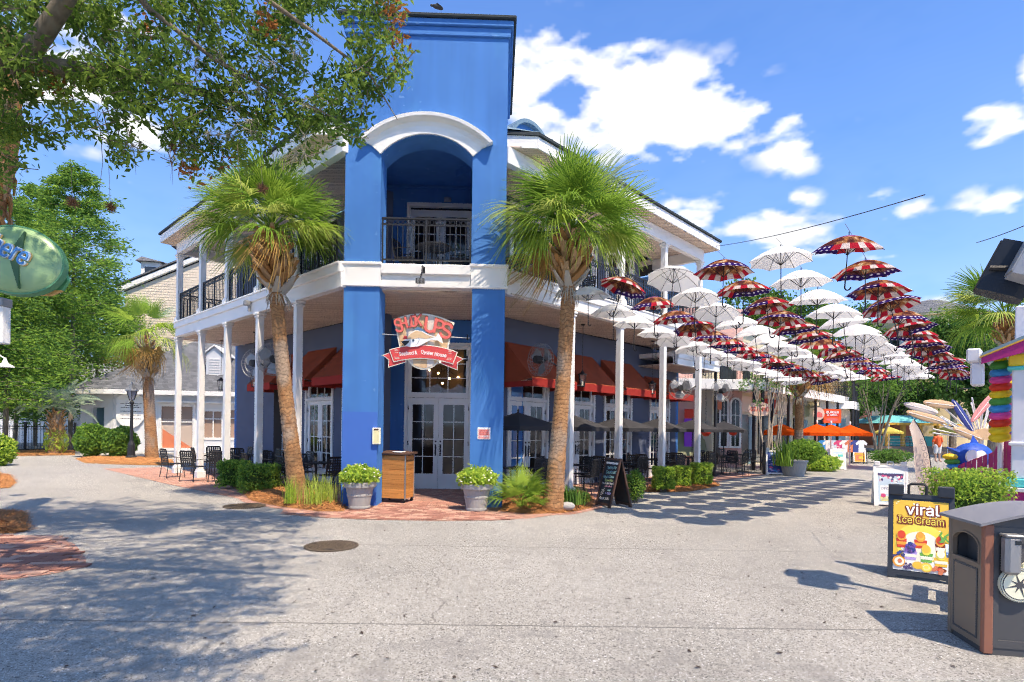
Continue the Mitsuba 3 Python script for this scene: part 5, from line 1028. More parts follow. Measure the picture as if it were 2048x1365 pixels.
V = np.array([[-.55, -.35, 3.18], [.6, -.35, 3.72], [.6, 1.5, 3.72], [-.55, 1.5, 3.18]])
kp('roof', cat([(np.vstack([V, V + [0, 0, .07]]), np.array([[0, 2, 1], [0, 3, 2], [4, 5, 6], [4, 6, 7], [0, 1, 5], [0, 5, 4], [3, 7, 6], [3, 6, 2], [0, 4, 7], [0, 7, 3], [1, 2, 6], [1, 6, 5]]))]), 'roof_metal')
kp('bargeboard', hull([(-.55, -.38, 3.05), (-.55, -.352, 3.05), (-.55, -.38, 3.16), (-.55, -.352, 3.16), (.6, -.38, 3.38), (.6, -.352, 3.38), (.6, -.38, 3.69), (.6, -.352, 3.69)]), 'magenta'); kp('bargeboard_trim', hull([(-.57, -.40, 3.16), (-.57, -.352, 3.16), (-.57, -.40, 3.185), (-.57, -.352, 3.185), (.62, -.40, 3.69), (.62, -.352, 3.69), (.62, -.40, 3.725), (.62, -.352, 3.725)]), 'ochre')
kp('bracket', cat([box(-.78, -.56, -.3, .1, 3.10, 3.36, .03), box(-.72, -.52, -.25, .05, 2.66, 3.099, .03)]), 'kiosk_white')
wk = thing('rainbow_balloons', 'column of stacked rainbow coloured balloon shapes on the kiosk corner', 'balloon column')
WC = ['ball_green', 'ball_blue', 'ball_pink', 'ball_red', 'ball_yellow']
cb = XY(2000, 10.9, 0)
for i in range(11):
    z = 3.08 - .138 * i; part(wk, 'balloon', xf(ell((0, 0, 0), (.185, .17, .10), 2), TR(cb + [0, 0, z], .3, 1, ((0, 1, 0), -.22))), WC[i % 5] if i < 10 else 'ball_yellow', smooth=True)
part(wk, 'knob', xf(ell((0, 0, 0), (.12, .12, .07), 2), TR(cb + [-.03, 0, 3.2], 0, 1, ((0, 1, 0), .2))), 'ball_yellow', smooth=True); part(wk, 'pole', rod(cb + [0, 0, 1.0], cb + [0, 0, 3.3], .035, 8), 'kiosk_white')
wk = thing('rainbow_balloons', 'second rainbow balloon column half hidden behind the kiosk pillar', 'balloon column'); cb = XY(2030, 12.2, 0)
for i in range(9): part(wk, 'balloon', xf(ell((0, 0, 0), (.15, .14, .085), 2), TR(cb + [0, 0, 2.85 - .14 * i], .3, 1, ((0, 1, 0), -.22))), WC[(i + 4) % 5], smooth=True)
part(wk, 'pole', rod(cb + [0, 0, 1.0], cb + [0, 0, 3.1], .035, 8), 'kiosk_white')
wk = thing('magenta_ramp_wall', 'magenta board wall sloping down from the kiosk behind the bush', 'wall')
for i in range(16):
    t0, t1 = i / 16, (i + 1) / 16; a, b = XY(2040, 10.9), XY(1868, 14.2)
    p0, p1 = a + (b - a) * t0, a + (b - a) * (t1 - .012); zt = lambda t: 1.62 - .9 * t if t > .22 else 1.62
    part(wk, 'board', hull([(p[0] + o * .02, p[1] + o * .03 + .012 * (i % 2), z) for p, t in ((p0, t0), (p1, t1)) for o in (-1, 1) for z in (.1, zt(t))]), 'magenta')
part(wk, 'post', box(-.03, .03, -.03, .03, .3, 1.75, .005), 'kiosk_white', TR(XY(2003, 11.3)))
# blue shark-like figure
k = thing('shark_figure', 'blue fibreglass shark figure with a white face and a rainbow collar by the kiosk', 'sculpture'); sp_ = AT(1945, 912, 13.2)
part(k, 'body', cat([ell((0, 0, 0), (.42, .3, .30), 3), hull([(-.1, 0, .2), (.05, .05, .2), (.05, -.05, .2), (.0, 0, .48), (.25, 0, .15)]), hull([(-.35, -.12, .05), (-.35, .12, .05), (-.62, 0, .20), (-.40, 0, -.05), (-.2, -.15, .1), (-.2, .15, .1)]), hull([(.3, -.1, .05), (.3, .1, .05), (.68, 0, -.12), (.3, 0, -.2)])]), 'shark_blue', TR(sp_), 40)
part(k, 'face', xf(unary_union and wallprism(unary_union([ellp(-.12, .03, .14, .15), ellp(.08, .03, .12, .14), Polygon([(-.26, .03), (.18, .03), (-.02, -.26)])]), -.33, -.29), TR((-.14, 0, -.04))), 'print_white', TR(sp_)); part(k, 'mouth', xf(wallprism(ellp(0, 0, .10, .022, 8), -.335, -.331), TR((-.16, 0, -.06))), 'coral', TR(sp_))
for i, c in enumerate(('sun_yellow', 'ball_green', 'ball_blue', 'ball_red')): part(k, 'collar', ell((-.52 + .05 * i, 0, -.03 - .11 * i), (.15, .15, .075), 2), c, TR(sp_), True)
part(k, 'stand', rod((0, 0, -sp_[2] + .02), (0, 0, -.2), .06, 8), 'kiosk_white', TR(sp_))
# fan of surfboards and white poles
fo = AT(1962, 880, 15.0)
k = thing('surfboard_stand', 'fan of white metal poles spreading from a tan half disc behind the shark', 'sculpture')
for i, a in enumerate(np.linspace(1.2, 3.0, 15)):
    o = np.array([math.cos(a), .12 * math.sin(i * 2.1), .82 * math.sin(a)]); part(k, 'pole', rod(fo + o * .25, fo + o * (1.05 + .35 * (i % 3) * .5), .018, 6), 'print_white')
part(k, 'fan_base', xf(wallprism(Polygon([(.42 * math.cos(a), .30 * math.sin(a)) for a in np.linspace(0, math.pi, 20)]), -.05, .05), TR(fo + [.02, -.12, 0])), 'board_tan'); part(k, 'post', rod([fo[0], fo[1], .02], fo, .06, 8), 'print_white')
for u, v, rot, L, m, lb in ((1842, 817, -14, .58, 'board_pale', 'pale surfboard, uppermost left of the fan'), (1880, 809, -6, .55, 'board_tan', 'orange tan surfboard in the middle top of the fan'), (1852, 835, -15, .66, 'board_tan', 'long tan surfboard below the pale one'), (1925, 832, -56, .62, 'board_navy', 'navy surfboard with white marks standing steeply'), (1966, 815, 52, .62, 'sign_pink', 'pink pointed surfboard at the right of the fan'), (1935, 868, -20, .5, 'board_tan', 'short tan surfboard low at the centre of the fan')):
    M_ = TR(AT(u, v, 14.6)); k = thing('surfboard', lb, 'surfboard'); L = L * .8; q = ell((0, 0, 0), (L, .028, .105), 3); R4 = np.eye(4); R4[:3, :3] = rotm((0, 1, 0), math.radians(-rot)); part(k, 'board', q, m, M_ @ R4, True)
    part(k, 'stringer', box(-L * .9, L * .9, -.034, -.028, -.008, .008), 'print_white', M_ @ R4); part(k, 'strut', rod(AT(u, v, 14.64), fo + [0, .05, 0], .02, 6), 'print_white')
# ================================================================ far side: pink shop, cream shop, gallery shops
def arcwin(add, M_, w, h):
    o = Polygon([(-w / 2, 0), (-w / 2, h - w / 2)] + [(w / 2 * math.cos(a), h - w / 2 + w / 2 * 1.15 * math.sin(a)) for a in np.linspace(math.pi, 0, 12)][1:-1] + [(w / 2, h - w / 2), (w / 2, 0)])
    return o
def window(parent, M_, w, h, arched=False, bars=(2, 3), frame_m='door_white', pane_m='window_dark', name='window'):
    o = arcwin(None, None, w, h) if arched else sbox(-w / 2, 0, w / 2, h)
    k = part(parent, name, wallprism(o.buffer(.07, join_style=2).difference(o.buffer(-.02)), -.05, .02), frame_m, M_)
    part(k, 'pane', wallprism(o, -.006, .004), pane_m, M_)
    q = [wallprism(sbox(-w / 2 + w * i / bars[0] - .015, 0, -w / 2 + w * i / bars[0] + .015, h - (w * .1 if arched else 0)), -.03, -.007) for i in range(1, bars[0])] + [wallprism(sbox(-w / 2, h * j / bars[1] - .015, w / 2, h * j / bars[1] + .015), -.029, -.0075) for j in range(1, bars[1])]
    part(k, 'glazing_bars', cat(q), frame_m, M_, kind='stuff'); return k
# cream gap building with slanted olive awning
k = thing('gap_building', 'sunlit olive cream side wall between the blue restaurant and the pink shop', 'building'); gm = frame(XY(1340, 27.5), dF, dB)
part(k, 'wall', box(-1, 1.55, 0, 3, 0, 6.5), 'cream_wall', gm); part(k, 'shade_screen', hull([(-.5, -.1, .6), (1.5, -.1, .6), (-.5, -.05, 2.5), (1.5, -.05, 2.6), (-.5, -.9, .55), (1.5, -.9, .55)]), 'olive_wall', gm); part(k, 'lattice_fence', cat([box(-.6, 1.5, -.26, -.22, z, z + .06) for z in (2.65, 2.95, 3.3)] + [box(x, x + .05, -.225, -.19, 2.6, 3.5) for x in np.arange(-.6, 1.5, .35)]), 'white_mat', gm, kind='stuff')
# pink shop
k = thing('pink_shop', 'pink shop with arched windows under a white balcony on black posts', 'building'); pm = frame(XY(1400, 25.6), dF, dB)
part(k, 'wall', box(-.6, 2.6, 1.6, 9, 0, 7.6), 'pink_wall', pm); part(k, 'balcony', cat([box(-1.2, 2.75, -.3, 1.58, 3.72, 3.86, .01), box(-1.2, 2.8, -.35, -.25, 3.6, 4.05, .01), box(2.7, 2.8, -.25, 1.6, 3.6, 4.05)]), 'white_mat', pm)
for u, wd in ((1416, .40), (1447, .34), (1470, .42)): p = AT(u, 870, 27.15); p[2] = 1.0; window(k, frame(p, dF, dB), wd, 2.25, True)
for x in (.62, 2.72): part(k, 'post', box(x - .05, x + .05, -.28, -.18, 0, 3.6), 'black_metal', pm)
rl = [box(-.8, 2.75, -.3, -.26, 4.95, 5.0)] + [box(x - .01, x + .01, -.29, -.27, 4.06, 4.95) for x in np.arange(-.8, 2.75, .13)]; part(k, 'railing', cat(rl), 'black_metal', pm, kind='stuff')
part(k, 'shop_banner', box(-.3, .12, 1.2, 1.25, .75, 2.3), 'purple', pm); part(k, 'shop_banner', box(-.3, .12, 1.19, 1.24, 2.305, 2.75), 'ball_red', pm); part(k, 'soffit', box(-.6, 2.7, -.2, 1.55, 3.66, 3.715), 'white_wall', pm)
part(k, 'upper_window', box(.2, 1.0, 1.57, 1.6, 4.2, 6.2), 'window_dark', pm); part(k, 'upper_window', box(1.5, 2.3, 1.57, 1.6, 4.2, 6.2), 'window_dark', pm)
lt = thing('red_lanterns', 'red paper lanterns hanging under the pink shop balcony', 'lantern'); part(lt, 'lantern', ell((0, 0, 0), (.22, .22, .25), 2), 'ball_red', TR(AT(1412, 862, 25.0)), True); part(lt, 'lantern', ell((0, 0, 0), (.2, .2, .22), 2), 'ball_red', TR(AT(1466, 862, 25.3)), True); part(lt, 'cord', cat([rod(AT(1412, 858, 25), AT(1412, 766, 25), .01, 4), rod(AT(1466, 858, 25.3), AT(1466, 766, 25.3), .01, 4)]), 'black_metal')
# row of shops along the street
rm = frame(XY(1506, 25.4), FR[:3, 0], FR[:3, 1])
k = thing('arcade_shops', 'row of cream and red shop fronts behind black posts along the street', 'building')
part(k, 'wall', box(0, 16, 1.9, 8, 0, 7.2), 'cream_wall', rm); part(k, 'balcony', cat([box(0, 16, -.05, 1.89, 3.75, 3.9), box(-.05, 16.05, -.12, .02, 3.6, 4.05)]), 'white_mat', rm)
for x in np.arange(.1, 16, 2.3): part(k, 'post', box(x - .06, x + .06, -.06, .06, 0, 3.6), 'black_metal', rm)
part(k, 'railing', cat([box(0, 16, -.08, -.04, 4.95, 5.0)] + [box(x - .01, x + .01, -.07, -.05, 4.05, 4.95) for x in np.arange(0, 16, .14)]), 'black_metal', rm, kind='stuff')
for i, (x, w_, c) in enumerate(((.2, 2.4, 'coral'), (3.0, 2.2, 'beige'), (5.6, 2.6, 'valance_mat'), (8.6, 2.4, 'beige'), (11.4, 3, 'olive_wall'))): part(k, 'fascia_board', box(x, x + w_, 1.75, 1.89, 2.75, 3.55), c, rm); part(k, 'shop_window', box(x + .2, x + w_ - .9, 1.84, 1.89, .5, 2.6), 'window_dark', rm); part(k, 'shop_door', box(x + w_ - .8, x + w_ - .1, 1.83, 1.885, .02, 2.5), 'teal_door', rm)
for x in np.arange(1, 16, 2.6): part(k, 'upper_window', box(x, x + .9, 1.85, 1.89, 4.4, 6.3), 'window_dark', rm)
part(k, 'roof', hull([(-.3, 1.5, 7.2), (16.3, 1.5, 7.2), (-.3, 8.3, 7.2), (16.3, 8.3, 7.2), (2, 4.8, 8.9), (14, 4.8, 8.9)]), 'roof_dark', rm)
# oval sign
sp2 = AT(1519, 819, 24.3); k = thing('oval_shop_sign', 'cream oval shop sign with red letters half behind the myrtle trunk', 'sign'); OM = frame(sp2, dF, dB)
part(k, 'board', wallprism(ellp(0, 0, .50, .30), -.03, .03), 'flag_tan', OM); part(k, 'lettering', xf(xf(text('GIANNI', .17, .004, True, .80), UPR), TR((0, -.031, -.09))), 'print_red', OM); part(k, 'lettering', xf(xf(text('gelateria', .05, .004, False, .4), UPR), TR((0, -.031, .14))), 'print_brown', OM); part(k, 'hanger', cat([rod((x, 0, .25), (x, 0, .9), .012, 4) for x in (-.2, .2)]), 'black_metal', OM)
sp3 = AT(1664, 833, 33); k = thing('neon_sign', 'bright red and orange shop sign hanging above the red parasols', 'sign'); OM = frame(sp3, dF, dB)
part(k, 'board', wallprism(sbox(-.46, -.34, .46, .36).buffer(.06), -.04, .04), 'sun_orange', OM); part(k, 'panel', wallprism(sbox(-.42, -.02, .42, .32), -.05, -.041), 'ball_red', OM); part(k, 'panel', wallprism(ellp(-.02, -.2, .36, .10), -.05, -.041), 'letter_red', OM); part(k, 'lettering', xf(xf(text('BURGER', .14, .004, True, .72), UPR), TR((0, -.052, .16))), 'print_white', OM); part(k, 'lettering', xf(xf(text('& GRILL', .10, .004, True, .6), UPR), TR((0, -.052, .02))), 'print_white', OM); part(k, 'hanger', cat([rod((x, 0, .35), (x, 0, .9), .012, 4) for x in (-.3, .3)]), 'black_metal', OM)
# round sign, second gallery shop
k = thing('round_shop_sign', 'round cream and red sign left of the bright red sign', 'sign'); OM = frame(AT(1637, 828, 32.4), dF, dB); part(k, 'disc', wallprism(ellp(0, 0, .33, .36), -.03, .03), 'flag_tan', OM); part(k, 'badge', wallprism(Polygon([(-.2, -.2), (.2, -.2), (.2, .0), (0, .12), (-.2, 0)]), -.04, -.031), 'letter_red', OM); part(k, 'bracket', rod((.32, 0, 0), (.62, 0, 0), .02, 5), 'black_metal', OM)
k = thing('corner_gallery_shop', 'shop with a white edged corner balcony on black posts at the end of the street', 'building'); cm = frame(XY(1640, 36.5), dF, dB)
part(k, 'wall', box(.2, 3.2, 2.0, 9, 0, 6.8), 'beige', cm); part(k, 'balcony', cat([box(-.2, 2.0, -.2, 2, 3.3, 3.45), box(-.2, 2.02, -.28, -.18, 3.25, 3.75)]), 'white_mat', cm); part(k, 'balcony', hull([(2.02, -.28, 3.25), (2.02, -.28, 3.75), (3.8, 1.9, 3.25), (3.8, 1.9, 3.75), (1.95, -.2, 3.25), (1.95, -.2, 3.75), (3.7, 2.0, 3.25), (3.7, 2.0, 3.75)]), 'white_mat', cm)
for x, y in ((0, -.2), (2, -.2), (2.9, .9), (3.7, 1.9), (1, -.2)): part(k, 'post', box(x - .06, x + .06, y - .06, y + .06, 0, 5.0 if x > 1.5 else 3.3), 'black_metal', cm)
part(k, 'railing', cat([box(-.2, 2, -.25, -.21, 4.65, 4.7)] + [box(x - .012, x + .012, -.24, -.22, 3.75, 4.65) for x in np.arange(-.2, 2, .12)] + [rod((2, -.24, 4.67), (3.75, 1.9, 4.67), .025, 4)] + [box(2 + 1.75 * t - .012, 2 + 1.75 * t + .012, -.24 + 2.14 * t, -.22 + 2.14 * t, 3.75, 4.65) for t in np.linspace(0, 1, 16)]), 'black_metal', cm, kind='stuff')
for x, w_, c in ((.5, .9, 'window_dark'), (1.7, 1.2, 'teal_door')): part(k, 'shop_window', box(x, x + w_, 1.95, 2.0, .3, 2.7), c, cm)
part(k, 'blue_hull_sign', hull([(-.2, -.4, 2.05), (.9, -.4, 2.05), (-.35, -.4, 2.25), (1.15, -.4, 2.3), (-.2, -.2, 2.05), (.9, -.2, 2.05), (-.35, -.2, 2.25), (1.15, -.2, 2.3)]), 'ball_blue', cm)
gq = [(i, c) for i, c in enumerate(('ball_blue', 'print_white', 'print_sky', 'print_pink', 'print_white', 'coral', 'board_navy', 'print_white'))]
for i, c in gq:
    tq = thing('hanging_shirt', f'{["blue", "white", "pale blue", "pink", "white", "red", "navy", "white"][i]} garment, {ordn[i]} from the left on the rail under the red parasols', 'garment'); put(tq, wallprism(Polygon([(-.16, 0), (.16, 0), (.15, .45), (.28, .38), (.33, .5), (.12, .66), (-.12, .66), (-.33, .5), (-.28, .38), (-.15, .45)]), -.03, .03), c, frame(AT(1645 + 11 * i, 905, 31.5), dF, dB))
one('garment_rail', cat([rod(AT(1640, 888, 31.55), AT(1728, 888, 31.55), .02, 5), rod(AT(1640, 888, 31.55), XY(1640, 31.55), .02, 5), rod(AT(1728, 888, 31.55), XY(1728, 31.55), .02, 5)]), 'black_metal', 'black clothes rail with hanging garments before the corner shop', 'clothes rail')
def round_parasol(p, r, zt, zb, m, label, n=8, name='parasol'):
    k = thing(name, label, 'parasol'); a = np.arange(n) * 2 * math.pi / n
    V = np.vstack([[0, 0, zt], np.c_[r * np.cos(a), r * np.sin(a), a * 0 + zb], np.c_[r * np.cos(a), r * np.sin(a), a * 0 + zb - .15]]); F = [[0, 1 + i, 1 + (i + 1) % n] for i in range(n)] + [[1 + i, 1 + n + i, 1 + n + (i + 1) % n] for i in range(n)] + [[1 + i, 1 + n + (i + 1) % n, 1 + (i + 1) % n] for i in range(n)]
    part(k, 'canopy', (V, np.array(F)), m, TR(p)); part(k, 'pole', rod((0, 0, 0), (0, 0, zt + .1), .025, 6), 'print_white', TR(p)); part(k, 'finial', ell((0, 0, zt + .1), (.05, .05, .09), 1), 'print_white', TR(p)); part(k, 'ribs', cat([rod((0, 0, zt - .05), (r * .98 * math.cos(b), r * .98 * math.sin(b), zb - .01), .012, 3) for b in a]), 'steel_dull', TR(p), kind='stuff')
thin('parasol_red', (.82, .12, .015), .42, .8); thin('parasol_yellow', (.80, .66, .16), .4, .8); thin('flag_tan_cloth', (.85, .72, .62), .3, .8)
for u, Y, r, lb in ((1634, 27.5, 1.0, 'left bright red parasol'), (1662, 29.0, 1.05, 'middle bright red parasol'), (1700, 30.0, 1.05, 'right bright red parasol'), (1562, 27.0, .9, 'separate red parasol behind the myrtle trunks')): round_parasol(XY(u, Y), r, 2.15, 1.72, 'parasol_red', lb + ' along the street shops')
# myrtles, far palm, potted shrub
def branchy(base, H, spread, n, label, seed, leaf=('leaf_mid', 'leaf_deep'), nl=2600, barkm='bark_pale', cr=(1.6, 1.6, 1.2), name='crape_myrtle', ls=.14, ch=None, r0=.07):
    r = np.random.default_rng(seed); k = thing(name, label, 'tree'); q = []; tips = []
    for i in range(n):
        a = i * 2.4 + r.normal(0, .3); o = np.array([math.cos(a), math.sin(a), 0]); p = np.asarray(base, float) + o * .12; pts = [p]
        for t in np.linspace(.15, 1, 7): pts.append(np.asarray(base) + o * (.12 + spread * t ** 1.6) + [0, 0, H * t] + r.normal(0, .03, 3))
        q.append(tube(pts, np.linspace(r0, r0 * .25, 8), 7)); tips.append(pts[-1])
        for j in range(3):
            b = pts[4 + j]; e = b + (o + r.normal(0, .5, 3)) * spread * .5 + [0, 0, H * .28]; q.append(tube([b, (b + e) / 2 + r.normal(0, .05, 3), e], [r0 * .35, r0 * .25, r0 * .1], 5)); tips.append(e)
    part(k, 'trunk', cat(q), barkm)
    T_ = np.array(tips)
    for m in leaf:
        P = np.vstack([shell_pts(T_[r.integers(len(T_))] + r.normal(0, .25, 3), np.array(cr) * r.uniform(.25, .5), 34, r, .2) for _ in range(nl // 34 // len(leaf))]); part(k, 'crown', simple_leaves(P, ls, r), m, kind='stuff')
    return k
branchy(XY(1533, 23.8), 4.0, .42, 5, 'pale multi-stemmed crape myrtle by the iron railing', 61, nl=700, cr=(1.0, 1.0, .8), ls=.12, r0=.05)
branchy(XY(1550, 24.4), 4.2, .4, 4, 'second pale crape myrtle just behind the first one', 64, nl=700, cr=(1.0, 1.0, .8), ls=.12, r0=.045)
branchy(XY(1757, 38), 5.4, 1.5, 7, 'slender dark crape myrtle at the end of the corner balcony', 62, nl=5000, barkm='bark_mat', cr=(2.2, 2.2, 2.2), ls=.16)
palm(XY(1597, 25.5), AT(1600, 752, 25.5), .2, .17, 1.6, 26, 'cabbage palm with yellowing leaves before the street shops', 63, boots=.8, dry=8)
bush('potted_shrub', XY(1608, 23.5, .95), (.8, .7, .5), 2600, .13, ('leaf_mid', 'leaf_light'), 'leafy shrub spreading over a grey tub beside the blue poster sign', 'shrub', 65)
one('planter_tub', lathe([(0, 0), (.38, 0), (.50, .55), (.53, .56), (.53, .62), (.46, .62), (.44, .5), (0, .5)], 24), 'pot_mat', 'grey round planter tub under the leafy shrub', 'planter', TR(XY(1588, 22.6)), 35)
bush('flower_mound', XY(1640, 25.5, .35), (1.0, .8, .40), 2200, .12, ('leaf_light', 'leaf_lime'), 'bright green leafy mound right of the planter tub', 'shrub', 66)
bush('low_hedge', XY(1782, 33, .4), (1.3, .8, .45), 1800, .12, ('leaf_deep', 'leaf_mid'), 'low dark hedge at the far end of the street', 'hedge', 67)
tuft(XY(1572, 22.3, .4), 120, 1.1, .5, ('leaf_mid', 'leaf_light'), 'spiky leaved plant in the planter tub beside the blue poster sign', 'plant', 68, 'spiky_plant', .02)
# iron railing of the neighbour terrace with its posts
k = thing('terrace_railing', 'black iron railing round the terrace beyond the right gallery', 'railing'); q = []
a, b = fw(FR, 14.7, -.45), fw(FR, 18.3, .4)
for t in np.linspace(0, 1, 34): p = a + (b - a) * t; q.append(rod(p + [0, 0, .08], p + [0, 0, .95], .009, 4))
part(k, 'rails', cat([rod(a + [0, 0, z], b + [0, 0, z], .014, 4) for z in (.08, .5, .97)]), 'black_metal'); part(k, 'balusters', cat(q), 'black_metal', kind='stuff')
for t in (0, .5, 1): p = a + (b - a) * t; part(k, 'post', cat([box(p[0] - .04, p[0] + .04, p[1] - .04, p[1] + .04, 0, 1.2, .005), ell(p + [0, 0, 1.26], (.05, .05, .07), 1)]), 'black_metal')
# ================================================================ end of the street: pavilion, deck, people, far buildings and trees
k = thing('beach_pavilion', 'orange bar pavilion with a teal roof and wooden deck at the end of the street', 'building'); vm = frame(XY(1768, 50), dF, dB)
part(k, 'roof', hull([(-.3, -.6, 2.62), (6.6, -.6, 2.62), (-.3, 5, 2.62), (6.6, 5, 2.62), (1.2, 1.2, 3.35), (5.4, 1.2, 3.35), (1.2, 3.4, 3.35), (5.4, 3.4, 3.35)]), 'teal_roof', vm); part(k, 'fascia', box(-.32, 6.62, -.64, -.6, 2.45, 2.66), 'ochre', vm)
for x in (.2, 1.6, 3.1, 4.6, 6.1): part(k, 'post', box(x - .14, x + .14, -.3, -.02, .6, 2.6), 'ochre', vm)
part(k, 'back_wall', box(0, 6.4, 4, 4.2, .6, 2.6), 'coral', vm); part(k, 'bar_front', box(.3, 6, 1.2, 1.4, .61, 1.5), 'kiosk_teal', vm); part(k, 'deck', box(-1.0, 7, -1.8, 5, .4, .6), 'deck', vm)
for i in range(3): part(k, 'step', box(-.5, 4, -1.8 - .35 * (i + 1), -1.8 - .35 * i - .01, 0, .4 - .12 * i), 'deck', vm)
part(k, 'deck_railing', cat([box(-.9, 1.4, -1.75, -1.70, .6 + z, .63 + z) for z in (.2, .45, .7)]), 'flag_tan', vm, kind='stuff')
round_parasol(XY(1778, 45), 1.0, 2.25, 1.85, 'parasol_yellow', 'yellow parasol left of the pavilion', name='yellow_parasol'); round_parasol(XY(1896, 42), 1.15, 2.35, 1.9, 'parasol_yellow', 'yellow parasol right of the feather banner', name='yellow_parasol')
place(CH, 'teal_chair', TR(XY(1821, 46, .55), .3), 'small dark chair on the pavilion deck', 'chair')
one('coral_house', box(0, 14, 0, 8, 0, 6.8), 'coral', 'coral coloured house seen through the trees at the end of the street', 'building', frame(XY(1790, 62), dF, dB))
# person in orange
k = thing('person', 'person in an orange shirt and white shorts seen from behind', 'person'); pp = XY(1876, 33, 0.0); pp[2] = .1
import manifold3d as m3
def limb(pts): return [m3.Manifold.hull_points(np.vstack([np.array(trimesh.creation.icosphere(1).vertices) * a[3] + a[:3], np.array(trimesh.creation.icosphere(1).vertices) * b[3] + b[:3]])) for a, b in zip(pts[:-1], pts[1:])]
def body_mesh(parts, ref=.03):
    m = m3.Manifold.batch_boolean(sum([limb([np.array(q, float) for q in p]) for p in parts], []), m3.OpType.Add).refine_to_length(ref).to_mesh(); t = trimesh.Trimesh(m.vert_properties[:, :3], m.tri_verts, process=True); trimesh.smoothing.filter_taubin(t, iterations=8); return (np.array(t.vertices), np.array(t.faces))
lg = [[(s * .09, 0, .98, .10), (s * .11, .02, .5, .065), (s * .12, 0, .09, .045), (s * .12, -.12, .05, .04)] for s in (-1, 1)]
am = [[(s * .17, 0, 1.42, .06), (s * .26, .02, 1.15, .045), (s * .24, .06, .92, .035), (s * .23, .08, .82, .03)] for s in (-1, 1)]
part(k, 'body', body_mesh(lg + am + [[(0, 0, 1.0, .14), (0, 0, 1.25, .14), (0, 0, 1.40, .13), (0, 0, 1.50, .06), (0, .02, 1.62, .095), (0, .02, 1.68, .10)], [(-.16, 0, 1.42, .07), (.16, 0, 1.42, .07)]]), 'skin', TR(pp), 60)
part(k, 'shirt', body_mesh([[(0, 0, .98, .17), (0, 0, 1.25, .165), (0, 0, 1.41, .15)], [(-.17, 0, 1.42, .085), (.17, 0, 1.42, .085)], [(-.17, 0, 1.42, .08), (-.25, .02, 1.2, .07)], [(.17, 0, 1.42, .08), (.25, .02, 1.2, .07)]]), 'shirt_orange', TR(pp), 60)
part(k, 'shorts', body_mesh([[(s * .08, 0, .95, .13), (s * .11, .02, .55, .09)] for s in (-1, 1)] + [[(-.07, 0, .95, .13), (.07, 0, .95, .13)]]), 'shorts', TR(pp), 60); part(k, 'hair', ell((0, .0, 1.70), (.105, .115, .10), 2), 'hair', TR(pp), True)
# yellow rotunda house and far trees
k = thing('yellow_rotunda_house', 'pale yellow house with a shallow conical roof above the trees', 'building'); yc = XY(1855, 60, 0)
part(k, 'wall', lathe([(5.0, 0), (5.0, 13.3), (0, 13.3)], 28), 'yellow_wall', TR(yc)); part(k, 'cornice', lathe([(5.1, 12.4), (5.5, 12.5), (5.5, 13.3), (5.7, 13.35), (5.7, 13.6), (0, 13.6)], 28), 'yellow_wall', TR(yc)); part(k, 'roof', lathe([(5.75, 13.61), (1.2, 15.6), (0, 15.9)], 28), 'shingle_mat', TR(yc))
for a in np.arange(10) * .35 + 3.3: part(k, 'column', rod(yc + [5.2 * math.cos(a), 5.2 * math.sin(a), 8.5], yc + [5.2 * math.cos(a), 5.2 * math.sin(a), 12.4], .22, 8), 'white_mat')
for a in np.arange(9) * .35 + 3.475: part(k, 'window', xf(box(-.06, .06, -.6, .6, 9, 11.6), TR(yc + [5.0 * math.cos(a), 5.0 * math.sin(a), 0], a)), 'window_dark')
part(k, 'wing', box(4, 12, -2, 6, 0, 12.6), 'yellow_wall', TR(yc)); part(k, 'wing_roof', hull([(3.6, -2.5, 12.61), (12.4, -2.5, 12.61), (3.6, 6.5, 12.61), (12.4, 6.5, 12.61), (6, 2, 14.4), (10, 2, 14.4)]), 'shingle_mat', TR(yc))
def tree(name, base, H, crown, n, ls, mats, label, seed, trunk_r=.22, barkm='bark_mat', aspect=.5, blobs=26, catn='tree'):
    """crown: (rx, ry, rz, centre height)"""
    r = np.random.default_rng(seed); k = thing(name, label, catn); base = np.asarray(base, float); c = base + [0, 0, crown[3]]; rad = np.array(crown[:3])
    q = [tube([base + [0, 0, -.1], base + [.1, 0, H * .35], base + [.0, .1, H * .7], base + [.05, 0, H * .95]], [trunk_r, trunk_r * .8, trunk_r * .5, trunk_r * .15], 9)]; B = []
    for i in range(blobs):
        d = r.normal(size=3); d /= np.linalg.norm(d); e = c + d * rad * r.uniform(.45, .95); B.append(e); s = base + [0, 0, H * r.uniform(.3, .75)]; q.append(tube([s, (s + e) / 2 + r.normal(0, .15, 3), e], [trunk_r * .3, trunk_r * .2, trunk_r * .06], 5))
    part(k, 'trunk', cat(q), barkm)
    for m in mats:
        P = []
        for e in B + [c]:
            P.append(shell_pts(e + r.normal(0, .1, 3), rad * r.uniform(.24, .42), n // len(mats) // (blobs + 1), r, .15))
        part(k, 'crown', simple_leaves(np.vstack(P), ls, r, aspect), m, kind='stuff')
    return k
for i, (u, Y, H, cr, lb) in enumerate(((1700, 52, 6.2, (3.2, 3, 2.4, 5.0), 'dark oak left of the street end above the corner balcony'), (1800, 56, 7, (4, 3.5, 2.6, 5.9), 'broad dark oak over the teal pavilion'), (1900, 58, 7.5, (4.2, 3.5, 2.6, 6.4), 'dark oak right of the teal pavilion'), (1985, 40, 7, (3, 2.6, 3.0, 6.0), 'dark oak behind the kiosk'))):
    tree('oak_tree', XY(u, Y), H, cr, 9000, .36, ('leaf_dark', 'leaf_dark', 'leaf_deep'), lb, 70 + i, .35)
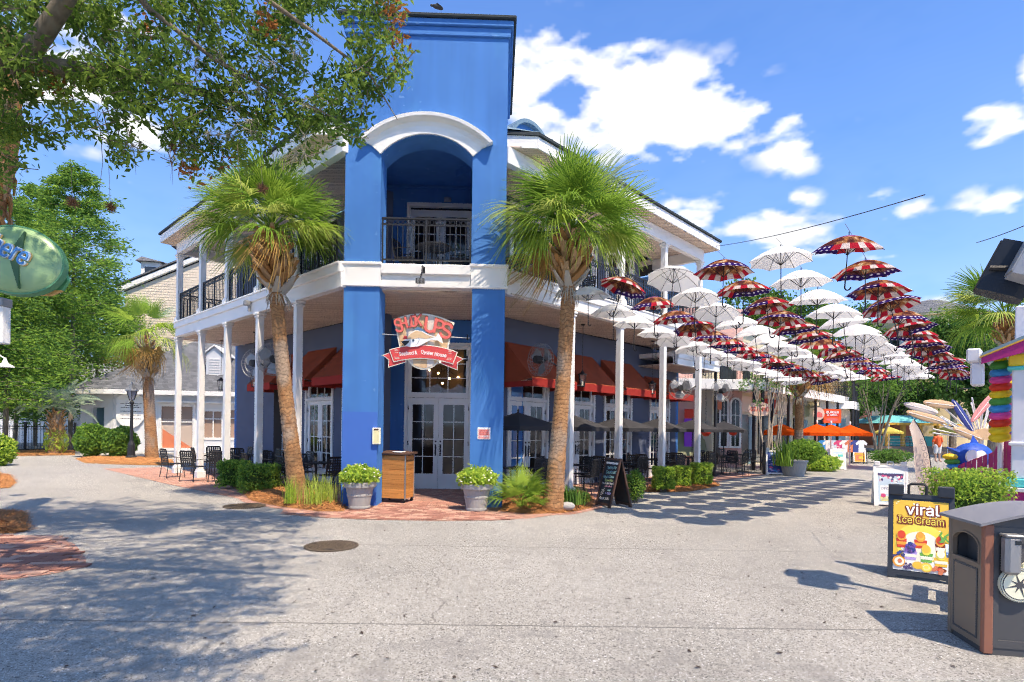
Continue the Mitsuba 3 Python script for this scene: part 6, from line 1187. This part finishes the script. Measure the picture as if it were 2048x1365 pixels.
for i, (u, Y, H, cr, lb) in enumerate(((1500, 48, 13, (3.2, 3, 3.6, 11.5), 'tall tree behind the umbrellas at the end of the restaurant'), (1590, 55, 15, (4, 3.5, 4.0, 12), 'tall tree behind the white umbrellas in the middle'), (1690, 58, 13.5, (4.0, 3.5, 4.5, 10.5), 'tree rising behind the flag umbrellas'), (1905, 50, 10, (3.6, 3, 4.0, 9), 'grey green tree left of the right palm'), (1990, 44, 9, (3.5, 3, 3.5, 8), 'green tree under the right palm crown'))):
    tree('street_tree', XY(u, Y), H, cr, 8000, .34, ('leaf_dark', 'leaf_deep', 'leaf_mid'), lb, 80 + i, .3)
palm(XY(2010, 24.0), AT(2012, 640, 24), .24, .19, 2.4, 40, 'cabbage palm behind the kiosk at the right edge', 91, boots=1.0)
# ================================================================ left: grey shop, siding house, trees, lamp, fence
k = thing('grey_shop', 'low white shop with a grey shingle hip roof and louvred dormer left of the restaurant', 'building')
C0 = XY(226, 33.0); cA = C0 + np.array([-4.1, .9, 0]); wl = np.array([.985, .17, 0]); wl /= np.linalg.norm(wl)
gl_ = frame(C0, wl, np.array([-wl[1], wl[0], 0]))
H0 = 3.55
d2_ = (C0 - cA); Lf_ = np.linalg.norm(d2_); d2_ /= Lf_; ga = frame(cA + d2_ * 2.0 * 0, d2_, np.array([-d2_[1], d2_[0], 0]))
part(k, 'wall', wallprism(sbox(.02, 0, 15, H0).difference(unary_union([sbox(2.55, .25, 4.3, 2.75), sbox(4.9, .9, 5.9, 2.5), sbox(6.2, .9, 8.1, 2.6)])), 0, .25), 'white_wall', gl_)
part(k, 'wall', wallprism(sbox(1.85, 0, Lf_, H0).difference(sbox(2.75, -1, 3.55, 2.6)), 0, .25), 'white_wall', ga)
part(k, 'recess', cat([box(2.7, 3.6, .9, 1.0, 0, 2.7), box(2.70, 2.745, .25, .9, 0, 2.65), box(3.555, 3.6, .25, .9, 0, 2.65), box(2.7, 3.6, .25, .9, 2.61, 2.66)]), 'teal_door', ga)
part(k, 'poster_window', box(2.55, 4.3, .12, .16, .25, 2.75), 'poster_tan', gl_); part(k, 'poster', hull([(2.6, .11, .3), (4.2, .11, .3), (2.6, .11, 1.4), (2.6, .118, .3), (4.2, .118, .3), (2.6, .118, 1.4)]), 'coral', gl_); part(k, 'poster_top', box(2.55, 4.3, .10, .118, 2.0, 2.75), 'brown_poster', gl_)
for x0, x1, z0, z1, c in ((4.9, 5.9, .9, 2.5, 'brown_poster'), (6.2, 8.1, .9, 2.6, 'brown_poster'), (2.55, 4.3, .25, 2.75, None)):
    q = [wallprism(sbox(x0 - .12, z0 - .12, x1 + .12, z1 + .12).difference(sbox(x0 + .02, z0 + .02, x1 - .02, z1 - .02)), -.05, .04), box((x0 + x1) / 2 - .03, (x0 + x1) / 2 + .03, .02, .06, z0, z1), box(x0, x1, .021, .059, (z0 + z1) / 2 + .3, (z0 + z1) / 2 + .36)]
    kk = part(k, 'window', cat(q), 'white_mat', gl_)
    if c: part(kk, 'pane', box(x0, x1, .10, .13, z0, z1), c, gl_)
part(k, 'canopy_shelf', box(2.3, 8.6, -.45, -.01, 2.95, 3.05, .01), 'white_mat', gl_)
ev = .75
e0, e1_, e2_ = cA + d2_ * 1.85 + np.array([-.3, -ev, 0]), C0 + np.array([.0, -ev * 1.05, 0]), C0 + wl * 15 + np.array([.1, -ev, 0])
bk1, bk2 = e0 + np.array([1.0, 9, 0]), e2_ + np.array([-1.0, 9, 0]); ap1, ap2 = C0 + np.array([2.2, 4.4, 0]), C0 + wl * 15 + np.array([-1, 4.4, 0])
zt, za = H0 + .1, H0 + 3.6
Vr = np.array([np.r_[e0[:2], zt], np.r_[e1_[:2], zt], np.r_[e2_[:2], zt], np.r_[ap2[:2], za], np.r_[ap1[:2], za], np.r_[bk1[:2], zt], np.r_[bk2[:2], zt]])
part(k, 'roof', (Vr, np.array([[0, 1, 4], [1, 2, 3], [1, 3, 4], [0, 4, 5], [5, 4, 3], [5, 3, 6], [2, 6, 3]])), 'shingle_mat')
part(k, 'fascia', cat([hull([np.r_[p[:2], z] + np.r_[0, o, 0] for p in (a, b) for z in (zt - .28, zt - .01) for o in (0, .05)]) for a, b in ((e0, e1_), (e1_, e2_))]), 'white_mat')
part(k, 'soffit', hull([np.r_[p[:2], z] for p in (e0 + [0, .06, 0], e1_ + [0, .06, 0], e2_ + [0, .06, 0], e0 + [0, 1.0, 0], e2_ + [0, 1.0, 0]) for z in (zt - .25, zt - .2)]), 'white_wall')
dm = frame(C0 + wl * 5.0 + np.array([0, .9, 0]), wl, np.array([-wl[1], wl[0], 0]))
dk = part(k, 'dormer', wallprism(Polygon([(-.48, 4.3), (.48, 4.3), (.48, 6.0), (0, 6.45), (-.48, 6.0)]), 0, 2.4), 'vent', dm)
part(dk, 'dormer_roof', cat([hull([(0, -.15, 6.5), (0, 2.4, 6.5), (s * .68, -.15, 5.92), (s * .68, 2.4, 5.92), (0, -.15, 6.58), (0, 2.4, 6.58), (s * .68, -.15, 6.0), (s * .68, 2.4, 6.0)]) for s in (-1, 1)]), 'white_mat', dm)
part(dk, 'louvres', cat([box(-.30, .30, -.05, -.005, z, z + .07) for z in np.arange(4.55, 5.7, .16)]), 'white_mat', dm, kind='stuff')
k = thing('shop_banner', 'pale hanging direction sign on the corner of the grey shop', 'sign'); part(k, 'board', box(.70, 1.72, -.45, -.40, 2.85, 3.18, .01), 'print_white', ga); part(k, 'board', box(1.74, 3.2, -.44, -.40, 2.86, 3.17, .01), 'steel_dull', ga); part(k, 'arm', box(.7, 3.2, -.43, -.41, 3.2, 3.24), 'black_metal', ga); part(k, 'lettering', xf(xf(text('SHOP', .13, .004, False, .5), UPR), TR((1.2, -.452, 2.95))), 'print_navy', ga)
k = thing('hanging_menu_sign', 'white shield shaped sign with black lines on the grey shop wall behind the lamp post', 'sign'); sh = Polygon([(-.72, 1.2), (-.72, 0), (-.45, -.35), (0, -.62), (.45, -.35), (.72, 0), (.72, 1.2), (.4, 1.45), (-.4, 1.45)])
sm_ = frame(C0 + wl * .95 + np.array([.02, -.12, 1.95]), wl, np.array([-wl[1], wl[0], 0])); part(k, 'board', wallprism(sh, -.04, .04), 'print_white', sm_); part(k, 'line', cat([box(-.5, .6, -.046, -.041, z, z + .03) for z in (.0, .22, .44, .66, .88)]), 'black_paint', sm_, kind='stuff')
# beige siding house with boards
k = thing('siding_house', 'tall beige clapboard house with dormers behind the trees on the left', 'building'); hm = frame(XY(240, 44), wl, np.array([-wl[1], wl[0], 0]))
prof = [(0.2, 0), (9.6, 0), (9.6, 15.6), (8.2, 15.9), (0.2, 11.9)]
part(k, 'wall', wallprism(Polygon(prof), .1, 9), 'beige', hm)
for i in range(60):
    z = 3 + i * .21; x0 = .2; top = lambda x: 11.9 + (x - .2) * .5
    xl = max(.2, .2 + (z + .21 - 11.9) / .5)
    if xl < 9.4 and z < 15.3: part(k, 'board', hull([(xl, .06, z), (9.6, .06, z), (xl, .10, z), (9.6, .10, z), (xl, .085, z + .2), (9.6, .085, z + .2), (xl, .10, z + .2), (9.6, .10, z + .2)]), 'beige', hm)
part(k, 'rake_board', hull([(-.3, -.2, 11.75), (-.3, .1, 11.75), (8.4, -.2, 16.1), (8.4, .1, 16.1), (-.3, -.2, 12.15), (-.3, .1, 12.15), (8.4, -.2, 16.5), (8.4, .1, 16.5)]), 'white_mat', hm)
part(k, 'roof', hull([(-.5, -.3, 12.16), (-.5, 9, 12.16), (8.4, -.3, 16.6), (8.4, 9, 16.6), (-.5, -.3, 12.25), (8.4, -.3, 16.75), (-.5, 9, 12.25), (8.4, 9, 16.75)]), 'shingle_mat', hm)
part(k, 'dormer', cat([box(.8, 2.2, 1.2, 4, 12.5, 14.6), box(2.8, 4.8, 3, 6, 14.3, 16.4)]), 'white_wall', hm); part(k, 'dormer_roof', cat([hull([(.5, .9, 14.6), (2.5, .9, 14.6), (.5, 4, 14.6), (2.5, 4, 14.6), (.7, 1.5, 15.1), (2.3, 4, 15.1)]), hull([(2.4, 2.6, 16.4), (5.2, 2.6, 16.4), (2.4, 6, 16.4), (5.2, 6, 16.4), (3.8, 3.8, 17.6), (3.8, 5, 17.6)])]), 'shingle_mat', hm); part(k, 'dormer_window', box(1.1, 1.9, 1.14, 1.19, 13.0, 14.2), 'window_dark', hm)
# lamp post
k = thing('lamp_post', 'black classic lamp post before the grey shop', 'street lamp'); lp2 = XY(263, 27.0)
part(k, 'base', lathe([(.24, 0), (.24, .12), (.17, .2), (.15, .7), (.09, .85), (.07, .9), (0, .9)], 12), 'lamp_black', TR(lp2)); part(k, 'pole', lathe([(.07, .9), (.055, 2.6), (.09, 2.65), (.09, 2.72), (.04, 2.8), (0, 2.8)], 12), 'lamp_black', TR(lp2))
part(k, 'crossbar', rod(lp2 + [-.3, 0, 2.55], lp2 + [.3, 0, 2.55], .018, 5), 'lamp_black'); part(k, 'lantern_cage', cat([rod((.1 * math.cos(a), .1 * math.sin(a), 2.8), (.24 * math.cos(a), .24 * math.sin(a), 3.25), .015, 4) for a in np.arange(6) * math.pi / 3]), 'lamp_black', TR(lp2))
part(k, 'glass', lathe([(.09, 2.82), (.22, 3.24)], 6), 'vinyl', TR(lp2)); part(k, 'roof', lathe([(.31, 3.25), (.30, 3.30), (.20, 3.42), (.06, 3.58), (.03, 3.68), (0, 3.72)], 6), 'steel_dull', TR(lp2))
# iron fence and white wall at far left
k = thing('white_building', 'white rendered building behind the iron fence at far left', 'building'); wm = frame(XY(-120, 46), np.array([1, 0, 0.]), np.array([0, 1.0, 0])); part(k, 'wall', box(-4, 10.6, 0, 6, 0, 7.2), 'white_wall', wm)
for x in np.arange(-3, 10, 2.2): part(k, 'pilaster', box(x, x + .5, -.12, 0, 0, 7.0), 'white_mat', wm); window(k, wm @ TR((x + 1.35, -.01, 3.6)), .9, 2.0, False, (2, 3))
part(k, 'porch_roof', box(-4, 10.6, -1.6, -.01, 6.0, 6.25), 'roof_metal', wm)
k = thing('iron_fence', 'black iron picket fence before the white building at far left', 'fence'); fa, fb_ = XY(-60, 31), XY(150, 34.5); L_ = np.linalg.norm(fb_ - fa); q = []
for t in np.linspace(0, 1, int(L_ / .13)): p = fa + (fb_ - fa) * t; q.append(rod(p + [0, 0, .05], p + [0, 0, 1.55], .014, 4))
part(k, 'rails', cat([rod(fa + [0, 0, z], fb_ + [0, 0, z], .02, 4) for z in (.12, 1.3, 1.45)]), 'black_metal'); part(k, 'pickets', cat(q), 'black_metal', kind='stuff')
for t in np.linspace(0, 1, 5): p = fa + (fb_ - fa) * t; part(k, 'post', box(p[0] - .05, p[0] + .05, p[1] - .05, p[1] + .05, 0, 1.7), 'black_metal')
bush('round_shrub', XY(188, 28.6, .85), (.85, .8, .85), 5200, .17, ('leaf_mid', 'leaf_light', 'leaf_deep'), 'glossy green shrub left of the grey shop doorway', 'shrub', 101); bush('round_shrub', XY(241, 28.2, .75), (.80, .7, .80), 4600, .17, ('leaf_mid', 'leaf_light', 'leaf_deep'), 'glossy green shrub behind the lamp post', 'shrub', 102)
bush('round_shrub', XY(-10, 22, .6), (.7, .7, .7), 3000, .13, ('leaf_lime', 'leaf_mid'), 'yellow green shrub at the left frame edge by the fence', 'shrub', 103)
# pindo palm with feathery blue fronds
def feather(L=2.0, n=34, droop=.9, seed=0):
    r = np.random.default_rng(seed); V, F = [], []
    def P(t): return np.array([L * t * (1 - .12 * t * droop), 0, L * (.55 * t - .75 * droop * t * t)])
    st_ = tube([P(t) for t in np.linspace(0, 1, 9)], np.linspace(.022, .004, 9), 4, False)
    for i in range(n):
        t = .16 + .84 * i / n
        for s in (-1, 1):
            b = P(t); d = np.array([.55, s * .72, .38 - .5 * t]) * L * .26 * math.sin(math.pi * (.12 + .83 * t)) * r.uniform(.85, 1.1); w = np.array([.010, 0, .012]); k_ = len(V)
            V += [b - w, b + w, b + d * .6 + [0, 0, -.01] + w, b + d * .6 - w, b + d + [0, 0, -.05]]; F += [[k_, k_ + 1, k_ + 2], [k_, k_ + 2, k_ + 3], [k_ + 3, k_ + 2, k_ + 4]]
    return cat([st_, (np.array(V), np.array(F))])
FE = [ply(feather(droop=d, seed=i), 'frond_blue') for i, d in enumerate((.5, .75, 1.0))]
k = thing('pindo_palm', 'blue green feathery palm with a stubby trunk by the iron fence', 'palm tree'); pb = XY(112, 30.0); part(k, 'trunk', tube([pb, pb + [0, 0, .6], pb + [.03, 0, 1.5], pb + [.05, 0, 2.3]], [.36, .34, .30, .22], 14), 'palm_trunk', smooth=50)
for i in range(46): 
    a = i * 2.4; o = np.array([math.cos(a), math.sin(a), 0]); z = .8 + 1.5 * i / 46; part(k, 'leaf_base', tube([pb + o * .25 + [0, 0, z], pb + o * .45 + [0, 0, z + .25]], [.05, .025], 5), 'boot_b' if i % 2 else 'boot_a')
for i in range(30): a = i * 2.4; M_ = np.eye(4); M_[:3, :3] = rotm((0, 0, 1), a) @ rotm((0, 1, 0), -(.85 - 1.0 * i / 30)) * rng.uniform(.9, 1.15); M_[:3, 3] = pb + [.05, 0, 2.3]; partp(k, 'frond', FE[i % 3], M_)
k = thing('ivy', 'yellow green ivy climbing round the pindo palm trunk', 'plant'); put(k, simple_leaves(shell_pts(pb + [0, 0, .7], (.55, .5, .8), 900, rng, .8), .14, rng), 'leaf_lime'); labels[k]['kind'] = 'stuff'
# left background trees
def feathery(base, H, crown, n, ls, mats, label, seed, trunk_r=.13, tiers=60):
    """open crown of flat, layered sprays along near-horizontal limbs"""
    r = np.random.default_rng(seed); k = thing('cypress_tree', label, 'tree'); base = np.asarray(base, float); rx, rz0, rz1, pw = crown; q = [tube([base, base + [.1, 0, H * .4], base + [0, .1, H * .75], base + [.05, 0, H]], [trunk_r, trunk_r * .8, trunk_r * .5, trunk_r * .1], 9)]; S = []
    for i in range(tiers):
        t = (i + r.random()) / tiers; z = rz0 + (rz1 - rz0) * t; a = i * 2.4 + r.normal(0, .3); L = rx * (1 - t) ** pw * r.uniform(.6, 1.1) + .4; o = np.array([math.cos(a), math.sin(a), 0])
        p0 = base + [0, 0, z - L * .12]; p1 = base + o * L + [0, 0, z + L * .10 - .05 * L * L]; q.append(tube([p0, (p0 + p1) / 2 + [0, 0, .12], p1], [trunk_r * .3, trunk_r * .2, trunk_r * .05], 5))
        for j in range(5):
            s = .35 + .65 * (j + r.random()) / 5; S.append((p0 + (p1 - p0) * s + np.array([-o[1], o[0], 0]) * r.normal(0, L * .20) + [0, 0, r.normal(.05, .12)], max(.35, L * .27)))
    part(k, 'trunk', cat(q), 'bark_mat')
    for m in mats:
        P = np.vstack([c + r.normal(size=(n // len(S) // len(mats), 3)) * np.array([w * .5, w * .5, w * .30]) for c, w in S]); part(k, 'crown', leaves(P, ls, r, .55, .30), m, kind='stuff')
for i, (u, Y, H, cr, mats, lb, ls) in enumerate(((10, 30, 14.0, (3.6, 4.4, 13.4, .4), ('leaf_light', 'leaf_mid', 'leaf_deep'), 'feathery bright green tree at the left edge behind the green sign', .22),
        (140, 34, 16.4, (3.2, 6.5, 16.8, .4), ('leaf_light', 'leaf_mid', 'leaf_deep'), 'tallest feathery green tree left of the clapboard house', .26), (190, 42, 11.0, (4.8, 6.4, 11.2, .4), ('leaf_light', 'leaf_mid', 'leaf_mid'), 'low spreading bright green tree before the clapboard house', .26),
        (70, 40, 18, (4.5, 5.0, 18.0, .6), ('leaf_deep', 'leaf_mid', 'leaf_light'), 'tall dark green tree far left', .30), (-70, 28, 10, (4, 3, 10, .6), ('leaf_deep', 'leaf_light', 'leaf_mid'), 'green tree at the far left over the fence', .26), (30, 37, 7.5, (4.5, 2.6, 7.5, .5), ('leaf_deep', 'leaf_dark', 'leaf_mid'), 'dark low tree before the white building', .26))):
    feathery(XY(u, Y), H, cr, 26000, ls, mats, lb, 110 + i)
# ================================================================ near left: sign, trunk and the big oak overhead
gs = AT(33, 521, 5.6); k = thing('round_green_sign', 'big round green compass sign reading where at the left edge', 'sign'); nrm = np.array([.25, -.95, -.12]); ex_ = np.cross([0, 0, 1.0], -nrm * -1); GM = basis(gs, np.array([.95, .25, -.16]), [0.05, .1, 1.0])
part(k, 'disc', xf(ell((0, 0, 0), (.405, .09, .335), 3), GM), 'green_sign_mat', smooth=True); part(k, 'rim', xf(xf(lathe([(.33, -.05), (.345, -.05), (.345, .05), (.33, .05)], 40), np.array([[1.19, 0, 0, 0], [0, 0, 1, .03], [0, 1.0, 0, 0], [0, 0, 0, 1.0]])), GM), 'green_sign_b')
star = Polygon([(.03, .28), (.06, .06), (.05, .0), (.10, -.29), (-.02, -.04), (-.05, .03)])
part(k, 'star', xf(wallprism(star, -.094, -.05), GM @ TR((.02, 0, 0), 0)), 'green_star')
for dx, m_, y, nm in ((.0, 'letter_gold', -.085, 'lettering_shadow'), (-.008, 'print_sky', -.098, 'lettering_outline'), (-.012, 'letter_blue', -.108, 'lettering')):
    part(k, nm, xf(xf(xf(text('where', .185 if nm != 'lettering' else .178, .012, nm != 'lettering', .47 if nm != 'lettering' else .455), UPR), np.block([[rotm((0, 1, 0), .26), np.zeros((3, 1))], [np.zeros((1, 3)), np.ones((1, 1))]])), TR((-.085 + dx, y, -.005))), m_, GM)
part(k, 'bracket', rod(gs + [-.1, .1, 0], gs + [-1.2, .35, .1], .03, 6), 'black_metal')
mat('leaf_panel_green', (.10, .34, .15), .5)
k = thing('leaf_panel', 'smaller pointed green and tan panel behind the round sign', 'sign'); part(k, 'panel', xf(wallprism(Polygon([(0, .02), (.20, .16), (.33, .10), (.36, .0), (.30, -.10), (.05, -.14)]), -.02, .02), TR(AT(68, 562, 5.85))), 'leaf_panel_green'); part(k, 'trim', xf(wallprism(Polygon([(.02, -.10), (.30, -.10), (.18, -.155), (.0, -.15)]), -.025, .015), TR(AT(68, 562, 5.85))), 'letter_gold'); part(k, 'arm', rod(AT(80, 553, 5.86), AT(-60, 560, 5.9), .02, 5), 'black_metal')
k = thing('cabinet_sign', 'white framed board cut off by the left frame edge', 'sign'); q = AT(-40, 645, 6.4); part(k, 'board', box(-.35, .30, -.06, .06, -.24, .26, .01), 'print_white', TR(q)); part(k, 'header', box(-.36, .31, -.07, .07, .17, .27, .01), 'steel_dull', TR(q)); part(k, 'band', box(-.3, .28, -.066, -.0605, -.20, -.16), 'letter_gold', TR(q)); part(k, 'post', box(.1, .17, -.03, .03, -q[2], -.24), 'lamp_black', TR(q + [-.0, 0, 0]))
k = thing('pendant_lamp', 'small white bell shaped pendant lamp at the left edge', 'lamp'); q = AT(10, 735, 12); part(k, 'shade', lathe([(.16, 0), (.15, .03), (.06, .08), (.03, .16), (.02, .2)], 16), 'print_white', TR(q)); part(k, 'rod', rod(q + [0, 0, .18], q + [-.6, 0, .55], .012, 5), 'print_white')
base = np.array([-7.6, 7.4, 0.0]); k = thing('shaggy_trunk', 'shaggy reddish brown leaning palm trunk at the left edge above the green sign', 'palm tree'); tt_ = [XY(-60, 9, .0), AT(-22, 430, 9), AT(2, 330, 9), AT(14, 190, 9), AT(16, 60, 9)]
part(k, 'trunk', tube(tt_, [.2, .19, .19, .17, .12], 12), 'palm_trunk', smooth=50)
for i in range(60):
    t = i / 60; a = i * 2.4; p = tt_[1] + (tt_[4] - tt_[1]) * t; o = np.array([math.cos(a), math.sin(a), 0]); part(k, 'leaf_base', tube([p + o * .15, p + o * .25 + [0, 0, -.18], p + o * .24 + [0, 0, -.42]], [.045, .035, .012], 5), ('boot_a', 'boot_b')[i % 2])
# the oak: trunk outside the frame, limbs and hanging sprays inside it
r = np.random.default_rng(77); k = thing('live_oak', 'large live oak reaching in from the upper left with mossy twigs', 'tree'); ob = np.array([-8.6, 5.0, 0])
limbs = [([ob + [0, 0, -.1], ob + [.1, .1, 2], ob + [.3, .2, 4.0], ob + [.6, .4, 5.4]], [.5, .42, .38, .34]),
    ([ob + [.6, .4, 5.3], AT(-60, 112, 6.9), AT(60, 128, 7.0), AT(150, 140, 7.2), AT(260, 150, 7.5), AT(420, 190, 7.9), AT(560, 260, 8.2)], [.30, .17, .13, .10, .07, .05, .02]),
    ([AT(40, 125, 7.0), AT(85, 70, 6.9), AT(125, 10, 6.8), AT(190, -120, 6.5), AT(420, -330, 6.0)], [.12, .11, .10, .09, .05]), ([AT(190, -120, 6.5), AT(300, 20, 6.8), AT(430, 120, 7.2), AT(560, 190, 7.5), AT(690, 250, 7.8)], [.06, .032, .024, .016, .006]),
    ([AT(250, -220, 6.3), AT(450, -60, 6.6), AT(620, 60, 7.0), AT(740, 150, 7.4), AT(795, 240, 7.6)], [.06, .034, .022, .014, .005]), ([ob + [.6, .4, 5.3], ob + [3.5, -1.5, 7.4], ob + [6.6, -2.2, 8.3], ob + [9.0, -2.6, 8.5]], [.28, .17, .10, .03]), ([ob + [3.5, -1.5, 7.4], ob + [4.6, -3.2, 7.8], ob + [5.8, -4.6, 7.9]], [.12, .08, .03])]
part(k, 'trunk', tube(limbs[0][0], limbs[0][1], 14), 'bark_mat', smooth=50)
for P_, R_2 in limbs[1:]: part(k, 'limb', tube(P_, R_2, 10), 'bark_mat', smooth=50)
bd = [(-60, 430), (0, 420), (60, 330), (120, 265), (180, 275), (210, 310), (250, 335), (300, 215), (340, 290), (380, 345), (450, 350), (560, 345), (630, 320), (645, 240), (690, 300), (735, 245), (770, 190), (800, 200), (808, 60), (800, -20), (-60, -20)]
region = Polygon(bd); gaps = unary_union([Point(115, 95).buffer(45), Point(290, 180).buffer(30), Point(640, 70).buffer(55), Point(340, 75).buffer(28), Point(610, 165).buffer(28), Point(200, 205).buffer(30), Point(700, 40).buffer(28), Point(640, 270).buffer(28), Point(250, 40).buffer(24), Point(60, 240).buffer(24), Point(470, 60).buffer(20), Point(400, 165).buffer(18)])
cl = []
while len(cl) < 400:
    u, v = r.uniform(-60, 815), r.uniform(-20, 430)
    pt = Point(u, v)
    if region.contains(pt) and (not gaps.contains(pt) or r.random() < .06) and r.random() < (.55 + .45 * (v < 300)) : cl.append(AT(u, v, 6.6 + 1.9 * meshkit.noise(np.array([u / 150, v / 150, 1.0])) + r.normal(0, .25)))
for v0 in range(260): cl.append(AT(r.uniform(-200, 800), r.uniform(-620, -20), r.uniform(5.2, 7.8)))
sh = Polygon([(0, 1000), (90, 1030), (230, 1020), (420, 1018), (560, 1045), (585, 1085), (560, 1130), (470, 1165), (520, 1195), (420, 1235), (330, 1250), (470, 1310), (300, 1365), (-300, 1420), (-500, 1100)])
ns = SUN / SUN[2]
sp = []
while len(sp) < 620:
    u, v = r.uniform(-400, 600), r.uniform(1000, 1420)
    if not sh.contains(Point(u, v)): continue
    g0 = G(u, v)
    if meshkit.fbm(np.array([g0[0] * 1.1, g0[1] * 1.1, 3.0]), 3) < .44: continue
    z = r.uniform(5.6, 8.6); c = g0 + ns * z
    if c[1] > 2.0 and (c[2] - EYE) / c[1] < .86 and abs(c[0] / c[1]) < .95: continue      # only above the frame
    sp.append(c)
LV = {m: [] for m in ('oak_leaf', 'oak_leaf_b', 'oak_leaf_dry')}; tw = []
for c in cl:
    d = r.normal(size=3); d[2] -= .5; d /= np.linalg.norm(d); d[2] = -abs(d[2]) * .7; L_ = r.uniform(.28, .55); a = c - d * L_ * .5; b = c + d * L_ * .5
    tw.append(tube([a - d * .18 + r.normal(0, .03, 3), c + r.normal(0, .03, 3), b], [.007, .005, .002], 3, False)); n = 44
    t = r.uniform(0, 1, n)[:, None]; P = a + (b - a) * t + r.normal(0, .075, (n, 3)); m = r.choice(['oak_leaf', 'oak_leaf', 'oak_leaf_b', 'oak_leaf_b']) if r.random() > .015 else 'oak_leaf_dry'
    LV[m].append(leaves(P, .102, r, aspect=.40))
for c in sp:
    a_ = r.normal(.15, .5) + (math.pi if r.random() < .25 else 0); d = np.array([math.cos(a_), math.sin(a_), r.normal(-.05, .12)]); L_ = r.uniform(.7, 1.6); a = c - d * L_ * .5; b = c + d * L_ * .5
    tw.append(tube([a, c + r.normal(0, .04, 3), b], [.014, .009, .003], 4, False)); n = int(46 * L_); t = r.uniform(0, 1, n)[:, None] ** .8
    LV[r.choice(['oak_leaf', 'oak_leaf_b'])].append(leaves(a + (b - a) * t + r.normal(0, .07, (n, 3)) * (1.1 - .5 * t), .10, r, aspect=.42))
for m, q in LV.items():
    if q: part(k, 'leaves', cat(q), m, kind='stuff')
part(k, 'twigs', cat(tw), 'bark_mat', kind='stuff')
hang = []
for u, v, l in ((200, 300, 95), (250, 290, 60), (330, 330, 40), (475, 330, 60), (285, 180, 60), (530, 320, 40), (360, 310, 45)):
    a = AT(u, v - 40, 7.4); b = AT(u + r.uniform(-6, 25), v + l, 7.4); hang.append(tube([a, (a + b) / 2 + r.normal(0, .03, 3), b], [.006, .004, .002], 3, False))
part(k, 'hanging_twigs', cat(hang), 'bark_mat', kind='stuff')
ms = []
for i in range(46):
    c = AT(r.uniform(180, 620), r.uniform(60, 330), 7.4 + r.normal(0, .3))
    for j in range(16): e = c + r.normal(0, .09, 3) + [0, 0, -.06]; ms.append(tube([c, (c + e) / 2 + r.normal(0, .02, 3), e], [.004, .003, .001], 3, False))
part(k, 'moss', cat(ms), 'moss_mat', kind='stuff')
for u, v, s, lb in ((221, 415, .075, 'brown spiky ball moss clump hanging lowest below the oak'), (145, 405, .09, 'brown ball moss clump before the feathery tree'), (347, 297, .07, 'brown ball moss clump on an oak twig right of the lowest one'), (525, 378, .08, 'brown ball moss clump hanging over the left palm')):
    k = thing('ball_moss', lb, 'plant'); c = AT(u, v, 7.3); q = []
    for j in range(90): d = r.normal(size=3); d /= np.linalg.norm(d); q.append(tube([c, c + d * s * .6, c + d * s * r.uniform(.8, 1.25)], [.006, .004, .001], 3, False))
    put(k, cat(q), 'moss_brown'); 
    part(k, 'stem', tube([c, c + np.array([-.03, 0, .55])], .003, 3), 'bark_mat')
# bird
k = thing('flying_bird', 'small dark grey bird in the sky above the tower', 'bird'); bpz = AT(875, 14, 5.2)
part(k, 'body', body_mesh([[(-.07, 0, .015, .018), (-.03, 0, .005, .034), (.03, 0, -.01, .036), (.07, 0, -.028, .022)], [(-.07, 0, .015, .016), (-.095, 0, .02, .02)]], .012), 'bird', TR(bpz, 0, .58), True); part(k, 'wing', hull([(-.03, -.02, .02), (.04, -.03, .01), (.06, -.05, -.02), (.0, -.045, .03), (.09, -.03, -.035), (-.03, .02, .02), (.0, .03, .03)]), 'bird', TR(bpz, 0, .58)); part(k, 'beak', hull([(-.11, 0, .02), (-.125, 0, .015), (-.108, .006, .014), (-.108, -.006, .014)]), 'steel_dull', TR(bpz, 0, .58))
def gsig(p, n, uv): return MX((.20, .36, .13), (.34, .48, .26), FB(p.x * 9, p.y * 9, p.z * 2.5, 3))
mat('green_sign_mat', mikit.proc(gsig), .3, spec=.5)
